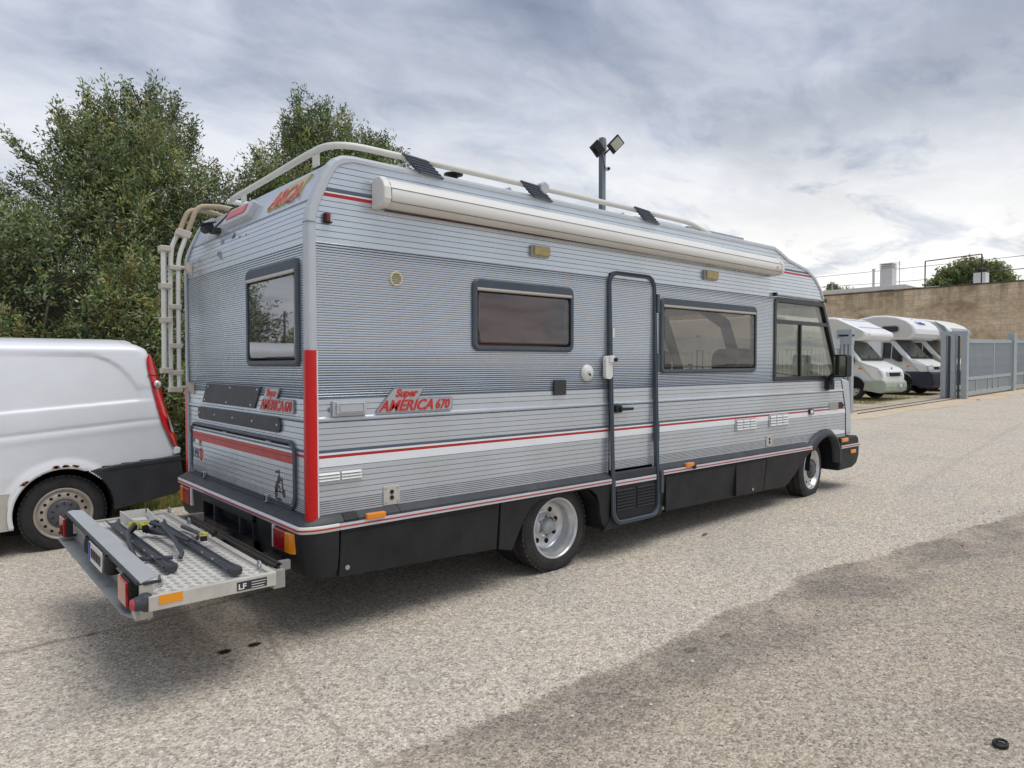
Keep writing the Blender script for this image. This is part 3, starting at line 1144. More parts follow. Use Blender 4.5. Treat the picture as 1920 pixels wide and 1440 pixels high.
s.prxz([(5.85, .9), (6.42, .9), (6.42, 1.24), (6.05, 1.30), (5.9, 1.26)], .06, W - .06)
s.build('dashboard', DASH, RV, bevel=.02)
s = MB()
s.tube([(4.55, .25, 1.0), (4.50, .25, 1.6), (4.45, .3, 1.85), (4.3, .6, 2.1), (4.2, 1.1, 2.18)], .055, 6)
s.build('interior_trim', mat('brown_trim', (0.12, 0.095, 0.085), .8), RV)
s = MB()
s.box(4.6, .06, 2.02, 4.74, .5, 2.5)
s.box(2.7, .9, 1.0, 2.9, 1.6, 2.4)
s.build('cupboard', INTER, RV)

# ---- cab side window
cw = MB()
outc = [(4.838, 1.290), (6.139, 1.292), (6.245, 1.375), (6.262, 1.40), (5.895, 2.105), (5.86, 2.122), (4.90, 2.122), (4.855, 2.10), (4.838, 2.05)]
innc = [(4.880, 1.330), (6.12, 1.332), (6.19, 1.385), (6.20, 1.41), (5.865, 2.062), (5.85, 2.072), (4.92, 2.072), (4.892, 2.06), (4.880, 2.03)]
cw.ring(outc, innc, plane_side, -0.03, 0.012)
cfo = cw.build('cab_window', mat('black_seal', (0.02, 0.022, 0.028), .4), RV, bevel=.004)
g = MB()
g.prxz(innc, 0.012, 0.016)
g.build('pane', G_CLEAR, cfo)
g = MB()
g.box(4.878, -.010, 1.862, 6.00, .02, 1.90)
g.box(5.372, -.009, 1.33, 5.396, .021, 1.862)
g.build('glazing_bar', mat('black_seal', (0.02, 0.022, 0.028), .4), cfo)
g = MB()
g.tube([(4.83, -.02, 2.142), (5.88, -.02, 2.138)], .010, 8)
g.box(4.815, -.035, 2.125, 4.845, 0, 2.160, 1)
g.box(5.865, -.035, 2.120, 5.89, 0, 2.155, 1)
g.build('rain_gutter', [STEEL, BLACK], RV)
# far cab window
g = MB()
g.prxz(innc, W - .016, W - .012)
g.build('pane', G_CLEAR, RV)
# windscreen and nose
wp = [(5.93, 2.087), (6.06, 1.86), (6.165, 1.65), (6.285, 1.41), (6.338, 1.277)]
g = MB()
secs = []
for i, (x, z) in enumerate(wp):
    secs.append([(x + .10 * (1 - ((y - W / 2) / (W / 2)) ** 2) + .012, y, z) for y in (.10, .3, .6, 1.1, 1.6, 1.9, W - .10)])
g.loft(secs, 0, False, False, True)
g.build('windscreen', G_CLEAR, RV)
g = MB()
for y0, y1 in ((0.0, .11), (W - .11, W)):
    secs = [[(x + .004, y0, z), (x + .03, y0 + .01, z), (x + .045, y1, z), (x, y1, z - .02)] for x, z in wp]
    g.loft(secs, 0, True, True)
g.build('pillar', SILVER2, RV)
g = MB()
g.prxz([(5.84, 2.23), (5.93, 2.09), (5.99, 2.07), (5.92, 2.22)], .02, W - .02)
g.build('brow', SILVER, RV)
# front grey apron
g = MB()
nose = [(6.338, 1.277), (6.456, .922), (6.463, .646), (6.645, .646), (6.648, .80), (6.623, .915), (6.60, 1.12), (6.571, 1.262), (6.44, 1.285)]
g.prxz([(x + .002, z) for x, z in nose], 0.012, W - .012)
g.build('front_panel', SILVER2, RV, bevel=.018, seg=3)
g = MB()
g.prxz([(6.338, 1.279), (6.350, 1.275), (6.466, .922), (6.473, .646), (6.460, .646), (6.454, .922)], -.004, .014)
g.build('panel_seam', BLACK, RV)
g = MB()
g.box(6.625, .25, .70, 6.67, .62, .88)
g.box(6.625, W - .62, .70, 6.67, W - .25, .88)
g.build('headlight', CLEARL, RV, bevel=.01)
g = MB()
g.box(6.60, .04, .905, 6.632, W - .04, .918)
g.build('panel_line', WHITEP, RV)

# wiper
g = MB()
g.tube([(6.43, .55, 1.31), (6.36, .9, 1.36), (6.35, 1.25, 1.40)], .008, 6)
g.build('wiper', BLACK, RV)

# mirror
mi = MB()
mi.loft([[(5.81 + dx, -.205 + yy, 1.23 + zz) for yy, zz in rrect(-.080, .085, .070, .325, .030)] for dx in (0.02, 0.045, .10, .13)], 0, True, True, False)
mo = mi.build('mirror', BLACK, RV, 'black door mirror on a bracket', bevel=.012, seg=2)
mi = MB()
mi.poly([(5.8265, -.205 + yy, 1.23 + zz) for yy, zz in reversed(rrect(-.066, .098, .056, .311, .022))])
mi.build('mirror_glass', mat('mirror_glass', (0.55, 0.60, 0.5), .04, 1.0), mo)
mi = MB()
mi.tube([(5.99, -.03, 1.235), (5.975, -.05, 1.31), (5.95, -.10, 1.345), (5.91, -.17, 1.38)], [.034, .034, .026, .022], 8)
mi.box(5.93, -.055, 1.175, 6.06, -.001, 1.275)
mi.build('mirror_arm', BLACK, RV, bevel=.006)

# ---- door
d = MB()
# door skin from the same ribbed profile
dm = wall_mesh([], lambda q_: q_ - .006, 'door', x0f=lambda z: DOOR[0] + .028 + max(0, z - 2.08) * 1.0 * (z > 2.08) * 0.7, x1f=lambda z: DOOR[2] - .030 - max(0, z - 2.08) * .7)
keep = MB()
for f_, m_, s_ in zip(dm.f, dm.m, dm.s):
    vs_ = [dm.v[i] for i in f_]
    if max(v[2] for v in vs_) < 2.15 and min(v[2] for v in vs_) > .625:
        keep.add(vs_, [list(range(len(vs_)))], m_)
dr = keep.build('door', wall_mats, RV, 'narrow entrance door with rounded grey frame and louvred lower panel')
fr = MB()
o_ = rrect(DOOR[0], .233, DOOR[2], 2.168, .105, 8)
i_ = rrect(DOOR[0] + .030, .263, DOOR[2] - .030, 2.138, .078, 8)
m1 = rrect(DOOR[0] + .010, .243, DOOR[2] - .010, 2.158, .096, 8)
m2 = rrect(DOOR[0] + .014, .247, DOOR[2] - .014, 2.154, .092, 8)
m3 = rrect(DOOR[0] + .019, .252, DOOR[2] - .019, 2.149, .088, 8)


def yb(z):      # frame stands further out over the skirt
    return .060 if z < .56 else (.060 - (z - .56) / .08 * .046 if z < .64 else .014)


L = []
for lp, dd in ((o_, -.012), (o_, .004), (m1, .010), (m2, .004), (m3, .010), (i_, .006), (i_, -.03)):
    L.append([(x, -(yb(z) + dd), z) for x, z in lp])
fr.loft(L, 0, True)
fro = fr.build('door_frame', FRAME, dr)
hn = MB()
for z in (1.945, 1.468, .905):
    hn.box(DOOR[2] - .012, -.042, z - .075, DOOR[2] + .020, -.016, z + .075)
hn.box(DOOR[2] - .012, -.088, .42, DOOR[2] + .018, -.066, .60)
hn.build('hinge', FRAME, dr, bevel=.004)
# rod on the hinge side
hd = MB()
hd.box(2.445, -.034, 1.085, 2.515, -.006, 1.140)
hd.box(2.50, -.046, 1.100, 2.64, -.030, 1.122)
hd.cyl((2.495, -.040, 1.112), (2.495, -.05, 1.112), .016)
hd.build('door_handle', BLACK, dr, bevel=.004)
st_ = MB()
st_.box(2.428, -.010, 1.66, 2.452, -.0075, 1.735)
st_.build('sticker', WHITEG, dr)
# lower dark door panel with louvres
lp = MB()
lp.prxz(rrect(DOOR[0] + .032, .266, DOOR[2] - .032, .625, .075, 6)[:7] + [(DOOR[2] - .032, .53), (DOOR[2] - .032, .60), (DOOR[0] + .032, .60), (DOOR[0] + .032, .53)] + rrect(DOOR[0] + .032, .266, DOOR[2] - .032, .625, .075, 6)[-7:], -.048, -.02)
lpo = lp.build('kick_panel', BLACKP, dr)
lp = MB()
lp.prxz([(DOOR[0] + .032, .572), (DOOR[2] - .032, .572), (DOOR[2] - .032, .632), (DOOR[0] + .032, .632)], -.050, -.01)
lp.build('kick_rail', DGREY, dr, bevel=.008)
for k in range(2):
    for j in range(7):
        v_ = MB()
        xa = 2.425 + k * .245
        z = .335 + j * .0245
        v_.prism([(xa, -.048, z), (xa, -.060, z + .004), (xa, -.062, z + .011), (xa, -.048, z + .016)], (.215, 0, 0))
        v_.build('louvre', DGREY, dr)
lp = MB()
lp.box(DOOR[0] + .040, -.057, .530, DOOR[2] - .040, -.052, .570, 0)
lp.box(DOOR[0] + .040, -.0595, .546, DOOR[2] - .040, -.0575, .553, 1)
lp.build('trim_strip', [TRIMW, REDP], dr)

# ---- skirt and bumpers (black lower body)
def skirt_sec(x0, x1, name='skirt', z_lo=None):
    pass


# sloping dark band above the trim, in three lengths, then the curved rear corner
for xa, xb in ((.16, .52), (.523, 1.62), (1.623, 2.365), (2.955, 4.30), (4.303, 5.50)):
    s = MB()
    s.prism([(xa, .0, .637), (xa, -.010, .637), (xa, -.050, .606), (xa, -.053, .592), (xa, .0, .592)], (xb - xa, 0, 0))
    s.build('sill_band', DGREY, RV)


def trim_piece(x0, x1, m=TRIMW):
    s = MB()
    s.prism([(x0, -.045, .592), (x0, -.056, .590), (x0, -.056, .556), (x0, -.045, .552)], (x1 - x0, 0, 0), 0)
    s.box(x0, -.0585, .569, x1, -.0562, .5765, 1)
    return s.build('trim_strip', [m, REDP], RV)


trim_piece(.135, 2.368)
trim_piece(2.975, 5.56)

# panels below
def panel(pts, y0=-.048, y1=-.01, m=BLACKP, name='skirt_panel', lean=0.0):
    s = MB()
    s.prxz(pts, y0, y1)
    if lean:
        s.v = [(x, y + max(0, .55 - z) * lean, z) for x, y, z in s.v]
    return s.build(name, m, RV, bevel=.004)


panel([(.145, .285), (1.272, .245), (1.272, .550), (.145, .550)], lean=.10)
hl = MB()
hl.box(.16, -.0495, .532, .62, -.044, .540)
hl.box(.62, -.0495, .526, 1.25, -.044, .531)
hl.build('locker_seam', VOID, RV)
panel([(1.284, .243), (1.40, .215), (1.455, .33), (1.50, .42), (1.56, .492), (1.64, .53), (2.10, .545), (2.16, .53), (2.215, .49), (2.245, .43), (2.262, .34), (2.285, .27), (2.33, .205), (2.366, .21), (2.366, .550), (1.284, .550)], lean=.06)
# bottom edge of the step well, behind the door frame
panel([(2.30, .200), (2.75, .215), (3.0, .235), (3.02, .30), (2.9, .32), (2.40, .32)], y0=-.040, y1=.0)
panel([(2.985, .24), (4.640, .222), (4.640, .545), (2.985, .545)], lean=.10)
panel([(4.650, .222), (5.03, .212), (5.10, .222), (5.25, .32), (5.42, .46), (5.58, .548), (4.650, .548)], lean=.10)
hl = MB()
hl.box(3.02, -.0495, .528, 4.60, -.044, .537)
hl.build('locker_seam', VOID, RV)
for x, z in ((.19, .335), (3.03, .275), (4.42, .265)):
    s = MB()
    s.cyl((x, -.03 + .0, z), (x, -.034, z), .014, n=12)
    s.build('lock', STEEL, RV)
for px in (3.045, 4.10):
    s = MB()
    s.prxz([(px, .24), (px + .006, .24), (px + .006, .545), (px, .545)], -.0485, -.02)
    s.build('panel_seam', VOID, RV)
# curved rear corner in dark grey, cream trim, black bumper
def corner_loft(levels, m, name, mats, xs=.16, fwd=.0):
    """levels: (z, offset) ; outline from x=xs along the side, round the corner, across the rear to the far side"""
    loops = []
    for z, o in levels:
        r = .065
        lp = [(xs, -o, z), (r - .0, -o, z)]
        for i in range(1, 7):
            a = R(90 * i / 6)
            lp.append((r - o * 1.4 - (r) * math.sin(a) + o * 1.4 * (1 - math.sin(a)) * 1.0, -o + r * (1 - math.cos(a)) * 1.0, z))
        lp.append((-o * 1.4, .3, z))
        lp.append((-o * 1.4, W - .3, z))
        for i in range(0, 7):
            a = R(90 * i / 6)
            lp.append((r - o * 1.4 - r * math.cos(a) + o * 1.4 * (1 - math.cos(a)), W + o - r * (1 - math.sin(a)), z))
        lp.append((xs, W + o, z))
        loops.append(lp)
    s = MB()
    s.loft(loops, m, closed=False, smooth=True)
    return s


corner_loft([(.640, .004), (.636, .012), (.604, .050), (.594, .054)], 0, '', None).build('rear_sill', DGREY, RV)
corner_loft([(.594, .050), (.592, .058), (.556, .058), (.552, .050)], 0, '', None, xs=.133).build('rear_trim', [TRIMW], RV, 'white trim strip with red line round the rear')
corner_loft([(.5775, .0585), (.5775, .0605), (.5685, .0605), (.5685, .0585)], 0, '', None, xs=.133).build('red_line', [REDP], RV)
ct = MB()
ct_l = []
for z, o in ((.5930, .0515), (.5925, .0592), (.5785, .0592)):
    ct_l.append((z, o))
for lv in (((.593, .052), (.5915, .0592), (.5778, .0592)), ((.5682, .0592), (.5565, .0592), (.555, .052))):
    loops = []
    for z, o in lv:
        r = .065
        lp = [(.130, -o, z), (r, -o, z)]
        for i in range(1, 6):
            a = R(90 * i / 6)
            lp.append((r - o * 1.4 - r * math.sin(a) + o * 1.4 * (1 - math.sin(a)), -o + r * (1 - math.cos(a)), z))
        loops.append(lp)
    ct.loft(loops, 0, closed=False, smooth=True)
ct.build('corner_trim', CREAMT, RV, 'yellowed cream trim piece on the rear corner')
# black bumper body with openings: outer corners full height, centre recess
for side in (0, 1):
    loops = []
    for z, o in ((.555, .052), (.50, .050), (.42, .046), (.34, .030), (.29, .0), (.275, -.05)):
        r = .065
        lp = [(.132, -o, z), (r, -o, z)]
        for i in range(1, 7):
            a = R(90 * i / 6)
            lp.append((r - o * 1.4 - r * math.sin(a) + o * 1.4 * (1 - math.sin(a)), -o + r * (1 - math.cos(a)), z))
        lp.append((-o * 1.4 + .0, .34, z))
        lp.append((-o * 1.4 + .0, .62, z))
        if side:
            lp = [(x, W - y, zz) for x, y, zz in lp]
        loops.append(lp)
    s = MB()
    s.loft(loops, 0, closed=False, smooth=True)
    s.build('rear_bumper', BLACKP, RV)
s = MB()
s.box(-.094, .62, .515, -.03, W - .62, .555)          # bar above recess
s.prism([(-.085, .62, .40), (-.070, .62, .31), (.0, .62, .285), (.0, .62, .40)], (0, W - 1.24, 0))
s.box(.02, .62, .38, .05, W - .62, .53)
s.box(-.088, .62, .31, .02, .64, .53)
s.box(-.088, W - .64, .31, .02, W - .62, .53)
s.build('bumper_centre', BLACKP, RV)
s = MB()
for y in (.86, 1.34):
    s.box(-.085, y - .012, .405, -.05, y + .012, .515)
s.build('plate_bracket', DGREY, RV)
# rear lamps
for side in (0, 1):
    f_ = (lambda y: y) if not side else (lambda y: W - y)
    pass
    s = MB()
    s.box(-.084, min(f_(.315), f_(.350)), .425, -.060, max(f_(.315), f_(.350)), .553)
    base = s.build('tail_lamp', TRIMW, RV, bevel=.004)
    s = MB()
    s.box(-.092, min(f_(.155), f_(.313)), .430, -.060, max(f_(.155), f_(.313)), .546)
    s.build('red_lens', REDL, base, bevel=.006)
    s = MB()
    
    pts = [(-.0925, f_(.153)), (-.0905, f_(.095)), (-.080, f_(.068)), (-.055, f_(.055)), (-.055, f_(.153))]
    if side:
        pts = pts[::-1]
    s.prxy(pts, .432, .545)
    s.build('amber_lens', AMBER, base, bevel=.006)

# front arch flare
s = MB()
fl = []
for i in range(15):
    a = R(150 - i * (150 + 10) / 14)
    fl.append((math.cos(a), math.sin(a)))
cx, cz = 5.965, .40
for k in range(len(fl) - 1):
    pass
loops = []
for cxx, czz in fl:
    ro, ri = .345, .262
    xo, zo = cx + ro * (1.48 if cxx < 0 else .96) * cxx, cz + ro * czz
    xi, zi = cx + ri * (1.60 if cxx < 0 else .92) * cxx, cz + (ri + .012) * czz
    loops.append([(xo, .0, zo), (xo, -.012, zo), ((xo + xi) / 2, -.052, (zo + zi) / 2), (xi, -.060, zi), (xi, .03, zi)])
s.loft(loops, 0, closed=False, smooth=True)
s.build('arch_flare', DGREY, RV)
# wheel housing
s = MB()
s.box(5.55, .03, .30, 6.25, .60, .76)
s.v = [(x, y, z) for x, y, z in s.v]
s2 = MB()
lo = []
for i in range(13):
    a = R(190 - i * 200 / 12)
    lo.append([(cx - .03 + .33 * math.cos(a), y, cz - .03 + .31 * math.sin(a)) for y in (-.005, .62)])
s2.loft(lo, 0, False)
s2.box(5.6, .62, .2, 6.3, .66, .75)
s2.build('wheel_housing', VOID, RV)
s2 = MB()
lo = []
for x, z in ((1.40, .215), (1.48, .43), (1.60, .53), (2.12, .545), (2.24, .44), (2.31, .21)):
    lo.append([(x, y, z) for y in (-.03, .66)])
s2.loft(lo, 0, False)
s2.box(1.4, .66, .2, 2.35, .70, .56)
s2.build('wheel_housing', VOID, RV)
# front bumper
s = MB()
bp = [(6.225, .56), (6.235, .63), (6.66, .63), (6.705, .60), (6.722, .50), (6.715, .40), (6.66, .31), (6.55, .27), (6.27, .262), (6.20, .262), (6.215, .30), (6.232, .40)]
s.prxz(bp, -.050, W + .05)
s.build('front_bumper', BLACKP, RV, bevel=.02, seg=3)
s = MB()
s.prxz([(6.25, .540), (6.719, .540), (6.722, .506), (6.25, .506)], -.0535, W + .053)
s.build('trim_strip', TRIMW, RV)
s = MB()
s.prxz([(6.25, .527), (6.7225, .527), (6.7225, .519), (6.25, .519)], -.056, W + .056)
s.build('red_line', REDP, RV)
for x0, z0, x1, z1 in ((6.24, .578, 6.40, .622), (6.47, .435, 6.60, .477)):
    s = MB()
    s.box(x0, -.068, z0, x1, -.049, z1)
    s.build('marker_lamp', AMBER, RV, bevel=.008)
for x0, x1 in ((.292, .414), (3.30, 3.41)):
    s = MB()
    s.box(x0, -.075, .590, x1, -.040, .624)
    s.build('marker_lamp', AMBER, RV, bevel=.008)
s = MB()
s.cyl((3.42, -.050, .583), (3.42, -.075, .583), .018)
s.build('cap', BLACK, RV)
# cover plate at rear corner of dark band
s = MB()
s.prism([(.165, -.0135, .640), (.165, -.056, .606), (.165, -.056, .600), (.165, -.0, .600)], (.088, 0, 0))
s.build('access_cover', BLACKP, RV)

# chassis under the body
s = MB()
s.box(2.45, .08, .30, 5.35, W - .08, .56)
s.box(.12, .10, .31, 1.35, W - .10, .54)
s.box(.25, .62, .36, 6.3, W - .62, .62)
s.box(.1, .35, .28, 6.2, .5, .40)
s.box(.1, W - .5, .28, 6.2, W - .35, .40)
s.build('chassis', VOID, RV)
s = MB()
s.cyl((1.9, .15, .28), (1.9, W - .15, .28), .06, n=10)
s.cyl((5.83, .15, .27), (5.83, W - .15, .27), .05, n=10)
s.ball((1.9, 1.1, .28), .15)
s.build('axle', VOID, RV)
s = MB()
s.tube([(.6, .28, .30), (.64, .26, .23), (.66, .23, .215)], .012, 6)
s.tube([(1.05, .2, .28), (1.06, .14, .235), (1.20, .10, .240)], .013, 6)
s.build('hose', mat('orange_hose', (0.62, 0.17, 0.08), .5), RV)


# ---- wheels
def tyre_mb(mb, o, ax, rt, rb_, w_, m=0, n=56):
    """o: centre of outer face, ax: outward axis"""
    prof = [(-.02, rb_ - .006), (0.0, rb_), (.006, rb_ + .012), (.010, rb_ + .04), (.008, rt - .06), (0.0, rt - .03), (-.010, rt - .012), (-.028, rt - .002), (-.05, rt),
            (-w_ / 2 - .014, rt + .001), (-w_ / 2 - .012, rt - .008), (-w_ / 2 - .002, rt - .008), (-w_ / 2, rt + .001), (-w_ + .05, rt), (-w_ + .02, rt - .008), (-w_, rt - .04), (-w_, rb_)]
    mb.lathe(o, ax, prof, n, m)
    a = Vector(ax)
    u = Vector((0, 0, 1))
    w = a.cross(u)
    # shoulder blocks
    for k in range(48):
        t0 = 2 * math.pi * k / 48
        d = u * math.cos(t0) + w * math.sin(t0)
        tn = -u * math.sin(t0) + w * math.cos(t0)
        mb.obox(Vector(o) + a * (-.020) + d * (rt - .004), tn * (rt * 2 * math.pi / 48 * .36), a * .014, d * .006, m)


def rear_wheel(side):
    y0 = .055 if side == 0 else W - .055
    ax = Vector((0, -1, 0)) if side == 0 else Vector((0, 1, 0))
    o = Vector((1.885, y0, .276))
    rt = .318
    t = MB()
    tyre_mb(t, o, ax, rt, .212, .19)
    tyre_mb(t, o - ax * .215, ax, rt, .212, .19)
    wo = t.build('wheel', TYRE, RV, 'rear wheel with deep dished silver rim')
    r_ = MB()
    prof = [(.004, .222), (.010, .218), (.008, .210), (-.012, .204), (-.030, .196), (-.045, .186), (-.080, .182), (-.105, .176), (-.120, .160), (-.128, .140), (-.130, .100), (-.124, .088), (-.100, .080), (-.100, .0)]
    r_.lathe(o, ax, prof, 56, 0)
    w = ax.cross(Vector((0, 0, 1)))
    for k in range(8):
        t0 = 2 * math.pi * (k + .3) / 8
        d = Vector((0, 0, 1)) * math.cos(t0) + w * math.sin(t0)
        c0 = o - ax * .1275 + d * .125
        r_.lathe(c0, ax, [(0, .019), (.002, .019), (.003, .0)], 14, 1)
    r_.build('rim', [RIMS, VOID], wo)
    if side == 0:
        tl_ = MB()
        for k, chh in enumerate('VANCO'):
            t0 = R(232 - k * 8)
            d = Vector((math.sin(t0), 0, math.cos(t0)))
            # letters stand on the rim side, read round the tyre
            text_mb(tl_, chh, .036, o + d * .282 + Vector((0, -.0095, 0)), (-math.cos(t0), 0, math.sin(t0)), -d, .0015, 0, 0, 1.0, .0005)
        tl_.build('raised_lettering', mat('tyre_lettering', (.045, .045, .048), .5), wo, kind='stuff')
    h = MB()
    h.lathe(o, ax, [(-.10, .062), (-.085, .060), (-.060, .045), (-.052, .030), (-.050, .0)], 24, 0)
    for k in range(6):
        t0 = 2 * math.pi * k / 6
        d = Vector((0, 0, 1)) * math.cos(t0) + w * math.sin(t0)
        h.cyl(o - ax * .10 + d * .072, o - ax * .078 + d * .072, .0105, .009, 6, 0)
    h.build('hub', mat('cast_hub', (0.42, 0.43, 0.44), .5, .4, var=.2, vscale=20), wo)
    return wo


rear_wheel(0)
rear_wheel(1)


def front_wheel(side):
    y0 = .045 if side == 0 else W - .045
    ax = Vector((.10, -1, 0)).normalized() if side == 0 else Vector((-.10, 1, 0)).normalized()
    o = Vector((5.74, y0, .322))
    t = MB()
    tyre_mb(t, o, ax, .318, .212, .19)
    wo = t.build('wheel', TYRE, RV, 'front wheel with dark centre cap')
    r_ = MB()
    r_.lathe(o, ax, [(.004, .222), (.010, .218), (.006, .208), (-.02, .198), (-.045, .186), (-.050, .172), (-.030, .150), (-.012, .120), (-.006, .10), (-.006, 0)], 48, 0)
    w = ax.cross(Vector((0, 0, 1)))
    for k in range(8):
        t0 = 2 * math.pi * (k + .5) / 8
        d = Vector((0, 0, 1)) * math.cos(t0) + w * math.sin(t0)
        r_.lathe(o - ax * .0285 + d * .150, ax, [(0, .017), (.002, .017), (.003, .0)], 12, 1)
    r_.build('rim', [RIMS, VOID], wo)
    h = MB()
    h.lathe(o, ax, [(-.012, .108), (.010, .104), (.022, .085), (.030, .05), (.032, 0)], 32, 0)
    for k in range(6):
        t0 = 2 * math.pi * k / 6
        d = Vector((0, 0, 1)) * math.cos(t0) + w * math.sin(t0)
        h.cyl(o + ax * .008 + d * .078, o + ax * .026 + d * .078, .013, .010, 8, 1)
    h.build('centre_cap', [mat('dark_cap', (.07, .075, .085), .4, .2), BLACK], wo)


front_wheel(0)
front_wheel(1)

# ---- awning
aw = MB()
x0, x1 = .425, 4.72


def aw_sec(x, k=0.0):
    zt = 2.503 - (x - .425) * 0.006
    return [(x, -.004, zt - .015), (x, -.05, zt + .004), (x, -.085, zt - .002), (x, -.118, zt - .028), (x, -.136, zt - .062)], \
           [(x, -.136, zt - .0625), (x, -.140, zt - .066), (x, -.140, zt - .128), (x, -.132, zt - .138)], \
           [(x, -.132, zt - .1385), (x, -.112, zt - .156), (x, -.06, zt - .160), (x, -.004, zt - .150)]


for k in range(3):
    aw.loft([aw_sec(x0)[k], aw_sec(x1)[k]], 0, closed=False, smooth=True)
awo = aw.build('awning', CREAM, RV, 'long rolled cream awning cassette along the roof edge')
g = MB()
for dz, yy in ((-.0635, -.1385), (-.1385, -.1345)):
    g.prism([(x0, yy - .003, 2.503 + dz - .0012), (x0, yy + .004, 2.503 + dz - .0012), (x0, yy + .004, 2.503 + dz + .0012), (x0, yy - .003, 2.503 + dz + .0012)], (x1 - x0, 0, -.006 * (x1 - x0)))
g.build('awning_seam', mat('awning_seam', (.16, .15, .13), .8), awo)
for xe, s_ in ((x0, -1), (x1, 1)):
    e = MB()
    zt = 2.503 - (xe - .425) * .006
    prof = [(0, zt - .013), (-.05, zt + .010), (-.09, zt + .004), (-.125, zt - .026), (-.145, zt - .062), (-.148, zt - .125), (-.138, zt - .150), (-.112, zt - .166), (0, zt - .166)]
    a = xe + (0.004 if s_ > 0 else -.052)
    e.pryz(prof, a, a + .048)
    e.build('awning_end_cap', CREAM, awo, bevel=.010, seg=3)
e = MB()
e.box(4.60, -.1415, 2.353, 4.70, -.1402, 2.358, 0)
text_mb(e, 'F45', .035, (4.62, -.1402, 2.365), (1, 0, 0), (0, 0, 1), .001, .2, 0)
e.build('awning_logo', mat('orange_print', (.75, .30, .08), .5), awo)
# thin dark red-brown strip along the wall under the awning
g = MB()
g.box(.46, -.008, 2.338, 4.7, .0, 2.346)
g.build('awning_backing', mat('backing_strip', (.12, .05, .045), .6), awo)

# ---- roof rails
rl = MB()


def arc3(a, b, c, n=6):
    """smooth corner: quadratic bezier"""
    a, b, c = Vector(a), Vector(b), Vector(c)
    return [a * (1 - t) ** 2 + b * 2 * t * (1 - t) + c * t * t for t in [i / n for i in range(n + 1)]]


zr = 2.675
rail = arc3((.16, 1.55, 2.655), (.16, 1.72, 2.655), (.24, 1.72, 2.655))[::-1]
rail = [Vector((.55, 1.72, 2.66))] + rail + [Vector((.16, 1.0, 2.665)), Vector((.15, .4, zr))] + arc3((.15, .20, zr), (.15, .02, zr), (.34, .02, zr + .003)) + [Vector((1.5, .02, zr + .003)), Vector((2.6, .02, zr))] + \
    arc3((3.36, .02, 2.668), (3.46, .02, 2.666), (3.53, .02, 2.652), 4) + [Vector((3.76, .02, 2.604))]
rl.tube(rail, .0195, 12)
rl.tube([(.16, 1.72, 2.655), (.5, 1.72, 2.655), (.9, 1.72, 2.655)], .0195, 10)
rro = rl.build('roof_rail', TUBE, RV)
rp = MB()
for y in (.245, 1.385):
    rp.box(.15, y - .035, 2.590, .165, y + .035, 2.665)
rp.build('rail_foot', TUBE, rro, bevel=.003)
rp = MB()
for x, zt in ((1.45, 2.66), (2.62, 2.655)):
    rp.tube([(x, .05, zt - .03), (x - .05, .45, 2.645), (x - .05, 1.9, 2.645)], .017, 8)
    rp.tube([(x + .12, .05, zt - .05), (x + .05, .35, 2.630)], .013, 8)
rp.tube([(.60, .05, 2.63), (.60, 1.9, 2.64)], .017, 8)
rp.build('cross_bar', TUBE, rro)
for xa, xb in ((.577, .86), (1.50, 1.776), (2.69, 2.987)):
    b_ = MB()
    # ribbed grey bracket, slanting down to the roof edge
    L1, L2 = [], []
    N = 24
    for i in range(N + 1):
        t = i / N
        x = xa + (xb - xa) * t * .40
        z = 2.690 - .098 * t
        rr = .006 * (1 if (i // 2) % 2 else 0)
        L1.append((x, -.012 - rr - .02 * t, z))
        L2.append((x + .165, -.012 - rr - .02 * t, z + .0 - .01))
    b_.loft([L1, L2, [(x, y + .03, z) for x, y, z in L2], [(x, y + .03, z) for x, y, z in L1], L1], 0, closed=False)
    b_.build('rail_bracket', mat('bracket_grey', (.085, .105, .13), .45, var=.1), rro)
b_ = MB()
b_.prism([(1.70 + .045 * math.cos(R(60 * k + 30)), -.035, 2.668 + .045 * math.sin(R(60 * k + 30))) for k in range(6)], (0, .07, 0))
b_.build('rail_joint', GREYV, rro, bevel=.008)
# mushroom vent
b_ = MB()
b_.lathe((1.02, .10, 2.60), (0, 0, 1), [(0, .03), (.05, .028), (.058, .045), (.062, .062), (.070, .060), (.078, 0)], 20)
b_.build('roof_vent', BLACK, RV)
# roof hatch and solar panel
b_ = MB()
b_.box(2.98, .22, 2.62, 3.65, .85, 2.70)
b_.build('roof_hatch', GREYV, RV, bevel=.02)
b_ = MB()
b_.box(3.55, .10, 2.625, 4.45, .75, 2.665)
b_.build('solar_panel', mat('panel_frame', (.35, .38, .42), .4, .3), RV, bevel=.004)
b_ = MB()
b_.box(.42, 1.0, 2.63, .75, 1.4, 2.66)
b_.build('roof_hatch', GREYV, RV, bevel=.02)

# ---- ladder at the far rear corner
ld = MB()
Y = 2.05
p1 = [Vector((-.10, Y, 1.27)), Vector((-.098, Y, 2.0))] + arc3((-.096, Y, 2.16), (-.095, Y, 2.25), (-.075, Y, 2.31), 4) + [Vector((-.035, Y, 2.43))]
ld.tube(p1, .0165, 10)
p2 = [Vector((-.152, Y + .02, 1.28)), Vector((-.146, Y + .02, 2.1))] + arc3((-.140, Y + .02, 2.25), (-.138, Y + .02, 2.33), (-.115, Y + .02, 2.38), 4) + [Vector((-.075, Y + .02, 2.46))]
ld.tube(p2, .0165, 10)
ld.tube([(-.203, Y, 1.41), (-.198, Y, 2.335)], .0165, 10)
ld.tube([(-.172, Y + .08, 1.41), (-.168, Y + .08, 2.33)], .014, 10)
lo_ = ld.build('ladder', TUBE, RV, 'folded white tube ladder with beige upper loops')
lb = MB()
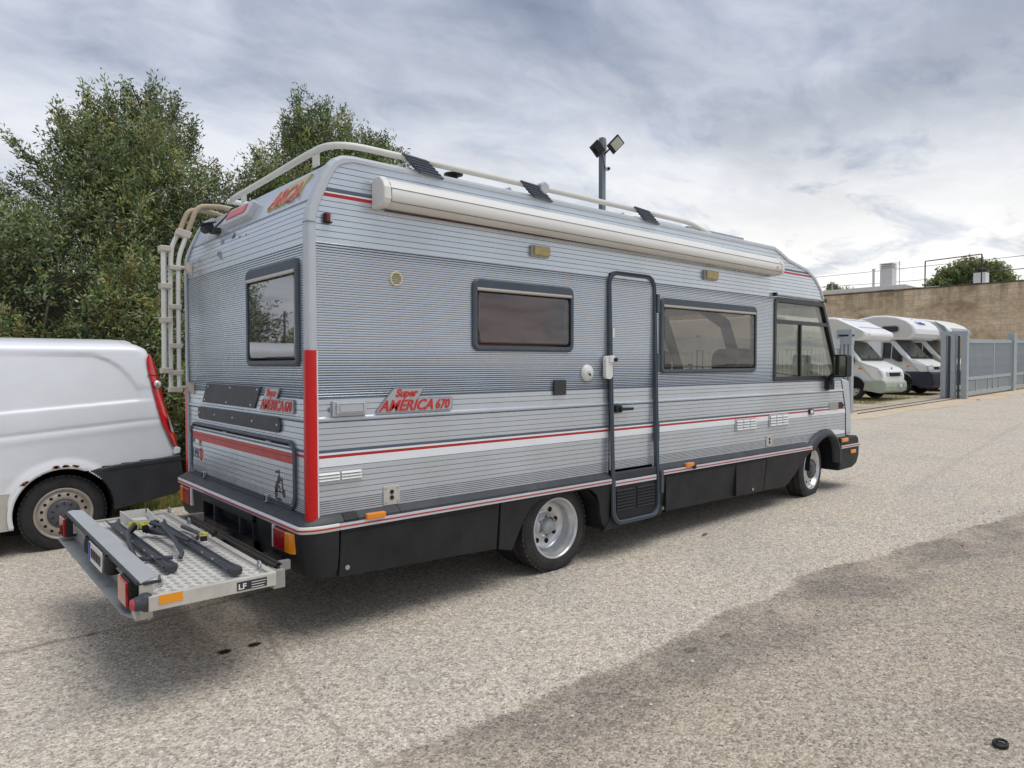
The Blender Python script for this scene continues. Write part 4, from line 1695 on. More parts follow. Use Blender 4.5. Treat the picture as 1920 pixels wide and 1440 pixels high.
lb.tube([Vector((-.037, Y, 2.425)), Vector((.0, Y, 2.53))] + arc3((.025, Y, 2.60), (.05, Y, 2.665), (.11, Y, 2.668), 6) + [Vector((.20, Y - .03, 2.672)), Vector((.30, Y - .06, 2.660)), Vector((.42, Y - .08, 2.61))], .0185, 10)
lb.tube([Vector((-.077, Y + .02, 2.455)), Vector((-.05, Y + .02, 2.53))] + arc3((-.03, Y + .02, 2.58), (-.01, Y + .02, 2.632), (.06, Y + .02, 2.634), 6) + [Vector((.20, Y + .04, 2.630)), Vector((.32, Y + .05, 2.60))], .0185, 10)
lb.build('loop', BEIGET, lo_)
lc = MB()
for z in (2.315, 2.04, 1.79, 1.415):
    lc.box(-.224, Y - .026, z - .020, -.150, Y + .05, z + .022)
for z in (1.89, 1.60, 1.40, 2.18):
    lc.box(-.160, Y - .024, z - .018, -.078, Y + .045, z + .018)
lc.obox((-.055, Y + .01, 2.44), (.050, 0, -.012), (0, .03, 0), (.010, 0, .026))
lc.box(-.17, Y - .024, 1.255, -.08, Y + .045, 1.295)
lc.build('clamp', CLAMP, lo_, bevel=.006)
lw = MB()
for z in (2.185, 1.29):
    lw.tube([(-.10, Y, z), (-.02, Y, z)], .013, 8)
    lw.prism([(-.045, Y - .015, z - .012), (-.045, Y + .035, z - .012), (-.004, Y + .045, z - .05), (-.004, Y - .025, z - .05)], (0, 0, .062))
    lw.box(-.010, Y - .03, z - .055, -.002, Y + .05, z + .03)
lw.build('wall_bracket', CLAMP, lo_)

# ---- reversing camera, high brake light, rear logo
rc = MB()
nrm = Vector((-.88, 0, .47)).normalized()
c0 = Vector((.025, 1.66, 2.43))
rc.cyl(c0 + Vector((-.03, .05, 0)), c0 + Vector((-.03, -.05, 0)), .034, n=14)
rc.obox(c0 + Vector((-.03, 0, .03)), (.045, 0, .012), (0, .06, 0), (0, 0, .005))
rc.box(.0, 1.53, 2.385, .05, 1.63, 2.42)
rc.build('reversing_camera', BLACK, RV, bevel=.004)
rc = MB()
rc.tube([(.03, 1.60, 2.43), (.06, 1.56, 2.47), (.10, 1.55, 2.52), (.14, 1.58, 2.575), (.19, 1.62, 2.60)], .006, 6)
rc.build('cable', BLACK, RV)


def slant(y, s, d=0.0):
    """point on the sloping upper rear: s = 0 at z 2.36, 1 at z 2.53"""
    a = Vector((.036, y, 2.36))
    b = Vector((.122, y, 2.53))
    n_ = Vector((-.17, 0, .086)).normalized()
    return a + (b - a) * s + n_ * d


bl_ = MB()
P_ = [(1.42, .20), (.96, .20), (.93, .72), (.98, .85), (1.39, .80)]
bl_.prism([slant(y, s) for y, s in P_], slant(0, 0, .045) - slant(0, 0, 0))
blo = bl_.build('brake_light_housing', SILVER2, RV, 'grey housing of the high brake light', bevel=.006)
bl_ = MB()
bl_.prism([slant(y, s, .044) for y, s in ((1.36, .36), (1.02, .36), (1.02, .68), (1.36, .68))], slant(0, 0, .010) - slant(0, 0, 0))
bl_.build('red_lens', mat('faded_red_lens', (.62, .10, .11), .25, var=.2), blo, bevel=.004)
lg = MB()
xdv, ydv = Vector((0, -1, 0)), (slant(0, 1) - slant(0, 0)).normalized()
# cream backing shape of the maker's emblem
pts = [(.20 + (y_ - .335) * .97, s_) for y_, s_ in ((.83, .14), (.76, .24), (.735, .16), (.70, .20), (.68, .36), (.66, .20), (.60, .20), (.50, .44), (.46, .27), (.40, .36), (.335, 1.0), (.62, .88), (.70, .80), (.80, .34))]
lg.prism([slant(y, s, .0) for y, s in pts], slant(0, 0, .012) - slant(0, 0, 0), 0)
text_mb(lg, 'ARCA', .148, slant(.665, .22, .0125), xdv, ydv + xdv * .10, .004, .35, 1, 1.02, .003)
lg.build('maker_emblem', [mat('emblem_cream', (.56, .50, .24), .4, var=.1), mat('emblem_red', (.66, .13, .11), .4, var=.15)], RV, 'faded red and cream ARCA emblem')
# stains of removed stickers on the rear wall under the seam
sk = MB()
skr = random.Random(3)


def splat(y, z, w_, h_, m):
    pts_ = []
    for k in range(14):
        a = 2 * math.pi * k / 14
        rr = .6 + .5 * skr.random()
        pts_.append((-.0045 + xmin_at(z), y + w_ * rr * math.cos(a), z + h_ * rr * math.sin(a)))
    sk.prism(pts_[::-1], (.003, 0, 0), m)


splat(1.41, 2.295, .035, .028, 0)
for k in range(5):
    sk.prism([(-.0045, 1.39 + k * .014, 2.235), (-.0045, 1.385 + k * .014 + .01 * (k - 2), 2.17 + .01 * k), (-.0045, 1.388 + k * .014 + .01 * (k - 2), 2.17 + .01 * k), (-.0045, 1.396 + k * .014, 2.235)], (.003, 0, 0), 0)
splat(1.20, 2.305, .028, .013, 1)
splat(1.195, 2.32, .008, .02, 1)
splat(1.07, 2.29, .012, .008, 0)
splat(.95, 2.285, .009, .006, 0)
sk.build('sticker_remains', [mat('sticker_grey', (.30, .31, .34), .6), mat('sticker_dark', (.10, .13, .17), .6)], RV)

# ---- rear plates, hatch, badge
pl_ = MB()
pl_.pryz([(1.700, 1.324), (1.815, 1.186), (.796, 1.186), (.684, 1.324)], -.010, -.002)
po_ = pl_.build('cover_plate', mat('anthracite_plate', (.05, .053, .06), .55, var=.15), RV, 'slanted anthracite plate above the hatch')
sc_ = MB()
for y, z in ((1.67, 1.305), (1.22, 1.305), (.74, 1.305), (1.76, 1.205), (1.30, 1.205), (.85, 1.205)):
    sc_.cyl((-.010, y, z), (-.013, y, z), .0065, n=8)
sc_.build('screw', WHITEG, po_)
pl_ = MB()
pl_.pryz(rrect(.388, 1.062, 1.905, 1.150, .040, 6), -.014, -.002)
po_ = pl_.build('cover_plate', mat('anthracite_plate', (.05, .053, .06), .55, var=.15), RV, 'long rounded anthracite plate over the hatch')
sc_ = MB()
for y in (1.87, 1.53, 1.17, .82, .43):
    sc_.cyl((-.014, y, 1.108), (-.017, y, 1.108), .0065, n=8)
sc_.build('screw', WHITEG, po_)

ha = MB()
hz0, hz1, hy0, hy1 = .632, 1.030, .185, 2.085
o_ = rrect(hy0, hz0, hy1, hz1, .085, 8)
i1 = rrect(hy0 + .014, hz0 + .014, hy1 - .014, hz1 - .014, .072, 8)
i2 = rrect(hy0 + .018, hz0 + .018, hy1 - .018, hz1 - .018, .070, 8)
i3 = rrect(hy0 + .034, hz0 + .034, hy1 - .034, hz1 - .034, .055, 8)
L = []
for lp_, dd in ((o_, -.002), (o_, .014), (i1, .018), (i2, .006), (i3, .012), (i3, -.002)):
    L.append([(-dd, y, z) for y, z in lp_])
ha.loft(L, 0, True)
hf = ha.build('storage_hatch', FRAME, RV, 'wide rear storage hatch with rounded frame and stickers')
hp = MB()
zz = [(.660, S_), (.668, K_), (.6715, S_), (.680, K_), (.6835, S_), (.692, K_), (.6955, S_), (.704, K_), (.7075, S_), (.737, K_), (.7405, S_), (.769, K_), (.7725, S_), (.801, K_), (.8045, S_),
      (.833, K_), (.8365, S_), (.865, K_), (.8685, S_), (.8985, Rd), (.9266, Rd), (.938, Rd), (.9405, Rd), (.9626, W_), (.970, S_), (.976, B_), (.988, S_), (.998, None)]
grv = {K_}
prevd = 0
for (za, m), (zb, _) in zip(zz, zz[1:]):
    dA = .0035 if m == K_ else 0
    hp.add([(-.010 + dA, hy1 - .03, za), (-.010 + dA, hy0 + .03, za), (-.010 + dA, hy0 + .03, zb), (-.010 + dA, hy1 - .03, zb)], [(0, 1, 2, 3)], m if m is not None else 0)
hpo = hp.build('hatch_skin', [SILVER, BLUEG, GROOVE, WHITEP, REDW], hf)
sm = MB()
sm.box(-.0115, hy0 + .034, .9375, -.0102, hy1 - .034, .940)
sm.build('tape_overlap', mat('dark_red', (.16, .02, .02), .5), hf)
lt = MB()
for y in (1.745, .570):
    lt.box(-.034, y - .016, .640, -.012, y + .016, .684, 0)
    lt.box(-.038, y - .002, .646, -.033, y + .013, .678, 1)
    lt.box(-.020, y + .016, .648, -.012, y + .034, .676, 0)
lt.build('latch', [mat('chrome_latch', (.6, .6, .58), .2, .8), BLACK], hf, bevel=.003)
gp = MB()
gp.box(-.016, hy0 + .10, 1.0005, -.0125, hy1 - .06, 1.010)
gp.build('hatch_gap', VOID, hf)
gp = MB()
for y in (1.30, .55):
    gp.box(-.024, y - .03, .998, -.015, y + .03, 1.006)
gp.build('gas_stay_tab', STEEL, hf)
# stickers on the hatch: flag, lettering, bottle shaped emblem, scooter
s = MB()
s.box(-.0112, 1.985, .878, -.0102, 2.050, .902, 0)
s.box(-.0112, 1.915, .876, -.0102, 1.984, .902, 1)
s.box(-.0112, 1.84, .858, -.0102, 1.895, .902, 2)
s.build('flag_sticker', [mat('flag_green', (.02, .22, .12), .5), WHITEG, REDW], hf)
s = MB()
text_mb(s, 'JUMBO', .098, (-.0102, 2.050, .765), (0, -1, 0), (0, 0, 1), .001, 0, 0, .58, 0)
s.build('lettering_sticker', mat('black_print', (.05, .05, .055), .5), hf)
s = MB()
em = [(1.845, .735), (1.81, .752), (1.788, .80), (1.795, .835), (1.83, .862), (1.835, .895), (1.875, .895), (1.872, .862), (1.892, .83), (1.895, .79), (1.88, .752)]
s.prism([(-.0112, y, z) for y, z in em], (.001, 0, 0), 0)
s.prism([(-.0122, y, z) for y, z in ((1.845, .745), (1.80, .78), (1.80, .83), (1.84, .855), (1.885, .83), (1.885, .78))], (.001, 0, 0), 1)
s.prism([(-.0130, y, z) for y, z in ((1.845, .745), (1.815, .765), (1.885, .775))], (.001, 0, 0), 2)
s.prism([(-.0130, y, z) for y, z in ((1.80, .820), (1.80, .827), (1.885, .838), (1.887, .828))], (.001, 0, 0), 2)
s.prism([(-.0130, y, z) for y, z in ((1.858, .893), (1.848, .866), (1.868, .866))], (.001, 0, 0), 3)
s.build('emblem_sticker', [WHITEG, REDW, mat('navy_print', (.04, .04, .08), .5), mat('yellow_print', (.7, .55, .08), .5)], hf)
s = MB()
D = -.0112


def ps(pts, m=0):
    s.prism([(D, y, z) for y, z in pts], (.001, 0, 0), m)


ps([(.425, .842), (.414, .850), (.404, .842), (.403, .826), (.412, .818), (.424, .826)])            # head
ps([(.440, .842), (.472, .832), (.462, .822), (.430, .826)])                                        # scarf
ps([(.426, .817), (.403, .817), (.392, .782), (.412, .765), (.445, .770), (.44, .79)])              # torso
ps([(.400, .806), (.372, .792), (.366, .806), (.358, .804), (.366, .778), (.396, .792)])            # arm
ps([(.470, .745), (.452, .778), (.425, .774), (.432, .725), (.470, .722), (.480, .735)])            # seat and body
ps([(.425, .760), (.398, .752), (.396, .724), (.408, .724), (.414, .744), (.43, .748)])             # leg
ps([(.380, .790), (.366, .790), (.350, .735), (.362, .722), (.375, .745)])                          # front shield
ps([(.47, .722), (.36, .726), (.36, .716), (.47, .712)])                                            # floorboard
for cy, cz_ in ((.458, .706), (.346, .716)):
    ps([(cy + .020 * math.cos(R(30 * k)), cz_ + .026 * math.sin(R(30 * k))) for k in range(12)][::-1])
text_mb(s, 'vespista', .034, (-.0105, .468, .668), (0, -1, 0), (0, 0, 1), .001, .2, 0, .85)
s.build('scooter_sticker', mat('black_print', (.05, .05, .055), .5), hf)


def badge(plane, x0, z0, sx, xd, name, label):
    """plate with 'Super AMERICA 670'; plane(u,w,d)"""
    m_ = MB()
    plate = [(0.0, .006), (.010, .0), (.525, .0), (.538, .010), (.538, .072), (.528, .080), (.285, .080), (.335, .142), (.118, .142)]
    m_.prism([plane(x0 + sx * u, z0 + w, .003) for u, w in plate], Vector(plane(0, 0, .011)) - Vector(plane(0, 0, .003)), 0)
    plate2 = [(.006, .010), (.012, .004), (.520, .004), (.533, .012), (.533, .070), (.526, .076), (.276, .076), (.322, .137), (.121, .137)]
    m_.prism([plane(x0 + sx * u, z0 + w, .0112) for u, w in plate2], Vector(plane(0, 0, .0010)) - Vector(plane(0, 0, 0)), 1)
    text_mb(m_, 'Super', .062, plane(x0 + sx * .128, z0 + .092, .0122), xd, (0, 0, 1), .003, .35, 2, abs(sx) * 1.0, .0022)
    # stylised AMERICA lettering
    text_mb(m_, 'AMERICA', .088, plane(x0 + sx * .020, z0 + .011, .0122), xd, (0, 0, 1), .004, .38, 2, abs(sx) * 1.0, .0018)
    text_mb(m_, '670', .080, plane(x0 + sx * .405, z0 + .013, .0122), xd, (0, 0, 1), .004, .30, 2, abs(sx) * .86, .0016)
    return m_.build(name, [mat('badge_edge', (.28, .29, .31), .4, .3), mat('badge_grey', (.46, .48, .50), .4, .3), mat('badge_red', (.60, .03, .025), .35)], RV, label)


badge(plane_side, .387, 1.178, 1.0, (1, 0, 0), 'name_badge', 'grey side badge reading Super AMERICA 670 in red')
badge(plane_rear, .700, 1.180, -.93, (0, -1, 0), 'name_badge', 'grey rear badge reading Super AMERICA 670 in red')

# ---- side fittings
s = MB()
s.box(.118, -.018, 1.173, .325, -.002, 1.258)
sf = s.build('service_box', GREYV, RV, bevel=.004)
s = MB()
s.box(.135, -.032, 1.186, .312, -.018, 1.250)
s.build('service_box_lid', GREYV, sf, bevel=.006)
s = MB()
for x in (.152, .297):
    s.box(x - .0015, -.0330, 1.196, x + .0015, -.0318, 1.240)
for z in (1.196, 1.240):
    s.box(.152, -.0330, z - .0012, .297, -.0318, z + .0012)
s.cyl((.112, -.004, 1.211), (.112, -.016, 1.211), .013, n=14)
s.build('lid_groove', mat('dull_grey', (.22, .22, .24), .6), sf)


def vent_grille(x0, z0, x1, z1, cols, rows, name='vent', m=GREYV):
    s = MB()
    s.box(x0, -.010, z0, x1, -.001, z1)
    o = s.build(name, m, RV, bevel=.003)
    bd = .012
    cw_ = (x1 - x0 - bd * (cols + 1)) / cols
    ch = (z1 - z0 - bd * .8 * 2) / rows
    v = MB()
    for i in range(cols):
        xa = x0 + bd + i * (cw_ + bd)
        v.box(xa, -.0112, z0 + bd * .8, xa + cw_, -.0102, z1 - bd * .8)
    v.build('vent_shadow', mat('vent_dark', (.16, .19, .22), .6), o)
    for i in range(cols):
        for j in range(rows):
            l = MB()
            xa = x0 + bd + i * (cw_ + bd)
            za = z0 + bd * .8 + j * ch
            l.prism([(xa, -.012, za + ch * .22), (xa, -.022, za + ch * .22), (xa, -.0135, za + ch * .92), (xa, -.012, za + ch * .92)], (cw_, 0, 0))
            l.build('louvre', WHITEG, o)
    return o


vent_grille(.022, .812, .300, .880, 2, 3)
vent_grille(4.151, .828, 4.508, .945, 3, 4)
vent_grille(4.754, .832, 5.125, .957, 3, 4)


def socket(x0, z0, x1, z1):
    s = MB()
    s.box(x0, -.007, z0, x1, -.001, z1)
    o = s.build('socket_plate', SOCK, RV, bevel=.003)
    s = MB()
    xm, w_ = (x0 + x1) / 2, (x1 - x0)
    for dz in (-.013, .020):
        s.cyl((xm, -.007, (z0 + z1) / 2 + dz), (xm, -.011, (z0 + z1) / 2 + dz), .013, n=14)
    s.build('socket', BLACK, o)
    s = MB()
    for xx in (x0 + .015, x1 - .015):
        for z_ in (z0 + .015, z1 - .015):
            s.cyl((xx, -.007, z_), (xx, -.009, z_), .006, n=8)
    s.build('screw', STEEL, o)


socket(.435, .640, .545, .752)
socket(4.707, .646, 4.821, .752)
s = MB()
s.box(1.803, -.018, 1.238, 1.922, -.002, 1.343)
s.build('plug_cover', mat('black_cover', (.035, .035, .037), .5), RV, bevel=.004)
s = MB()
s.lathe((2.150, -.002, 1.394), (0, -1, 0), [(0, .062), (.012, .060), (.016, .052), (.020, .050), (.022, 0)], 28)
rvn = s.build('water_filler', WHITEG, RV)
s = MB()
s.lathe((2.150, -.022, 1.394), (0, -1, 0), [(0, .018), (.003, .017), (.004, 0)], 14, 0)
s.obox((2.158, -.0265, 1.382), (.010, 0, -.006), (.003, 0, .005), (0, .002, 0), 1)
s.build('lock', [SOCK, BLACK], rvn)
s = MB()
L = [[(2.356 + u, -.018 - d_, 1.435 + w) for u, w in rrect(-.047, -.088, .030, .085, .030, 6)] for d_ in (0, .030)]
s.loft(L, 0, True, True)
s.box(2.345, -.060, 1.468, 2.402, -.040, 1.522)
al = s.build('alarm_unit', WHITEG, RV, bevel=.006)
s = MB()
s.cyl((2.396, -.05, 1.492), (2.402, -.076, 1.488), .015, n=14)
s.build('sensor_eye', BLACK, al)
s = MB()
s.lathe((.530, -.001, 1.956), (0, -1, 0), [(0, .044), (.008, .043), (.011, .036), (.007, .033), (.007, 0)], 28)
v0 = s.build('round_vent', mat('cream_plastic', (.68, .62, .42), .5), RV)
for k in range(5):
    s = MB()
    hh = .012 * (k - 2)
    ww = math.sqrt(.031 ** 2 - hh ** 2)
    s.box(.530 - ww, -.0092, 1.956 + hh - .0035, .530 + ww, -.0075, 1.956 + hh + .0035)
    s.build('slot', mat('slot_dark', (.20, .17, .10), .7), v0)
for x0, z0, x1, z1 in ((1.585, 2.192, 1.752, 2.270), (3.622, 2.193, 3.820, 2.278)):
    s = MB()
    s.box(x0, -.022, z0, x1, -.001, z1)
    o = s.build('awning_lamp', mat('lamp_base', (.42, .42, .41), .5), RV, bevel=.008)
    s = MB()
    s.box(x0 + .014, -.040, z0 + .010, x1 - .006, -.022, z1 - .004)
    s.build('lens', YELL, o, bevel=.008)
s = MB()
s.box(.078, -.020, 2.222, .090, -.001, 2.272)
s.box(.076, -.030, 2.220, .122, -.001, 2.274)
ml = s.build('side_marker', BLACK, RV, bevel=.006)
s = MB()
s.box(.083, -.040, 2.226, .103, -.029, 2.270)
s.build('red_lens', mat('dark_red_lens', (.18, .015, .02), .2), ml, bevel=.004)
s = MB()
s.box(.1035, -.038, 2.226, .120, -.029, 2.270)
s.build('clear_lens', GREYV, ml, bevel=.004)
# small badge and dark cut-out near the front
s = MB()
s.box(6.045, -.004, .945, 6.270, -.001, 1.030, 0)
s.prxz([(6.27, .960), (6.39, .960), (6.42, .985), (6.36, 1.026), (6.27, 1.026)], -.003, -.001, 1)
s.build('door_catch_plate', [mat('tan_plate', (.34, .34, .32), .4, .2), BLACK], RV)
s = MB()
s.box(5.57, -.020, .920, 5.66, -.001, .975, 0)
s.box(5.58, -.024, .930, 5.64, -.019, .968, 1)
s.build('lock_cover', [DGREY, WHITEG], RV, bevel=.004)
s = MB()
s.prxz([(6.10, .665), (6.44, .665), (6.44, .705), (6.02, .725)], -.0025, .001)
s.build('white_patch', WHITEP, RV)

# ------------------------------------------------------------------ carrier platform (bolted to the motorhome's tow bar)
DZ = .45
cp = MB()
cp.box(-.865, -.235, DZ - .006, -.330, 1.57, DZ)


def deck_material():
    m = bpy.data.materials.new('chequer_plate')
    m.use_nodes = True
    t = m.node_tree
    b = t.nodes['Principled BSDF']
    b.inputs['Metallic'].default_value = 0.08
    geo = t.nodes.new('ShaderNodeNewGeometry')
    P = geo.outputs['Position']
    n = noise(t, P, 5, 6, .65)
    c = ramp(t, n, [(.35, (.30, .28, .24)), (.65, (.44, .425, .385))])
    n2 = noise(t, P, 60, 4, .7)
    c = mixc(t, .35, c, ramp(t, n2, [(.35, (.34, .32, .28)), (.6, (.70, .68, .64))]))
    lk(t, c, b.inputs['Base Color'])
    lk(t, ramp(t, n, [(.3, .5), (.7, .3)]), b.inputs['Roughness'])
    return m


deckm = deck_material()
cpo = cp.build('carrier_platform', deckm, RV, 'low chequer plate carrier platform behind the rear bumper')
# raised lozenges of the plate: one joined relief
lz = MB()
i = 0
yq = -.21
while yq < 1.55:
    k = 0
    xq = -.85
    while xq < -.345:
        a = R(28 if (i + k) % 2 else -28)
        ca, sa = math.cos(a), math.sin(a)
        L_, w_ = .024, .0085
        ctr = Vector((xq, yq, DZ))
        dl = Vector((ca, sa, 0))
        dw = Vector((-sa, ca, 0))
        lz.add([ctr - dl * L_, ctr - dw * w_ + Vector((0, 0, .0001)), ctr + dl * L_, ctr + dw * w_, ctr + Vector((0, 0, .0032))], [(0, 1, 4), (1, 2, 4), (2, 3, 4), (3, 0, 4)], 0)
        xq += .040
        k += 1
    yq += .030
    i += 1
lz.build('plate_relief', mat('relief_alu', (.74, .72, .67), .42, .1, var=.12, vscale=6), cpo, kind='stuff')
e = MB()
FR = mat('painted_frame', (.60, .585, .52), .5, .1, var=.1, dirt=(.25, .18, .11), dirt_amt=.35, dscale=7)
e.box(-.335, -.255, DZ - .055, -.305, 1.60, DZ + .012)
e.box(-.865, -.262, DZ - .055, -.305, -.236, DZ + .010)
e.box(-.865, 1.572, DZ - .055, -.3055, 1.602, DZ + .010)
e.build('frame', FR, cpo, bevel=.003)
e = MB()
e.box(-.825, -.2645, DZ - .032, -.728, -.2625, DZ + .009)
e.build('orange_reflector', mat('orange_reflector', (.85, .33, .02), .35), cpo)
e = MB()
e.box(-.492, -.2645, DZ - .045, -.352, -.2625, DZ - .004, 0)
text_mb(e, 'LF', .036, (-.487, -.2650, DZ - .038), (1, 0, 0), (0, 0, 1), .0008, 0, 1, 1.1, .001)
for k in range(3):
    e.box(-.425, -.2655, DZ - .040 + k * .012, -.365 + .004 * k, -.2647, DZ - .037 + k * .012, 1)
e.build('rating_plate', [mat('black_label', (.03, .03, .035), .4), WHITEG], cpo)
# lashing loops
for x, y in ((-.320, 1.52), (-.320, 1.08), (-.775, 1.53), (-.790, 1.16), (-.775, -.09), (-.348, -.16)):
    e = MB()
    e.tube([(x, y - .022, DZ)] + [(x, y - .022 * math.cos(R(a)), DZ + .028 + .020 * math.sin(R(a))) for a in range(0, 181, 30)] + [(x, y + .022, DZ)], .005, 8)
    e.build('lashing_loop', STEEL, cpo)
# small folded tray
e = MB()
TR = WHITEG
e.prism([(-.607, 1.16, DZ + .002), (-.607, 1.54, DZ + .002), (-.470, 1.52, DZ + .002), (-.490, 1.16, DZ + .002)], (0, 0, .004))
e.box(-.612, 1.16, DZ + .002, -.607, 1.54, DZ + .062)
e.prism([(-.612, 1.16, DZ + .002), (-.485, 1.16, DZ + .002), (-.480, 1.16, DZ + .056), (-.612, 1.16, DZ + .062)], (0, .005, 0))
e.prism([(-.475, 1.27, DZ + .002), (-.455, 1.51, DZ + .002), (-.455, 1.51, DZ + .062), (-.475, 1.27, DZ + .062)], (-.005, 0, 0))
e.box(-.608, 1.54, DZ + .002, -.460, 1.545, DZ + .056)
e.build('tray', mat('tray_paint', (.68, .67, .62), .5, var=.08), cpo)
# rear light bar, lamps, plate, lower guard
e = MB()
e.prism([(-.885, -.210, .508), (-.800, -.150, .512), (-.795, 1.68, .512), (-.845, 1.73, .510), (-.875, 1.72, .506)], (0, 0, .010))
e.build('light_bar', mat('bar_grey', (.50, .52, .53), .4, .3, var=.06), cpo, bevel=.003)
e = MB()
e.prism([(-.895, -.185, .500), (-.885, -.195, .500), (-.880, 1.72, .500), (-.890, 1.72, .500)], (0, 0, .014))
e.box(-.870, -.205, .498, -.80, -.190, .510)
e.build('bar_edge', DGREY, cpo)
e = MB()
e.prism([(-.930, -.05, .345), (-.905, -.14, .345), (-.84, -.19, .345), (-.80, 1.80, .345), (-.930, 1.74, .345)], (0, 0, .004))
e.box(-.845, -.17, .33, -.835, 1.8, .45)
e.build('lower_guard', mat('guard_grey', (.33, .345, .34), .5, .2, var=.12, dirt=(.16, .14, .11), dirt_amt=.25), cpo)
for y0, nm in ((-.075, 'near'), (1.60, 'far')):
    e = MB()
    e.box(-.905, y0 - .015, .375, -.850, y0 + .150, .495)
    b0 = e.build('trailer_lamp', BLACK, cpo, bevel=.004)
    e = MB()
    e.box(-.918, y0 - .012, .380, -.9052, y0 + .100, .490, 0)
    e.box(-.917, y0 + .1005, .380, -.9052, y0 + .147, .490, 1)
    e.build('red_lens', [REDL, mat('orange_red_lens', (.52, .07, .02), .2, coat=.5)], b0, bevel=.003)
e = MB()
e.box(-.910, .078, .375, -.88, .086, .49)
e.build('lamp_bracket', WHITEG, cpo)
e = MB()
e.box(-.885, -.20, .35, -.835, -.185, .50)
e.box(-.90, -.190, .345, -.84, -.11, .372)
e.build('end_bracket', mat('cream_bracket', (.55, .53, .45), .5, dirt=(.1, .09, .08), dirt_amt=.4, dscale=9), cpo)
e = MB()
e.lathe((-.868, -.205, .430), (0, -1, 0), [(0, .038), (.045, .036), (.05, .03), (.052, 0)], 20)
e.lathe((-.872, -.228, .430), (-1, 0, 0), [(0, .033), (.035, .031), (.045, .026)], 20)
e.lathe((-.92, -.228, .430), (-1, 0, 0), [(-.005, .026), (.008, .022), (.012, 0)], 18, 1)
e.build('round_marker', [mat('rubber_grey', (.05, .052, .06), .6), mat('pink_red_lens', (.50, .06, .06), .4)], cpo)
e = MB()
for y in (.93, .41):
    e.lathe((-.87, y, .475), (0, 0, -1), [(-.03, .035), (0, .042), (.05, .042), (.065, .03), (.066, 0)], 16)
e.build('plate_light', BLACK, cpo)
e = MB()
e.prism([(-.902, .50, .500), (-.902, .84, .500), (-.905, .84, .40), (-.905, .50, .40)], (.003, 0, 0), 0)
e.box(-.9075, .80, .402, -.9053, .839, .498, 1)
for k in range(6):
    e.box(-.9075, .53 + k * .043, .425, -.9053, .548 + k * .043, .475, 2)
e.build('number_plate', [WHITEG, mat('plate_blue', (.02, .07, .40), .4), mat('plate_black', (.02, .02, .02), .5)], cpo)
# arms to the chassis
e = MB()
e.box(-.304, -.225, DZ - .085, -.245, -.195, DZ + .004)
e.box(-.304, -.194, DZ - .085, -.232, .0, DZ - .030)
e.box(-.304, 1.50, DZ - .075, -.10, 1.53, DZ - .015)
e.box(-.304, .05, DZ - .085, -.10, .08, DZ - .035)
e.build('carrier_arm', mat('arm_grey', (.36, .355, .33), .5, .2, dirt=(.2, .1, .05), dirt_amt=.35, dscale=10), cpo, bevel=.003)
e = MB()
e.box(-.215, -.05, .31, -.200, 1.45, .440)
e.box(-.24, -.05, .425, -.19, 1.45, .435)
e.box(-.20, .3, .30, .2, .42, .38)
e.box(-.20, 1.0, .30, .2, 1.12, .38)
e.build('crossbeam', mat('black_beam', (.03, .026, .024), .5, dirt=(.12, .07, .04), dirt_amt=.3), cpo)
e = MB()
e.box(-.2175, 1.10, .345, -.2155, 1.20, .405, 0)
e.box(-.2175, .92 - .3, .345, -.2155, .97 - .3, .385, 0)
e.cyl((-.215, .72, .385), (-.27, .72, .385), .030, m=1)
e.cyl((-.27, .70, .385), (-.27, .80, .37), .022, m=1)
e.build('fittings', [mat('grey_label', (.32, .36, .40), .5), BLACK], cpo)


# ------------------------------------------------------------------ bike wheel rails lying on the platform
RAILM = mat('rail_graphite', (.048, .052, .065), .45, var=.15, dirt=(.14, .14, .14), dirt_amt=.2)
YELP = mat('yellow_strap', (.72, .66, .03), .4, var=.08)


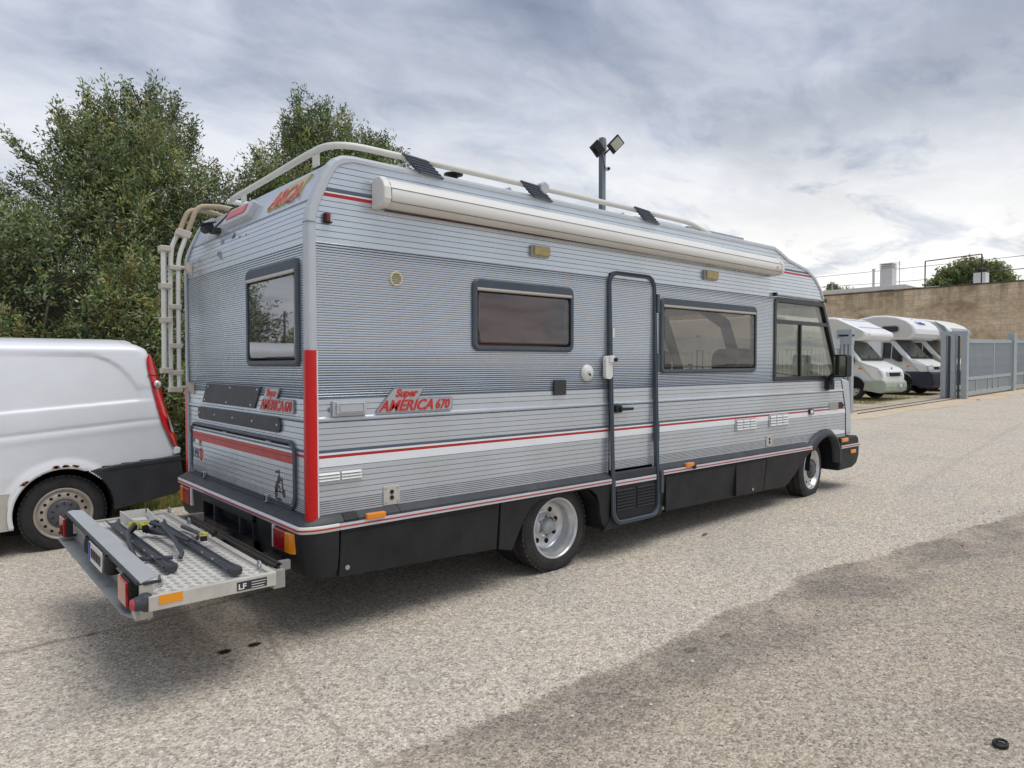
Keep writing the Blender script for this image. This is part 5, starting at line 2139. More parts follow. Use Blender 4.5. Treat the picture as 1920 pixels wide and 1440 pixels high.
def bike_rail(name, label, A, B, arm, group):
    ox, oy = -.02, -.10
    arm = dict(tubes=[([(x + ox, y + oy, z) for x, y, z in p_], r) for p_, r in arm['tubes']],
               clips=[(x + ox, y + oy, z, a) for x, y, z, a in arm['clips']], knobs=[(x + ox, y + oy, z, a) for x, y, z, a in arm['knobs']])
    A, B = Vector(A), Vector(B)
    th = thing(name, label, 'bike rail', ((A.x + B.x) / 2, (A.y + B.y) / 2, DZ + .003), group)
    d = (B - A).normalized()
    n = Vector((-d.y, d.x, 0))
    s = MB()
    L = []
    N = 12
    for i in range(N + 1):
        t = i / N
        c = A + (B - A) * t
        k = 1 + (.5 * max(0, (.06 - t) / .06) + .35 * max(0, (t - .94) / .06))
        lift = .010 * max(0, (.06 - t) / .06)
        prof = [(-.027, .022), (-.024, .026), (-.017, .012), (-.009, .005), (.009, .005), (.017, .012), (.024, .026), (.027, .022), (.016, .001), (-.016, .001)]
        L.append([c + n * (u * k) + Vector((0, 0, DZ + .012 + (w * (1 + .25 * (k - 1)) + lift))) for u, w in prof])
    s.loft(L, 0, True, True)
    ro = s.build('channel', RAILM, th)
    s = MB()
    ee = B
    s.loft([[ee + d * .0 + n * u + Vector((0, 0, DZ + .012 + w)) for u, w in ((-.034, .029), (-.022, .0), (.022, .0), (.034, .029))],
            [ee + d * .035 + n * u * .8 + Vector((0, 0, DZ + .012 + w * .9)) for u, w in ((-.034, .029), (-.022, .0), (.022, .0), (.034, .029))]], 0, True, True)
    s.build('end_cap', mat('rail_cap', (.04, .042, .05), .5), th, bevel=.006)
    s = MB()
    for t in (.3, .7, .5, .82):
        c = A + (B - A) * t
        s.obox(c - n * .026 + Vector((0, 0, DZ + .038)), d * .012, n * .003, Vector((0, 0, .003)))
    s.build('slot_rivet', STEEL, th)
    for pth, r in arm['tubes']:
        s = MB()
        s.tube([(x, y, DZ + z) for x, y, z in pth], r, 10)
        s.build('frame_arm', RAILM, th)
    for (x, y, z, yawd) in arm['clips']:
        s = MB()
        a = R(yawd)
        u = Vector((math.cos(a), math.sin(a), 0))
        v = Vector((-math.sin(a), math.cos(a), 0))
        c = Vector((x, y, DZ + z))
        s.obox(c, u * .019, v * .013, Vector((0, 0, .003)))
        s.obox(c - u * .018, u * .003, v * .013, Vector((0, 0, .017)))
        s.obox(c + u * .018, u * .003, v * .013, Vector((0, 0, .017)))
        s.obox(c + Vector((0, 0, .016)), u * .019, v * .004, Vector((0, 0, .002)))
        s.build('clamp_strap', YELP, th, bevel=.002)
        s = MB()
        s.obox(c - Vector((0, 0, .012)), u * .018, v * .020, Vector((0, 0, .014)))
        s.build('clamp_pad', BLACK, th, bevel=.004)
    for (x, y, z, ax) in arm['knobs']:
        s = MB()
        s.lathe((x, y, DZ + z), ax, [(0, 0), (0, .022), (.012, .024), (.016, .018), (.030, .015), (.032, 0)], 16)
        s.build('knob', BLACK, th)
    return th


grp = 'bike wheel rails lying on the carrier platform'
bike_rail('bike_rail', 'dark bike wheel rail with U-shaped arm lying nearer the number plate bar', (-.690, 1.36, 0), (-.686, .09, 0),
          dict(tubes=[([(-.640, 1.04, .085), (-.700, .90, .075), (-.735, .70, .055), (-.748, .55, .030), (-.752, .50, .028)], .0115),
                      ([(-.752, .52, .026), (-.745, .48, .022), (-.70, .44, .020), (-.60, .40, .020)], .012),
                      ([(-.560, 1.00, .088), (-.520, .90, .080), (-.535, .60, .060), (-.560, .38, .040), (-.575, .36, .022)], .0115)],
               clips=[(-.645, 1.04, .082, 20), (-.600, 1.00, .082, 20)],
               knobs=[(-.545, 1.00, .08, (1, -.3, .1)), (-.655, 1.02, .04, (-.4, .3, .5))]), grp)
bike_rail('bike_rail', 'dark bike wheel rail with a short arm lying nearer the rear bumper', (-.478, 1.16, 0), (-.468, -.165, 0),
          dict(tubes=[([(-.560, 1.02, .050), (-.540, .85, .055), (-.500, .66, .060), (-.470, .58, .050)], .0115),
                      ([(-.560, 1.02, .032), (-.520, .95, .028), (-.47, .93, .022)], .011),
                      ([(-.375, 1.05, .030), (-.360, .90, .030), (-.385, .68, .055), (-.43, .57, .06)], .0115)],
               clips=[(-.400, .555, .070, -20)],
               knobs=[(-.365, .545, .080, (1, -.2, .2)), (-.565, 1.03, .045, (-.8, .4, 0))]), grp)

# ------------------------------------------------------------------ white panel van
VY = 3.30
VAN = thing('panel_van', 'white panel van with rusty wheel arch and tall red tail lamp, parked beside the hedge', 'van', (-2.3, VY + .95, -.10))
VW = mat('van_white', (.86, .88, .90), .32, 0, var=.03, vscale=1.5, coat=.35, dirt=(.52, .48, .40), dirt_amt=.12, dscale=2.0)


def poly_sd(px, py, poly):
    inside = False
    dmin = 1e9
    n = len(poly)
    for i in range(n):
        x1, y1 = poly[i]
        x2, y2 = poly[(i + 1) % n]
        if (y1 > py) != (y2 > py) and px < (x2 - x1) * (py - y1) / (y2 - y1) + x1:
            inside = not inside
        dx, dy = x2 - x1, y2 - y1
        t = max(0, min(1, ((px - x1) * dx + (py - y1) * dy) / (dx * dx + dy * dy)))
        dd = math.hypot(px - x1 - t * dx, py - y1 - t * dy)
        dmin = min(dmin, dd)
    return -dmin if inside else dmin


recess = [(-3.6, .905), (-1.09, 1.075), (-.10, 1.142), (-.035, 1.150), (-.060, 1.19), (-.092, 1.245), (-.16, 1.36), (-.23, 1.44), (-.31, 1.50), (-.417, 1.540), (-.6, 1.556), (-1.08, 1.562), (-3.6, 1.56)]


def sstep(a, b, v):
    t = max(0, min(1, (v - a) / (b - a)))
    return t * t * (3 - 2 * t)


def van_side_y(x, z):
    y = VY
    if z > .95:
        y += .10 * ((z - .95) / .65) ** 1.6
    if z < .55:
        y += .03 * (1 - z / .55)
    sdv = poly_sd(x, z, recess)
    y += .016 * (1 - sstep(-.014, .010, sdv))
    # crease just under the recess
    zc = 1.075 + (x + 1.091) * .067
    fade = 1 - sstep(-.12, .0, x)
    # lower groove
    z2 = .884 + (x + 1.094) * .078
    f2 = 1 - sstep(-.02, .12, x)
    dz = z - z2
    y += (.008 * math.exp(-(dz / .012) ** 2) - .004 * math.exp(-((dz + .05) / .03) ** 2)) * f2
    # wheel arch bulge
    r = math.hypot(x + .672, z - .235)
    y -= .020 * (1 - sstep(.385, .455, r))
    return y


def van_xr(z):
    pr_ = [(.10, .22), (.55, .236), (.643, .237), (.743, .215), (.90, .170), (1.213, .085), (1.40, .060), (1.53, .040), (1.60, .015), (1.645, -.06), (1.68, -.20), (1.70, -.5)]
    for (z0, x0_), (z1, x1_) in zip(pr_, pr_[1:]):
        if z <= z1:
            return x0_ + (x1_ - x0_) * max(0, (z - z0)) / (z1 - z0)
    return -.5


zs = [.13 + i * .0135 for i in range(int((1.56 - .13) / .0135))] + [1.56, 1.585, 1.605, 1.622, 1.637, 1.65]
xs = [-4.4, -4.0, -3.6, -3.0, -2.4, -2.0, -1.7, -1.5] + [-1.4 + i * .0165 for i in range(int(1.32 / .0165))]
vb = MB()
grid = []
for z in zs:
    row = []
    xr = van_xr(z)
    rtop = max(0, z - 1.56)
    ins = .0 if z <= 1.56 else .13 * (1 - math.sqrt(max(0, 1 - (rtop / .095) ** 2)))
    for x in xs:
        xx = min(x, xr - .11)
        row.append((xx, van_side_y(xx, min(z, 1.56)) + ins, z))
    ye = van_side_y(xr - .11, min(z, 1.56)) + ins
    for i in range(1, 8):
        a = R(90 * i / 7)
        row.append((xr - .11 + .11 * math.sin(a), ye + .14 * (1 - math.cos(a)), z))
    for y in (VY + .4, VY + .95, VY + 1.5):
        row.append((xr + .01, y, z))
    row.append((xr - .02, VY + 1.85, z))
    row.append((xr - .2, VY + 1.90, z))
    row.append((-4.4, VY + 1.90, z))
    grid.append(row)
# roof rows
for k, (dy, dz) in enumerate(((.10, .022), (.25, .038), (.5, .05), (.95, .055))):
    row = []
    z = 1.65 + dz
    for p in grid[len(zs) - 1]:
        x, y, _ = p
        cyc = VY + .95
        f = (abs(y - cyc) - dy) / max(1e-6, abs(y - cyc)) if abs(y - cyc) > dy else 0
        row.append((min(x, .0 - .35 * dy), cyc + (y - cyc) * max(0, f) if k < 3 else cyc, z))
    grid.append(row)
nc = len(grid[0])
vv = [p for r_ in grid for p in r_]
fs = []
for j in range(len(grid) - 1):
    for i in range(nc - 1):
        a, b, c, d_ = grid[j][i], grid[j][i + 1], grid[j + 1][i + 1], grid[j + 1][i]
        mx_, mz_ = (a[0] + b[0] + c[0] + d_[0]) / 4, (a[2] + b[2] + c[2] + d_[2]) / 4
        if i < len(xs) + 1 and math.hypot(mx_ + .672, mz_ - .235) < .365:
            continue
        if i < len(xs) + 1 and math.hypot(mx_ + 3.75, mz_ - .235) < .365:
            continue
        if i < len(xs) + 10 and mx_ > -.40 and mz_ < .585 - .0 + (mx_ + .4) * .07:
            continue
        fs.append((j * nc + i, j * nc + i + 1, (j + 1) * nc + i + 1, (j + 1) * nc + i))
vb.add(vv, fs, 0, True)
vbo = vb.build('body', VW, VAN)
# arch lip, wheel housing
s = MB()
ll = []
for i in range(33):
    a = R(193 - i * (193 - 66) / 32)
    ca, sa = math.cos(a), math.sin(a)
    ll.append([(-.672 + r * ca, VY + yy, .235 + r * sa) for r, yy in ((.392, -.020), (.380, -.026), (.366, -.024), (.358, -.014), (.358, .05))])
s.loft(ll, 0, False, False, True)
s.build('arch_lip', VW, VAN)
s = MB()
ll = []
for i in range(25):
    a = R(200 - i * 220 / 24)
    ll.append([(-.672 + .366 * math.cos(a), VY + yy, .235 + .366 * math.sin(a)) for yy in (-.004, .34)])
s.loft(ll, 0, False)
s.box(-1.06, VY + .34, .02, -.28, VY + .36, .64)
s.build('wheel_housing', VOID, VAN)
# rust patches round the arch
ru = MB()
rr_ = random.Random(5)


def rust(a0, a1, r0, w_):
    for k in range(5):
        a = R(a0 + (a1 - a0) * rr_.random())
        r = r0 + .012 * rr_.random()
        c = (-.672 + r * math.cos(a), .235 + r * math.sin(a))
        pts_ = []
        for q_ in range(9):
            b = 2 * math.pi * q_ / 9
            k_ = w_ * (.5 + .6 * rr_.random())
            x, z = c[0] + k_ * math.cos(b) * 1.3, c[1] + k_ * math.sin(b) * .6
            pts_.append((x, VY - .0285, z))
        ru.prism(pts_, (0, .012, 0))


rust(132, 138, .376, .016)
rust(97, 101, .376, .017)
rust(86, 90, .376, .016)
rust(75, 79, .376, .014)
ru.build('rust_patch', mat('rust', (.28, .12, .035), .9, var=.5, vscale=40, dirt=(.55, .42, .25), dirt_amt=.4, dscale=30), VAN)
# chequered sill plate
s = MB()
s.prxz([(-4.3, .13), (-1.06, .13), (-1.04, .28), (-1.02, .37), (-.985, .43), (-4.3, .40)], VY - .006, VY + .03)
s.build('sill', mat('dirty_sill', (.58, .55, .48), .5, var=.1, dirt=(.30, .25, .18), dirt_amt=.45, dscale=5, bump=.2, bscale=40), VAN)
s = MB()
# black bumper with wheel arch cut
bp = [(-.335, .195)]
for i in range(9):
    a = R(-4 + i * 68 / 8)
    bp.append((-.672 + .366 * math.cos(a), .235 + .366 * math.sin(a)))
side_pts = [(-.41, .576), (.15, .622)]
pts = [(-.300, .198)] + bp[1:] + [(-.30, .590), (.150, .628), (.236, .634), (.262, .395), (.252, .33), (.20, .285), (-.27, .205)]
s = MB()
s.prxz(pts, VY - .022, VY + .10)
bo_ = s.build('rear_bumper', mat('bumper_black', (.030, .033, .040), .55, var=.2, bump=.08, bscale=150, dirt=(.13, .11, .09), dirt_amt=.3), VAN, bevel=.022, seg=3)
s = MB()
s.prxz([(.10, .30), (.255, .33), (.262, .395), (.236, .634), (.10, .626)], VY + .09, VY + 1.88)
s.build('bumper_return', mat('bumper_black', (.03, .033, .04), .55), bo_)
s = MB()
s.prism([(-.39, VY - .0235, .548), (.255, VY - .0235, .590), (.256, VY - .0235, .584), (-.388, VY - .0235, .543)], (0, .004, 0))
s.build('bumper_groove', VOID, bo_)
s = MB()
s.prxz([(.185, .648), (.205, .645), (.236, .655), (.240, .70), (.205, .712), (.19, .70)], VY - .012, VY + .05)
s.build('door_hinge', VW, VAN, bevel=.006)
# tail lamp wraps the corner
s = MB()
lamp_o = [(.012, 1.555), (-.012, 1.52), (-.010, 1.44), (.015, 1.30), (.052, 1.08), (.085, .93), (.150, .80), (.205, .70)]
lamp_i = [(.030, 1.560), (.070, 1.47), (.105, 1.30), (.130, 1.12), (.160, 1.00), (.190, .88), (.222, .78), (.228, .70)]
ll = []
for (xa, za), (xb, zb) in zip(lamp_o, lamp_i):
    y = van_side_y(-.1, za) + .0
    ll.append([(xa - .0, y - .004, za), (xa + (xb - xa) * .35, y - .006 + .006, za + (zb - za) * .35), (xa + (xb - xa) * .75, y + .03, za + (zb - za) * .75), (xb + .012, y + .09, zb), (xb + .010, y + .16, zb)])
s.loft(ll, 0, False, False, True)
tl = s.build('tail_lamp', mat('van_red_lens', (.62, .010, .012), .12, var=.12, vscale=14, coat=.7), VAN)
s = MB()
s.prism([(.135, VY + .008, 1.02), (.172, VY + .055, .95), (.200, VY + .065, .86), (.213, VY + .07, .77), (.165, VY + .006, .86)], (-.004, -.012, 0))
s.build('clear_lens', CLEARL, tl, bevel=.003)
s = MB()
s.prism([(-.012, VY + .050, 1.372), (.085, VY + .085, 1.366), (.086, VY + .085, 1.359), (-.010, VY + .050, 1.365)], (-.002, -.010, 0))
s.build('lens_joint', BLACK, tl)
s = MB()
s.lathe((.065, VY + .030, 1.285), (.35, -1, .1), [(0, .034), (.008, .030), (.010, .0)], 16)
s.build('reflector', CLEARL, tl)
# lower body shadow box + wheels
s = MB()
s.box(-4.3, VY + .38, .26, -.25, VY + 1.8, .5)
s.build('underbody', VOID, VAN)


def van_wheel(x, far=False):
    ax = Vector((0, -1, 0)) if not far else Vector((0, 1, 0))
    o = Vector((x, VY + .035 if not far else VY + 1.865, .213))
    t = MB()
    tyre_mb(t, o, ax, .318, .208, .20)
    wo = t.build('wheel', TYRE, VAN)
    if far:
        return
    r_ = MB()
    r_.lathe(o, ax, [(.006, .216), (.014, .212), (.010, .200), (-.008, .194), (-.012, .184), (.0, .176), (.006, .150), (.010, .126), (.000, .120), (.0, 0)], 56, 0)
    w = ax.cross(Vector((0, 0, 1)))
    for k in range(16):
        t0 = 2 * math.pi * (k + .5) / 16
        d = Vector((0, 0, 1)) * math.cos(t0) + w * math.sin(t0)
        r_.lathe(o + ax * .0040 + d * .160, ax, [(0, .0125), (.0035, .0125), (.004, 0)], 12, 1)
    r_.build('rim', [mat('steel_rim', (.50, .47, .42), .5, .25, var=.12, dirt=(.28, .15, .07), dirt_amt=.55, dscale=9), VOID], wo)
    h = MB()
    h.lathe(o, ax, [(.0, .118), (.014, .114), (.020, .085), (.020, .055), (.028, .045), (.030, 0)], 40, 0)
    for k in range(10):
        t0 = 2 * math.pi * k / 10
        d = Vector((0, 0, 1)) * math.cos(t0) + w * math.sin(t0)
        tt = ax.cross(d)
        h.obox(o + ax * .0195 + d * .086, d * .014, tt * .004, ax * .0015, 1)
    h.build('hub_cap', [mat('hub_grey', (.085, .09, .10), .5, var=.1), VOID], wo)


van_wheel(-.672)
van_wheel(-3.75)
van_wheel(-.672, True)
van_wheel(-3.75, True)


# ------------------------------------------------------------------ campers in the yard
def camper(name, label, wheel_xy, head, kind, white):
    h = R(head)
    left = Vector((-math.sin(h), math.cos(h), 0))
    fwd = Vector((math.cos(h), math.sin(h), 0))
    o3 = Vector((wheel_xy[0], wheel_xy[1], 0)) + left * .86
    o3.z = G(o3.x)
    T = thing(name, label, 'camper van', tuple(o3), 'white campers parked in the yard', h)
    Wm = white

    def bld(mb, nm, m, par=None, bevel=0, seg=2, lab=None):
        first = None
        for p_ in mb.pieces():
            ob = p_.build(nm, m, None, lab, bevel=bevel, seg=seg, local=True)
            ob.parent = par or T
            ob.location = (0, 0, 0)
            first = first or ob
        return first
    hw = 1.08
    fiat = kind in ('fiat', 'third')
    # living box
    s = MB()
    s.prxz([(-5.2, .42), (-.62, .42), (-.62, 2.0), (-.95, 2.55), (-1.2, 2.62), (-5.2, 2.62)], -hw, hw)
    bld(s, 'living_box', Wm, bevel=.05, seg=3)
    # alcove
    if kind == 'ford':
        prof = [(-.9, 1.90), (.20, 1.86), (.36, 1.90), (.46, 2.00), (.47, 2.10), (.40, 2.17), (-.45, 2.60), (-.62, 2.63), (-1.3, 2.64)]
    elif kind == 'fiat':
        prof = [(-.9, 1.92), (.30, 1.90), (.46, 1.96), (.54, 2.10), (.52, 2.26), (.42, 2.42), (.22, 2.58), (-.08, 2.70), (-.45, 2.77), (-.9, 2.78), (-1.35, 2.70), (-1.6, 2.62)]
    elif kind == 'third':
        prof = [(-.9, 1.92), (.35, 1.92), (.60, 1.98), (.72, 2.12), (.66, 2.28), (.45, 2.46), (.15, 2.60), (-.25, 2.70), (-.7, 2.74), (-1.3, 2.72)]
    else:
        prof = [(-.9, 1.92), (.20, 1.90), (.40, 1.98), (.50, 2.14), (.46, 2.30), (.30, 2.46), (.05, 2.58), (-.3, 2.64), (-1.2, 2.66)]
    s = MB()
    s.prxz(prof, -hw - .004, hw + .004)
    al_ = bld(s, 'alcove', Wm, bevel=.07, seg=4, lab='rounded sleeping alcove over the cab')
    # side face of the alcove slightly recessed in cream
    cxm = sum(p[0] for p in prof) / len(prof)
    czm = sum(p[1] for p in prof) / len(prof)
    s = MB()
    ins = [(cxm + (x - cxm) * .86, czm + (z - czm) * .84) for x, z in prof]
    s.prxz(ins, -hw - .008, -hw + .05)
    bld(s, 'alcove_side', mat('alcove_cream', (.68, .67, .60), .4), al_)
    if kind in ('fiat', 'third'):
        s = MB()
        w0 = rrect(-.62, 2.14, .02, 2.42, .13, 5)
        s.prxz(w0, -hw - .020, -hw)
        wo = bld(s, 'alcove_window', mat('window_ring', (.50, .44, .43), .5), al_)
        s = MB()
        s.prxz(rrect(-.58, 2.18, -.02, 2.38, .10, 5), -hw - .024, -hw - .019)
        bld(s, 'pane', mat('dark_pane', (.03, .025, .025), .08), wo)
    if kind == 'ford':
        s = MB()
        for k in range(2):
            s.prism([(-.35 + k * .52, -hw + .15, 2.555 - k * .262), (-.33 + k * .52, -hw + .15, 2.545 - k * .262), (-.33 + k * .52, hw - .15, 2.545 - k * .262), (-.35 + k * .52, hw - .15, 2.555 - k * .262)], (.004, 0, .010))
        bld(s, 'alcove_ridge', mat('ridge_grey', (.52, .53, .54), .4), al_)
        s = MB()
        text_mb(s, 'Arca', .075, (.472, -.95, 2.03), (0, 1, 0), (0, 0, 1), .002, 0, 0)
        bld(s, 'alcove_lettering', mat('lettering_grey', (.3, .3, .33), .5), al_)
    if kind == 'third':
        s = MB()
        s.prism([(.13, -hw - .012, 2.62), (.50, -hw - .012, 2.40), (.66, -hw - .012, 2.0), (.40, -hw - .012, 2.28)], (0, .01, 0))
        s.prism([(-1.2, -hw - .012, 2.70), (-.6, -hw - .012, 2.66), (-.2, -hw - .012, 2.40), (-.5, -hw - .012, 2.50)], (0, .01, 0))
        bld(s, 'grey_flash', mat('flash_grey', (.34, .36, .38), .4), al_)
        s = MB()
        s.prxz([(.66, 2.10), (.73, 2.12), (.70, 2.24), (.60, 2.34)], -hw + .2, hw + .01)
        bld(s, 'grey_corner', mat('flash_grey', (.34, .36, .38), .4), al_)
        s = MB()
        s.box(-1.6, -.4, 2.72, -1.0, .4, 2.80)
        bld(s, 'roof_hatch', Wm, bevel=.03)
    if kind == 'fiat':
        s = MB()
        # lettering on the curved front, laid along the slope
        xd = Vector((0, 1, 0))
        yd = Vector((-.20, 0, .16)).normalized()
        text_mb(s, 'Fly Miller', .24, Vector((.432, -.62, 2.432)), xd, yd, .004, .12, 0, .80, .004)
        bld(s, 'alcove_lettering', mat('lettering_blue', (.05, .06, .32), .5), al_)
        s = MB()
        for k in range(4):
            s.obox((.17, -.56 + k * .05, 2.628 + .004 * k), (.004, .012, .004), (.004, -.002, .0), (.012, 0, .012))
        bld(s, 'sun_mark', mat('sun_yellow', (.6, .48, .08), .5), al_)
    # cab: body with hood
    if kind == 'ford' or kind == 'cream':
        cab = [(-.75, .35), (-.40, .35), (.36, .35), (.80, .38), (.90, .45), (.90, .72), (.86, .92), (.72, 1.02), (.30, 1.20), (.22, 1.24), (-.28, 1.86), (-.75, 1.92)]
        ws = [(.245, 1.235), (-.265, 1.862)]
    else:
        cab = [(-.75, .35), (.36, .35), (.82, .38), (.90, .48), (.90, .92), (.84, 1.02), (.40, 1.22), (.30, 1.25), (-.30, 1.92), (-.75, 1.95)]
        ws = [(.325, 1.245), (-.285, 1.92)]
    s = MB()
    secs = []
    for y, k in ((-.93, 0), (-.90, 1), (.90, 1), (.93, 0)):
        pass
    s.prxz(cab, -.93, .93)

    def taper(x, y, z):
        f = 1.0
        if z > 1.15:
            f *= 1 - .14 * (z - 1.15) / .8
        if x > .3:
            f *= 1 - .13 * ((x - .3) / .6) ** 2
        return (x, y * f, z)
    s.v = [taper(*v) for v in s.v]
    cb = bld(s, 'cab', Wm, bevel=.06, seg=3)
    # windscreen
    s = MB()
    (xa, za), (xb, zb) = ws
    nx, nz = (zb - za), -(xb - xa)
    ln = math.hypot(nx, nz)
    nx, nz = nx / ln * .012, nz / ln * .012
    s.prism([(xa + (xb - xa) * .04 + nx, -.78, za + (zb - za) * .04 + nz), (xa + (xb - xa) * .04 + nx, .78, za + (zb - za) * .04 + nz), (xa + (xb - xa) * .95 + nx, .70, za + (zb - za) * .95 + nz), (xa + (xb - xa) * .95 + nx, -.70, za + (zb - za) * .95 + nz)], (.004, 0, .004))
    wsn = bld(s, 'windscreen', mat('windscreen_dark', (.045, .065, .058), .06, coat=.3, var=.5, vscale=1.7), cb)
    s = MB()
    s.prism([(xa + nx * 2.2, -.83, za + nz * 2.0), (xa + nx * 2.2, .83, za + nz * 2.0), (xa + (xb - xa) * .09 + nx * 2.2, .81, za + (zb - za) * .09 + nz * 2.2), (xa + (xb - xa) * .09 + nx * 2.2, -.81, za + (zb - za) * .09 + nz * 2.2)], (.004, 0, .004))
    s.tube([(xa + .03, -.4, za + .02), (xa - .10, -.05, za + .16)], .010, 5)
    s.tube([(xa + .03, .25, za + .02), (xa - .09, .6, za + .14)], .010, 5)
    bld(s, 'wiper', BLACK, wsn)
    # side glass
    s = MB()
    if fiat:
        sg = [(-.70, 1.26), (-.70, 1.82), (-.40, 1.82), (-.02, 1.40), (-.02, 1.18), (-.14, 1.16), (-.30, 1.26)]
    else:
        sg = [(-.70, 1.24), (-.70, 1.78), (-.34, 1.78), (.06, 1.28), (.06, 1.20)]
    s.prism([taper(x, -.945, z) for x, z in sg], (0, .010, 0))
    sgo = bld(s, 'side_window', mat('side_glass_dark', (.022, .026, .03), .06, coat=.3), cb)
    s = MB()
    s.prism([taper(x, -.952, z) for x, z in ((-.33, 1.24), (-.31, 1.24), (-.31, 1.76), (-.33, 1.76))], (0, .010, 0))
    bld(s, 'window_bar', Wm, sgo)
    # mirror
    s = MB()
    s.box(-.02, -1.16, 1.14, .08, -.98, 1.36)
    s.tube([(.03, -.92, 1.18), (.03, -1.02, 1.20)], .025, 6)
    bld(s, 'mirror', BLACK, bevel=.03)
    # bumper
    s = MB()
    if kind == 'ford' or kind == 'cream':
        bpf = [(.32, .30), (.80, .22), (.96, .28), (.98, .42), (.96, .56), (.88, .62), (.38, .62)]
        bm = mat('green_grey_bumper', (.40, .45, .36), .4, var=.08)
    else:
        bpf = [(.36, .34), (.80, .22), (.98, .28), (1.0, .45), (.97, .74), (.90, .80), (.10, .80), (.30, .70), (.36, .55)]
        bm = mat('navy_bumper', (.022, .026, .045), .4)
    s.prxz(bpf, -.95, .95)
    s.v = [(x, y * (1 - .16 * max(0, (x - .5) / .5) ** 2), z) for x, y, z in s.v]
    bo = bld(s, 'bumper', bm, cb, bevel=.035, seg=3)
    s = MB()
    s.box(.985, .06, .40, 1.005, .42, .50, 0)
    s.box(1.004, .06, .402, 1.009, .10, .498, 1)
    s.box(1.004, .38, .402, 1.009, .42, .498, 1)
    bld(s, 'number_plate', [WHITEG, mat('plate_blue', (.02, .07, .40), .4)], bo)
    # lights, grille
    for sy in (-1, 1):
        s = MB()
        if fiat:
            q4 = [(.895, .54, .85), (.84, .89, .85), (.825, .90, 1.0), (.865, .54, 1.03)]
        else:
            q4 = [(.885, .46, .73), (.835, .88, .75), (.775, .89, .92), (.855, .46, .87)]
        s.prism([(x + .035, sy * y, z) for x, y, z in (q4 if sy > 0 else q4[::-1])], (-.05, 0, 0))
        bld(s, 'headlight', CLEARL, cb, bevel=.012)
    s = MB()
    if fiat:
        s.box(.84, -.52, .86, .905, .52, .97)
    else:
        s.box(.84, -.38, .74, .925, .38, .86)
    go = bld(s, 'grille', BLACK, cb, bevel=.01)
    s = MB()
    s.lathe((.90 if fiat else .80, 0, .92 if fiat else 1.0), (1, 0, .3), [(0, .05), (.012, .045), (.014, 0)], 14)
    bld(s, 'round_emblem', STEEL, cb)
    s = MB()
    s.box(.18, -.94, .96, .27, -.915, 1.01)
    bld(s, 'indicator', AMBER, cb)
    # wheels
    for x in (0, -3.2):
        for sy in (-1, 1):
            t = MB()
            ax = Vector((0, sy, 0))
            oo = Vector((x, sy * .90, .33))
            tyre_mb(t, oo, ax, .33, .20, .2, n=28)
            wo = bld(t, 'wheel', TYRE)
            r_ = MB()
            r_.lathe(oo, ax, [(.008, .21), (.012, .20), (-.01, .18), (.008, .14), (.016, .06), (.018, 0)], 28, 0)
            w = ax.cross(Vector((0, 0, 1)))
            for k in range(8):
                t0 = 2 * math.pi * k / 8
                d = Vector((0, 0, 1)) * math.cos(t0) + w * math.sin(t0)
                r_.lathe(oo + ax * .003 + d * .155, ax, [(0, .02), (.006, .018), (.007, 0)], 8, 1)
            bld(r_, 'rim', [RIMS, VOID], wo)
    for x in (0,):
        s = MB()
        ll = []
        for i in range(13):
            a = R(180 - i * 15)
            ll.append([(.40 * math.cos(a), yy, .36 + .40 * math.sin(a)) for yy in (-.936, -.915)])
        s.loft(ll, 0, False)
        s.poly([(.39 * math.cos(R(180 - i * 15)), -.9345, .36 + .39 * math.sin(R(180 - i * 15))) for i in range(13)])
        s.poly([(.39 * math.cos(R(180 - i * 15)), .9345, .36 + .39 * math.sin(R(180 - i * 15))) for i in range(13)])
        bld(s, 'wheel_arch', VOID, cb)
    s = MB()
    s.box(-5.1, -.85, .25, -.3, .85, .42)
    bld(s, 'underbody', VOID)
    return T


CW = mat('camper_white', (.88, .885, .87), .35, 0, var=.03, coat=.2)
CC = mat('camper_cream', (.86, .85, .77), .38, 0, var=.04)
camper('camper_van', 'cream camper with a rounded alcove behind the pale board fence', (17.5, 6.6), 270, 'cream', CC)
camper('camper_van', 'white camper with sloping flat alcove, green-grey bumper and small grille', (21.0, 6.1), 270, 'ford', CW)
camper('camper_van', 'white camper with navy bumper, oval alcove window and blue lettering', (24.6, 6.0), 269, 'fiat', CW)
camper('camper_van', 'cream-white camper with grey flashes, half hidden behind the gate post', (27.5, 6.0), 269, 'third', CC)

# ------------------------------------------------------------------ fence, gate
GALV = mat('galvanised_blue_grey', (.40, .45, .47), .55, .25, var=.10, vscale=5, dirt=(.36, .38, .38), dirt_amt=.3, dscale=4)
BOARD = mat('pale_grey_board', (.44, .47, .46), .6, .0, var=.08)
FY = 4.22
fx0, fx1 = 7.6, 15.75
FN = thing('board_fence', 'pale grey vertical board fence beyond the motorhome, left of the yard entrance', 'fence', ((fx0 + fx1) / 2, FY, G(11.7)))
s = MB()
s.prism([(fx0, FY - .02, G(fx0) + .15), (fx1, FY - .02, G(fx1) + .15), (fx1, FY - .02, G(fx1) + .23), (fx0, FY - .02, G(fx0) + .23)], (0, .04, 0))
s.prism([(fx0, FY - .02, G(fx0) + 1.62), (fx1, FY - .02, G(fx1) + 1.62), (fx1, FY - .02, G(fx1) + 1.86), (fx0, FY - .02, G(fx0) + 1.86)], (0, .04, 0))
s.build('rail', GALV, FN)
x = fx0 + .08
bi = 0
while x < fx1 - .1:
    s = MB()
    zt = G(x)
    s.box(x - .066, FY - .034 + .004 * math.sin(bi * 2.3), zt + .12, x + .066, FY - .0215, zt + 1.60)
    s.build('board', BOARD, FN)
    x += .19
    bi += 1
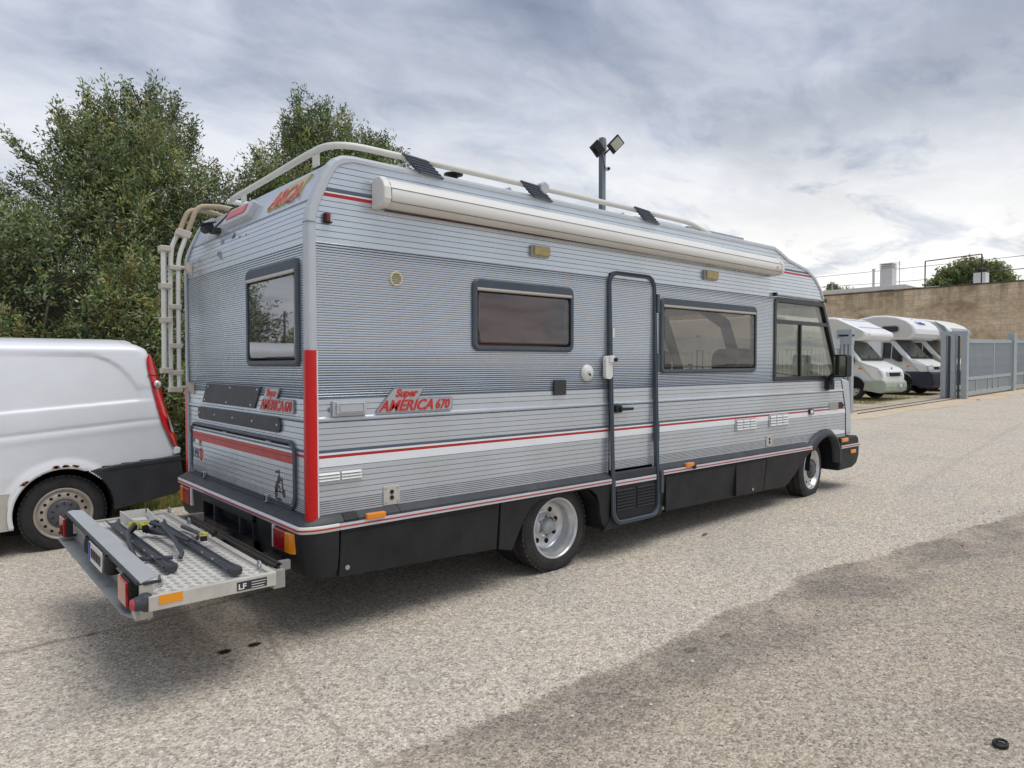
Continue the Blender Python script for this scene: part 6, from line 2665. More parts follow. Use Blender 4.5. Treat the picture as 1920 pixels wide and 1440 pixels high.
for x in (7.6, 9.9, 12.3, 14.4):
    s = MB()
    s.box(x - .05, FY + .022, G(x) - .02, x + .05, FY + .12, G(x) + 1.9)
    s.build('post', GALV, FN)

# tower with ribs at the end of the fence (gate catch)
TW = thing('gate_tower', 'blue-grey ribbed steel gate post beside the cream camper, at the left end of the opening', 'gate post', (16.1, 4.2, G(16.1)))
z0 = G(16.1)
s = MB()
s.box(15.98, 4.02, z0 + 1.72, 16.14, 4.40, z0 + 2.10)
cap_ = s.build('cap_box', GALV, TW, bevel=.008)
s = MB()
s.box(15.970, 4.10, z0 + 1.92, 15.979, 4.34, z0 + 1.965)
s.box(16.00, 4.010, z0 + 1.92, 16.12, 4.019, z0 + 1.965)
s.build('dark_mark', BLACK, TW)
for k in range(4):
    s = MB()
    y = 4.06 + k * .10
    s.box(15.99, y - .034, z0, 16.13, y + .034, z0 + 1.72)
    s.build('upright', GALV, TW, bevel=.006)

# portal of three posts holding the sliding gate
PT = thing('gate_portal', 'galvanised gate portal with three tall posts at the right side of the yard entrance', 'gate post', (23.4, 3.98, G(23.4)))
z0 = G(23.4)
for y, w_ in ((4.30, .075), (4.03, .065), (3.72, .085)):
    s = MB()
    s.box(23.3, y - w_, z0 - .02, 23.48, y + w_, z0 + 2.02)
    s.build('post', GALV, PT, bevel=.008)
s = MB()
s.box(23.3, 3.63, z0 + 2.0, 23.48, 4.38, z0 + 2.13)
s.build('lintel', GALV, PT, bevel=.01)
s = MB()
s.box(23.36, 4.13, z0 + .02, 23.42, 4.19, z0 + 1.98)
s.box(23.36, 3.86, z0 + .02, 23.42, 3.92, z0 + 1.98)
s.build('guide', mat('guide_dark', (.07, .085, .10), .6), PT)


def sliding_gate(name, label, xa, xb, y, pitch, zt0, panels=True):
    T = thing(name, label, 'gate', ((xa + xb) / 2, y, G((xa + xb) / 2)), 'steel sliding gates')
    s = MB()

    def rail_(za, zb):
        s.prism([(xa, y - .03, G(xa) + za), (xb, y - .03, G(xb) + za), (xb, y - .03, G(xb) + zb), (xa, y - .03, G(xa) + zb)], (0, .06, 0))
    rail_(.06, .20)
    rail_(.56, .66)
    rail_(1.76, 1.88)
    for x_ in (xa + .04, xb - .04, xa + (xb - xa) * .60):
        s.box(x_ - .04, y - .033, G(x_) + .06, x_ + .04, y + .033, G(x_) + 1.88)
    s.build('frame', GALV, T)
    # sheet panels at the foot
    n = 4
    for k in range(n):
        x0_ = xa + .12 + (xb - xa - .24) * k / n
        x1_ = xa + .12 + (xb - xa - .24) * (k + 1) / n - .09
        s = MB()
        s.prism([(x0_, y - .012, G(x0_) + .22), (x1_, y - .012, G(x1_) + .22), (x1_, y - .012, G(x1_) + .54), (x0_, y - .012, G(x0_) + .54)], (0, .012, 0))
        s.build('foot_panel', mat('foot_sheet', (.25, .29, .31), .5, .2, var=.1), T)
        s = MB()
        xm = x1_ + .045
        s.box(xm - .03, y - .031, G(xm) + .20, xm + .03, y + .029, G(xm) + .56)
        s.build('foot_post', GALV, T)
    x_ = xa + .15
    proto = None
    while x_ < xb - .1:
        if proto is None:
            b = MB()
            b.box(-.016, -.012, 0, .016, .012, 1.10)
            o = b.build('bar', GALV, None, local=True)
            proto = o
        else:
            o = proto.copy()
            C.objects.link(o)
        o.parent = T
        o.location = Vector((x_, y, G(x_) + .66)) - Vector(T.location)
        x_ += pitch
    return T


sliding_gate('sliding_gate', 'barred blue-grey sliding gate between the three-post portal and the next post', 23.62, 28.95, 3.86, .118, 0)
s = MB()
s.box(28.98, 3.76, G(29) - .02, 29.35, 3.96, G(29) + 2.12)
tag(s.build('gate_post', GALV, bevel=.01), 'single square blue-grey steel post at the far end of the barred gate', 'gate post')
sliding_gate('sliding_gate', 'second barred gate leaf cut off by the right edge, beyond the single post', 29.4, 34.5, 3.86, .118, 0)
s = MB()
s.cyl((22.9, 3.2, G(22.9)), (22.9, 3.2, G(22.9) + .03), .05, .04, 10)
tag(s.build('ground_stop', STEEL), 'small steel gate stop on the sandy pavement', 'gate stop')

# ------------------------------------------------------------------ light pole with floodlights and camera
LPx, LPy = 7.62, 4.75
LP = thing('light_pole', 'grey square pole with two black floodlights and a white camera above the motorhome', 'light pole', (LPx, LPy, G(LPx)))
s = MB()
s.box(LPx - .045, LPy - .045, 0, LPx + .045, LPy + .045, 5.42)
s.build('pole', mat('pole_grey', (.20, .235, .25), .5, .2, var=.1), LP, bevel=.006)
s = MB()
s.box(LPx + .045, LPy - .03, 5.20, LPx + .085, LPy + .01, 5.40)
s.build('junction_box', WHITEG, LP)


def flood(cx_, cy_, cz_, n_, up_, w_, h_, name, lab, open_face=True):
    n_ = Vector(n_).normalized()
    up_ = Vector(up_)
    up_ = (up_ - n_ * up_.dot(n_)).normalized()
    r_ = up_.cross(n_)
    c_ = Vector((cx_, cy_, cz_))
    s = MB()
    s.obox(c_, r_ * w_, up_ * h_, n_ * .02)
    s.obox(c_ - n_ * .035, r_ * w_ * .6, up_ * h_ * .5, n_ * .02)
    o = s.build('floodlight', BLACK, LP, lab, bevel=.008)
    if not open_face:
        return o
    s = MB()
    s.obox(c_ + n_ * .0205 + up_ * h_ * .16, r_ * w_ * .84, up_ * h_ * .68, n_ * .002)
    s.build('reflector', mat('flood_reflector', (.62, .61, .57), .25, .2, var=.1), o)
    return o


flood(LPx + .155, LPy - .17, 5.30, (-.25, -.80, -.45), (.50, -.35, .8), .105, .135, 'a', 'floodlight facing the road with pale reflector')
flood(LPx - .15, LPy - .02, 5.20, (.25, .85, .10), (-.70, .2, .7), .105, .115, 'b', 'floodlight facing away', False)
s = MB()
s.tube([(LPx, LPy - .04, 5.12), (LPx + .10, LPy - .12, 5.25)], .015, 6)
s.tube([(LPx, LPy - .04, 5.12), (LPx - .10, LPy + .0, 5.18)], .015, 6)
s.build('bracket', BLACK, LP)
s = MB()
s.ball((LPx + .03, LPy - .10, 4.87), .042)
cm = s.build('security_camera', WHITEG, LP)
s = MB()
s.lathe((LPx + .025, LPy - .125, 4.865), (-.2, -1, -.1), [(0, .030), (.018, .026), (.020, 0)], 14)
s.build('lens', BLACK, cm)
s = MB()
s.tube([(LPx - .05, LPy - .05, 5.28), (LPx - .058, LPy - .055, 5.1), (LPx - .02, LPy - .06, 4.95), (LPx + .02, LPy - .05, 4.88)], .006, 5)
s.build('cable', BLACK, LP)

# ------------------------------------------------------------------ boundary wall and roofs beyond
def wall_material():
    m = bpy.data.materials.new('rendered_tuff_wall')
    m.use_nodes = True
    t = m.node_tree
    b = t.nodes['Principled BSDF']
    b.inputs['Roughness'].default_value = .95
    b.inputs['Specular IOR Level'].default_value = .2
    geo = t.nodes.new('ShaderNodeNewGeometry')
    P = geo.outputs['Position']
    mp = t.nodes.new('ShaderNodeMapping')
    mp.inputs['Scale'].default_value = (1, .8, 1.4)
    lk(t, P, mp.inputs[0])
    n1 = noise(t, mp.outputs[0], .8, 7, .62, .6)
    n2 = noise(t, mp.outputs[0], 7, 6, .7)
    mp2 = t.nodes.new('ShaderNodeMapping')
    mp2.inputs['Scale'].default_value = (1, 3.0, .35)
    lk(t, P, mp2.inputs[0])
    n3 = noise(t, mp2.outputs[0], 1.1, 5, .6)
    c = ramp(t, n1, [(.36, (.40, .31, .20)), (.46, (.62, .49, .33)), (.55, (.72, .585, .40)), (.66, (.80, .67, .48))])
    c = mixc(t, .5, c, mixc(t, 1.0, c, ramp(t, n2, [(.3, .6), (.7, 1.35)]), 'MULTIPLY'))
    sw = t.nodes.new('ShaderNodeSeparateXYZ')
    lk(t, P, sw.inputs[0])
    cw_ = t.nodes.new('ShaderNodeCombineXYZ')
    lk(t, sw.outputs[1], cw_.inputs[0])
    lk(t, sw.outputs[2], cw_.inputs[1])
    br = t.nodes.new('ShaderNodeTexBrick')
    br.inputs['Scale'].default_value = 1.0
    br.inputs['Brick Width'].default_value = 0.52
    br.inputs['Row Height'].default_value = 0.27
    br.inputs['Mortar Size'].default_value = 0.02
    br.inputs['Mortar Smooth'].default_value = 0.6
    br.inputs['Color1'].default_value = (1.06, 1.06, 1.06, 1)
    br.inputs['Color2'].default_value = (0.90, 0.90, 0.90, 1)
    br.inputs['Mortar'].default_value = (0.74, 0.73, 0.72, 1)
    lk(t, cw_.outputs[0], br.inputs['Vector'])
    c = mixc(t, ramp(t, n1, [(.4, .25), (.62, .9)]), c, mixc(t, 1.0, c, br.outputs[0], 'MULTIPLY'))
    sep = t.nodes.new('ShaderNodeSeparateXYZ')
    lk(t, P, sep.inputs[0])
    top = ramp(t, math_node(t, 'MULTIPLY', math_node(t, 'SUBTRACT', sep.outputs[2], 3.4), .5), [(0.1, 0.0), (.85, 1.0)])
    st = math_node(t, 'MULTIPLY', top, ramp(t, n3, [(.42, 0.0), (.62, 1.0)]))
    c = mixc(t, math_node(t, 'MULTIPLY', st, .6), c, (.20, .17, .125))
    lk(t, c, b.inputs['Base Color'])
    bn = t.nodes.new('ShaderNodeBump')
    bn.inputs['Strength'].default_value = .6
    bn.inputs['Distance'].default_value = .03
    lk(t, n2, bn.inputs['Height'])
    lk(t, bn.outputs[0], b.inputs['Normal'])
    return m


WX = 36.0
s = MB()
s.box(WX, 1.0, 0, WX + .35, 42, 5.13)
wl = s.build('boundary_wall', wall_material())
tag(wl, 'tall stained brown rendered wall behind the white campers', 'wall')
# coping tiles along the wall top
protoc = None
cy = 1.0
k = 0
while cy < 22:
    if protoc is None:
        b = MB()
        b.box(-.06, 0, 0, .41, .40, .055)
        o = b.build('coping_tile', mat('dark_coping', (.12, .105, .09), .8, var=.3), None, local=True)
        protoc = o
    else:
        o = protoc.copy()
        C.objects.link(o)
    o.parent = wl
    o.location = Vector((WX, cy, 5.13 + .01 * math.sin(k * 1.9) + .008 * (k % 3))) - Vector(wl.location)
    cy += .415
    k += 1

WB = mat('whitewash', (.74, .745, .74), .8, var=.06, dirt=(.45, .44, .42), dirt_amt=.2, dscale=.8)
BD = thing('flat_roofed_building', 'low whitewashed building whose parapet shows above the brown wall', 'building', (46, 14, .6))
s = MB()
s.box(44, 11.0, .5, 52, 24.0, 6.02)
s.build('wall', WB, BD)
s = MB()
s.prism([(43.9, 12.2, 6.02), (43.9, 24, 6.02), (43.9, 24, 6.27), (43.9, 18.2, 6.27), (43.9, 12.9, 6.27)], (.3, 0, 0))
s.build('parapet', WB, BD, bevel=.02)
s = MB()
s.box(43.95, 8.2, .5, 52, 10.95, 5.85)
s.build('wall', WB, BD)
s = MB()
s.box(44, 13.66, 6.0, 44.7, 14.36, 7.35)
ch = s.build('chimney', WB, BD, 'broad white chimney with slotted head')
for k in range(3):
    s = MB()
    s.box(43.97, 13.63, 7.38 + k * .11, 44.73, 14.39, 7.44 + k * .11)
    s.build('slat', WB, ch)
s = MB()
s.box(44.06, 13.72, 7.33, 44.64, 14.30, 7.66)
s.build('flue_core', mat('flue_grey', (.3, .3, .3), .8), ch)
s = MB()
s.cyl((44.3, 14.86, 6.0), (44.3, 14.86, 7.36), .075, n=14)
s.cyl((44.3, 14.86, 7.36), (44.3, 14.86, 7.42), .11, .10, n=14)
s.build('flue_pipe', WB, BD)
s = MB()
s.tube([(44.2, 13.30, 6.0), (44.2, 13.32, 7.75)], .018, 6)
s.tube([(44.2, 13.30, 7.66), (44.2, 13.62, 7.68)], .010, 5)
s.tube([(44.2, 13.12, 7.60), (44.2, 13.42, 7.60)], .008, 5)
s.tube([(44.2, 13.16, 7.50), (44.2, 13.40, 7.50)], .008, 5)
s.build('antenna', mat('antenna_grey', (.25, .25, .25), .5, .4), BD)
s = MB()
s.tube([(44.5, 17.55, 6.2), (44.5, 17.55, 6.65)], .02, 5)
s.build('pipe', WB, BD)
s = MB()
s.box(44.3, 8.82, 5.8, 44.95, 9.42, 6.62)
c2 = s.build('chimney', WB, BD, 'small white chimney with a black cowl')
s = MB()
s.lathe((44.62, 9.12, 6.62), (0, 0, 1), [(0, .20), (.12, .20), (.14, .26), (.22, .22), (.32, .06), (.33, 0)], 16)
s.build('cowl', BLACK, c2)
s = MB()
RF = mat('rust_frame', (.09, .045, .035), .7)
s.tube([(43.2, 11.55, 5.5), (43.2, 11.55, 7.42)], .035, 6)
s.tube([(43.2, 8.72, 5.5), (43.2, 8.72, 7.50)], .035, 6)
s.tube([(43.2, 11.55, 7.42), (43.2, 8.72, 7.50)], .03, 6)
tag(s.build('pipe_frame', RF), 'rusty goalpost-like pipe frame standing on the roofs before the round green tree', 'metal frame')
for (ya, za, yb_, zb_, sag, lab) in ((24, 7.36, -4, 7.65, .12, 'upper thin overhead wire crossing above the chimneys'), (24, 6.87, 11.7, 6.55, .08, 'lower thin overhead wire running behind the white chimney'),
                                     (9.5, 6.72, -4, 7.1, .15, 'thicker dark overhead wire leaving the frame at the right')):
    s = MB()
    pts = []
    for i in range(17):
        t = i / 16
        pts.append((45, ya + (yb_ - ya) * t, za + (zb_ - za) * t - sag * 4 * t * (1 - t)))
    s.tube(pts, .016 if sag < .14 else .026, 5)
    tag(s.build('overhead_wire', mat('wire_grey', (.10, .10, .11), .6)), lab, 'wire')


# ------------------------------------------------------------------ foliage
def leaf_mat(name, col, sp=.25):
    m = bpy.data.materials.new(name)
    m.use_nodes = True
    t = m.node_tree
    b = t.nodes['Principled BSDF']
    b.inputs['Roughness'].default_value = .5
    b.inputs['Specular IOR Level'].default_value = sp
    geo = t.nodes.new('ShaderNodeNewGeometry')
    n = noise(t, geo.outputs['Position'], 2.3, 4, .6)
    c = mixc(t, ramp(t, n, [(.35, 0.0), (.65, 1.0)]), tuple(x * .72 for x in col), tuple(x * 1.28 for x in col))
    lk(t, c, b.inputs['Base Color'])
    tr_ = t.nodes.new('ShaderNodeBsdfTranslucent')
    lk(t, c, tr_.inputs[0])
    mx = t.nodes.new('ShaderNodeMixShader')
    mx.inputs[0].default_value = .30
    lk(t, b.outputs[0], mx.inputs[1])
    lk(t, tr_.outputs[0], mx.inputs[2])
    lk(t, mx.outputs[0], t.nodes['Material Output'].inputs[0])
    return m


LM = [leaf_mat('leaf_dark', (.10, .135, .062)), leaf_mat('leaf_mid', (.185, .235, .105)), leaf_mat('leaf_fresh', (.26, .36, .12)), leaf_mat('leaf_pale', (.44, .48, .32)), leaf_mat('leaf_brown', (.34, .23, .09)), leaf_mat('leaf_yellow', (.44, .42, .15))]
BARK = mat('bark', (.11, .085, .06), .9, var=.3, vscale=14, bump=.5, bscale=30)


def leaf_object(name, ctr, dirs, nper, spread, llen, lwid, weights, parent, zvar=None):
    """ctr (N,3) twig centres, dirs (N,3) twig directions"""
    N = len(ctr)
    T = N * nper
    tw = np.repeat(np.arange(N), nper)
    t = rng.uniform(-.5, .5, T)
    d = dirs[tw]
    c = ctr[tw] + d * (t * spread)[:, None] + rng.normal(0, spread * .10, (T, 3))
    ld_ = d * .75 + rng.normal(0, .75, (T, 3))
    ld_ /= np.linalg.norm(ld_, axis=1)[:, None]
    rnd = rng.normal(0, 1, (T, 3))
    sdv_ = np.cross(ld_, rnd)
    sdv_ /= np.linalg.norm(sdv_, axis=1)[:, None] + 1e-9
    nn_ = np.cross(ld_, sdv_)
    L = llen * rng.uniform(.6, 1.3, T)[:, None]
    w = lwid * rng.uniform(.7, 1.3, T)[:, None]
    v = np.empty((T, 4, 3), np.float32)
    v[:, 0] = c
    v[:, 1] = c + ld_ * L * .5 + sdv_ * w * .5 + nn_ * w * .12
    v[:, 2] = c + ld_ * L
    v[:, 3] = c + ld_ * L * .5 - sdv_ * w * .5 + nn_ * w * .12
    me = bpy.data.meshes.new(name)
    me.vertices.add(T * 4)
    base = v.reshape(-1, 3).min(0)
    me.vertices.foreach_set('co', v.reshape(-1).astype(np.float32))
    me.loops.add(T * 4)
    me.loops.foreach_set('vertex_index', np.arange(T * 4, dtype=np.int32))
    me.polygons.add(T)
    me.polygons.foreach_set('loop_start', np.arange(0, T * 4, 4, dtype=np.int32))
    wt = np.array(weights, float)
    wt /= wt.sum()
    mi = rng.choice(len(wt), size=N, p=wt)
    cl = np.sin(ctr[:, 0] * 3.1 + 1.3 * np.sin(ctr[:, 2] * 2.7)) + np.sin(ctr[:, 2] * 4.3 + ctr[:, 1] * 2.0 + 1.1 * np.sin(ctr[:, 0] * 5.0))
    pk = rng.random(N)
    mi = np.where((cl > .7) & (pk < .55), rng.choice([2, 5, 3], size=N), mi)
    mi = np.where((cl < -.8) & (pk < .55), rng.choice([0, 0, 1], size=N), mi)
    mi = mi[tw]
    jump = rng.random(T) < .20
    mi[jump] = rng.choice(len(wt), size=jump.sum(), p=wt)
    me.polygons.foreach_set('material_index', mi.astype(np.int32))
    for m_ in LM:
        me.materials.append(m_)
    me.update(calc_edges=True)
    ob = bpy.data.objects.new(name, me)
    C.objects.link(ob)
    ob.parent = parent
    ob.location = -woff(parent)
    ob['kind'] = 'stuff'
    return ob


def crown_points(ells, n, shell=.5):
    """ells: list of (cx,cy,cz,rx,ry,rz,weight)"""
    wts = np.array([e[6] for e in ells], float)
    wts /= wts.sum()
    idx = rng.choice(len(ells), n, p=wts)
    E_ = np.array([e[:6] for e in ells])[idx]
    u = rng.normal(0, 1, (n, 3))
    u /= np.linalg.norm(u, axis=1)[:, None]
    r = rng.uniform(0, 1, n) ** shell
    # ragged outline
    wob = 1 + .16 * np.sin(u[:, 0] * 7 + idx * 2.1) * np.sin(u[:, 2] * 6 + idx) + .10 * np.sin(u[:, 1] * 13 + idx)
    p = E_[:, :3] + u * E_[:, 3:6] * (r * wob)[:, None]
    d = u * .7 + np.array([0, 0, .65]) + rng.normal(0, .35, (n, 3))
    d /= np.linalg.norm(d, axis=1)[:, None]
    return p, d


def tree(label, base, ells, ntw, nper, weights, trunk_h, tr_r, llen=.066, lwid=.021, spread=.30, limbs=None, shell=.42, name='tree', group='trees along the verge', shoots=None):
    T = thing(name, label, 'tree', base, group)
    p, d = crown_points(ells, ntw, shell)
    if shoots:
        # loose upright shoots sticking out of the crown
        sp, sdir = [], []
        for (x, y, z, h, lean) in shoots:
            m_ = int(h / .05)
            for k in range(m_):
                t = k / m_
                rr = .13 * (1 - t * .85) * min(1.0, h)
                for q_ in range(3):
                    sp.append((x + lean[0] * h * t + rng.normal(0, rr * .7), y + lean[1] * h * t + rng.normal(0, rr * .7), z + h * t))
                    sdir.append((lean[0] + rng.normal(0, .35), lean[1] + rng.normal(0, .35), 1.0))
        sp, sdir = np.array(sp), np.array(sdir)
        sdir /= np.linalg.norm(sdir, axis=1)[:, None]
        p = np.concatenate([p, sp])
        d = np.concatenate([d, sdir])
    leaf_object('crown', p, d, nper, spread, llen, lwid, weights, T)
    s = MB()
    b = Vector(base)
    s.tube([b + Vector((0, 0, -.1)), b + Vector((.05, 0, trunk_h * .5)), b + Vector((0, .06, trunk_h)), b + Vector((.05, 0, trunk_h * 1.5))], [tr_r * 1.2, tr_r, tr_r * .8, tr_r * .5], 9)
    s.build('trunk', BARK, T)
    rl_ = random.Random(hash(label) % 1000)
    for e in ells:
        st0 = b + Vector((0, .03, trunk_h * (.7 + .5 * rl_.random())))
        en = Vector(e[:3]) + Vector((0, 0, e[5] * .55))
        md = (st0 + en) / 2 + Vector((rl_.uniform(-.2, .2), rl_.uniform(-.2, .2), .15))
        s = MB()
        s.tube([st0, md, en], [tr_r * .45, tr_r * .3, tr_r * .10], 6)
        for k in range(5):
            a = md + (en - md) * rl_.random()
            q2 = a + Vector((rl_.uniform(-1, 1) * e[3] * .7, rl_.uniform(-1, 1) * e[4] * .7, rl_.uniform(.1, .8) * e[5]))
            s.tube([a, (a + q2) / 2 + Vector((0, 0, .05)), q2], [tr_r * .14, tr_r * .10, tr_r * .04], 5)
        s.build('limb', BARK, T)
    return T


wA = (2.3, 3.6, 1.6, 1.4, .45, 1.0)
tree('large ragged evergreen tree rising behind the white van', (.85, 7.2, G(.8)),
     [(.70, 7.1, 3.9, .95, .9, 1.15, 3.0), (.25, 7.0, 3.6, .75, .8, .95, 2.0), (1.35, 7.2, 3.5, .80, .8, .95, 2.2), (.95, 7.2, 4.6, .55, .6, .62, 1.3), (.25, 7.1, 4.35, .45, .5, .55, .7), (1.75, 7.0, 2.8, .75, .8, .9, 1.8), (.2, 6.8, 2.6, .95, .8, .9, 2.0), (1.0, 6.6, 2.4, 1.0, .7, .9, 2.0)],
     6000, 15, wA, 2.4, .13,
     shoots=[(.98, 7.15, 4.9, .5, (.02, 0)), (1.2, 7.1, 4.8, .45, (.15, 0)), (.72, 7.1, 4.75, .5, (-.1, 0)), (.22, 7.1, 4.55, .55, (-.05, 0)), (-.02, 7.0, 4.3, .45, (-.3, 0)), (1.45, 7.1, 4.45, .5, (.15, 0)), (.45, 7.1, 4.7, .35, (0, 0)),
             (1.95, 7.1, 3.5, .75, (.05, 0)), (2.1, 7.1, 3.2, .7, (.1, 0)), (1.75, 7.1, 3.9, .45, (.2, 0)), (-.25, 6.9, 3.75, .5, (-.9, 0)), (-.1, 7, 3.4, .4, (-1.4, 0)), (-.4, 6.9, 3.3, .35, (-1.0, 0))])
tree('loose evergreen tree showing above the roof rail of the motorhome', (3.7, 7.3, G(3.7)),
     [(3.35, 7.3, 4.35, .85, .8, 1.0, 2.6), (4.35, 7.4, 4.30, .85, .8, .9, 2.6), (3.40, 7.3, 5.15, .42, .45, .60, .9), (3.95, 7.3, 5.0, .36, .4, .55, .6), (4.98, 7.4, 4.75, .42, .5, .55, .8), (2.6, 7.2, 4.1, .5, .5, .6, .9), (2.75, 7.2, 3.7, .55, .7, .85, 1.3), (3.9, 7.2, 3.2, 1.3, .8, 1.1, 2.2), (4.6, 7.4, 5.02, .42, .45, .48, .8), (4.95, 7.4, 4.3, .5, .5, .6, .9)],
     5200, 15, (2.4, 3.4, 1.8, 1.5, .3, .9), 2.4, .12,
     shoots=[(3.2, 7.3, 5.2, .62, (-.06, 0)), (3.05, 7.3, 4.9, .55, (-.2, 0)), (3.65, 7.3, 5.25, .55, (.05, 0)), (3.95, 7.3, 5.1, .55, (.25, 0)), (2.6, 7.2, 4.2, .55, (-.25, 0)), (4.75, 7.4, 5.0, .42, (.1, 0)), (4.5, 7.4, 5.05, .35, (-.1, 0)), (5.0, 7.4, 4.5, .45, (.3, 0)), (2.35, 7.2, 3.6, .5, (-.3, 0)), (3.8, 7.3, 5.45, .35, (.5, 0))])
tree('low bushy evergreen left of the large tree, behind the van roof', (-1.3, 6.6, G(-1)),
     [(-.9, 6.6, 2.5, .8, .8, .85, 2), (-1.7, 6.8, 2.0, .8, .8, .7, 1.5), (-.55, 6.7, 2.9, .4, .5, .45, .7)],
     3200, 15, (2.6, 3.4, 1.4, 2.0, .4, .7), 1.5, .09,
     shoots=[(-.75, 6.7, 3.1, .45, (-.1, 0)), (-.95, 6.7, 3.0, .5, (-.2, 0)), (-.5, 6.8, 3.1, .35, (.1, 0))])
# dense hedge under and between the trees
HG = thing('hedge', 'dense untrimmed hedge running behind the van and the motorhome', 'hedge', (0, 5.9, 0))
n = 11000
px_ = rng.uniform(-6.5, 6.0, n)
top_ = 2.35 + .35 * np.sin(px_ * 1.7) + .2 * np.sin(px_ * 4.1) - .75 * np.clip((-1.3 - px_) / 1.0, 0, 1)
pz_ = rng.uniform(0, 1, n) ** .8 * top_
py_ = 5.35 + .12 * np.sin(px_ * 3 + pz_ * 2) + rng.exponential(.22, n) + .25 * np.abs(pz_ - 1.1) / 1.2
p = np.stack([px_, py_, pz_ + G(px_) + .05], 1)
d = np.stack([rng.normal(0, .5, n), -.7 + rng.normal(0, .4, n), .5 + rng.normal(0, .5, n)], 1)
d /= np.linalg.norm(d, axis=1)[:, None]
leaf_object('foliage', p, d, 15, .26, .058, .021, (2.4, 3.2, 1.2, 1.3, 1.1, 1.9), HG)
s = MB()
for i in range(24):
    x = -6.3 + i * .52 + random.uniform(-.12, .12)
    y = 5.75 + random.uniform(-.1, .25)
    s.tube([(x, y, G(x) - .05), (x + random.uniform(-.1, .1), y, 1.0), (x + random.uniform(-.3, .3), y + .1, 2.2)], [.035, .028, .012], 6)
s.build('stem', BARK, HG, kind='stuff')
# dark filler boxes added inside so that no daylight shows through the foot of the hedge
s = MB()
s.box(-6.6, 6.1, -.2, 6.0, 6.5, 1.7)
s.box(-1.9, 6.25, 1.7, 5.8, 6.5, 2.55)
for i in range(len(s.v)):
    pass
s.build('dark_filler', mat('twig_shadow', (.04, .042, .024), 1.0), HG)

# round tree and small bush beyond the wall
T2 = thing('tree', 'round yellow-green tree above the brown wall, behind the rusty frame', 'tree', (47, 10.4, .7))
p, d = crown_points([(47, 11.3, 6.6, 1.1, .95, .85, 2), (47, 10.3, 6.9, 1.1, .95, .85, 2.2), (47, 9.3, 6.6, 1.1, .9, .85, 2), (47, 8.7, 6.2, .9, .7, .6, 1), (47, 12.1, 6.15, .9, .6, .5, 1)], 3000, .45)
leaf_object('crown', p, d, 14, .4, .13, .08, (1.5, 3.0, 2.4, .6, .3, 2.0), T2)
s = MB()
s.tube([(47, 10.4, .5), (47.1, 10.3, 3), (47, 10.4, 6.4)], [.2, .16, .07], 8)
s.build('trunk', BARK, T2)
T3 = thing('bush', 'small dark bush peeping over the parapet beside the motorhome nose', 'bush', (48, 19.1, .7))
p, d = crown_points([(48, 19.1, 6.55, .5, .38, .55, 2), (48, 18.2, 6.45, .5, .9, .35, .35)], 420, .5)
leaf_object('crown', p, d, 12, .35, .12, .06, (2.5, 3.0, 1.4, .8, .2, .4), T3)
s = MB()
s.tube([(48, 19.0, .5), (48, 19.1, 6.5)], [.1, .05], 6)
s.build('trunk', BARK, T3)


# ------------------------------------------------------------------ grass and pebbles
def blades(name, n, xr, yr, hmin, hmax, wts, base_y=None, seed=1):
    r_ = np.random.default_rng(seed)
    x = r_.uniform(*xr, n)
    y = r_.uniform(*yr, n)
    h = r_.uniform(hmin, hmax, n) * (0.5 + .9 * (np.sin(x * 5 + y * 3) * .5 + .5))
    a = r_.uniform(0, 2 * np.pi, n)
    z = G(x) - .01
    w = .004 + .003 * r_.random(n)
    lean = r_.normal(0, .45, (n, 2)) * h[:, None]
    v = np.empty((n, 3, 3), np.float32)
    v[:, 0] = np.stack([x - w * np.cos(a), y - w * np.sin(a), z], 1)
    v[:, 1] = np.stack([x + w * np.cos(a), y + w * np.sin(a), z], 1)
    v[:, 2] = np.stack([x + lean[:, 0], y + lean[:, 1], z + h], 1)
    me = bpy.data.meshes.new(name)
    me.vertices.add(n * 3)
    me.vertices.foreach_set('co', v.reshape(-1))
    me.loops.add(n * 3)
    me.loops.foreach_set('vertex_index', np.arange(n * 3, dtype=np.int32))
    me.polygons.add(n)
    me.polygons.foreach_set('loop_start', np.arange(0, n * 3, 3, dtype=np.int32))
    wt = np.array(wts, float)
    wt /= wt.sum()
    patch = (np.sin(x * 4.1) + np.sin(y * 9.0 + x * 2)) > .6
    mi = r_.choice(3, n, p=wt)
    mi[patch & (r_.random(n) < .5)] = 1
    me.polygons.foreach_set('material_index', mi.astype(np.int32))
    for c in (('dry_grass', (.36, .27, .11)), ('green_grass', (.14, .21, .05)), ('straw', (.50, .41, .21))):
        me.materials.append(MATS.get(c[0]) or MATS.setdefault(c[0], leaf_mat(c[0], c[1])))
    me.update(calc_edges=True)
    ob = bpy.data.objects.new(name, me)
    C.objects.link(ob)
    ob['kind'] = 'stuff'
    ob['label'] = 'short dry yellow and green grass on the verge'
    ob['category'] = 'grass'
    return ob


blades('grass', 60000, (-2.6, 3.2), (4.40, 5.5), .03, .13, (4, 2.2, 2.5))
g2 = blades('grass', 2500, (19.5, 23.5), (5.0, 6.2), .02, .08, (2, 5, 1), seed=3)
g2['label'] = 'thin weeds beside the campers on the yard earth'


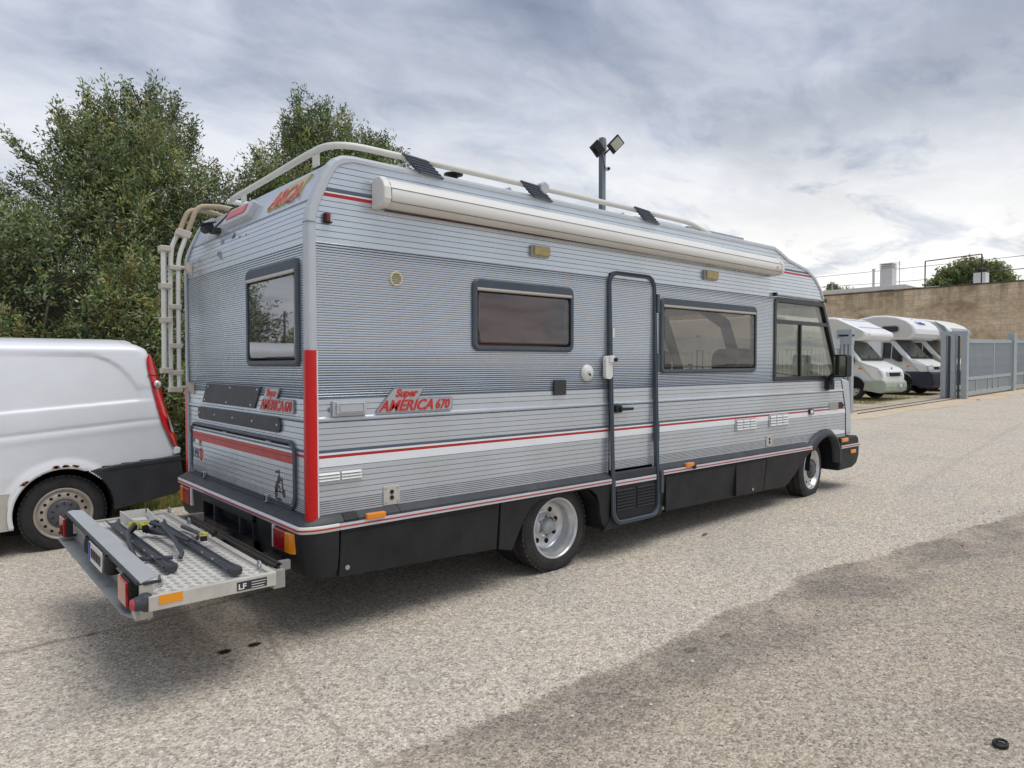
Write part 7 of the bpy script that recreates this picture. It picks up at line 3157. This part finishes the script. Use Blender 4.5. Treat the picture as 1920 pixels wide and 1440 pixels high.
def pebbles(name, n, gen, seed, smin, smax, m, lab):
    r_ = random.Random(seed)
    s = MB()
    for i in range(n):
        x, y = gen(r_)
        q_ = smin + (smax - smin) * r_.random() ** 3
        zc = G(x) + q_ * .25
        pts = [Vector((r_.uniform(.7, 1.2) * a, r_.uniform(.7, 1.2) * b, r_.uniform(.5, .8) * c)) * q_ + Vector((x, y, zc)) for a, b, c in ((1, 0, 0), (0, 1, 0), (-1, 0, 0), (0, -1, 0), (0, 0, 1), (0, 0, -1))]
        s.add(pts, [(0, 1, 4), (1, 2, 4), (2, 3, 4), (3, 0, 4), (1, 0, 5), (2, 1, 5), (3, 2, 5), (0, 3, 5)], r_.randrange(3))
    o = s.build(name, m, kind='stuff')
    o['label'] = lab
    o['category'] = 'gravel'
    return o


PM = [mat('pebble_pale', (.62, .57, .48), .9), mat('pebble_grey', (.30, .29, .28), .9), mat('pebble_tan', (.46, .38, .28), .9)]
pebbles('gravel', 2600, lambda r: (r.uniform(-.6, 6.5), -1.35 - 2.4 * r.random() ** .9), 4, .003, .014, PM, 'loose chippings scattered on the older road strip')
pebbles('gravel', 1800, lambda r: (r.uniform(-1.6, 9), r.uniform(-1.3, 4.3)), 6, .002, .005, PM, 'fine chippings on the pale road surface')

# single small things on the road
s = MB()
s.tube([(1.585 + .034 * math.cos(R(a)), -2.738 + .022 * math.sin(R(a)), G(1.585) + .012) for a in range(0, 360, 30)], .006, 6, closed=True)
s.lathe((1.585, -2.738, G(1.585) + .003), (0, 0, 1), [(0, .028), (.006, .020), (.006, 0)], 14)
tag(s.build('rubber_cap', BLACK), 'small black oval rubber cap lying on the road near the camera', 'cap')
s = MB()
s.prism([(4.64, -1.715, G(4.65)), (4.67, -1.715, G(4.65)), (4.67, -1.70, G(4.65)), (4.64, -1.705, G(4.65))], (0, 0, .008))
tag(s.build('plastic_scrap', REDP), 'tiny red plastic scrap on the road to the right', 'litter')
s = MB()
s.prism([(3.44, -.13, G(3.5) + .004), (3.50, -.10, G(3.5) + .006), (3.57, -.10, G(3.5) + .004), (3.50, -.135, G(3.5) + .005)], (0, 0, .004))
tag(s.build('dry_leaf', mat('dry_leaf', (.16, .13, .09), .9)), 'single dry leaf on the road below the motorhome step', 'leaf')
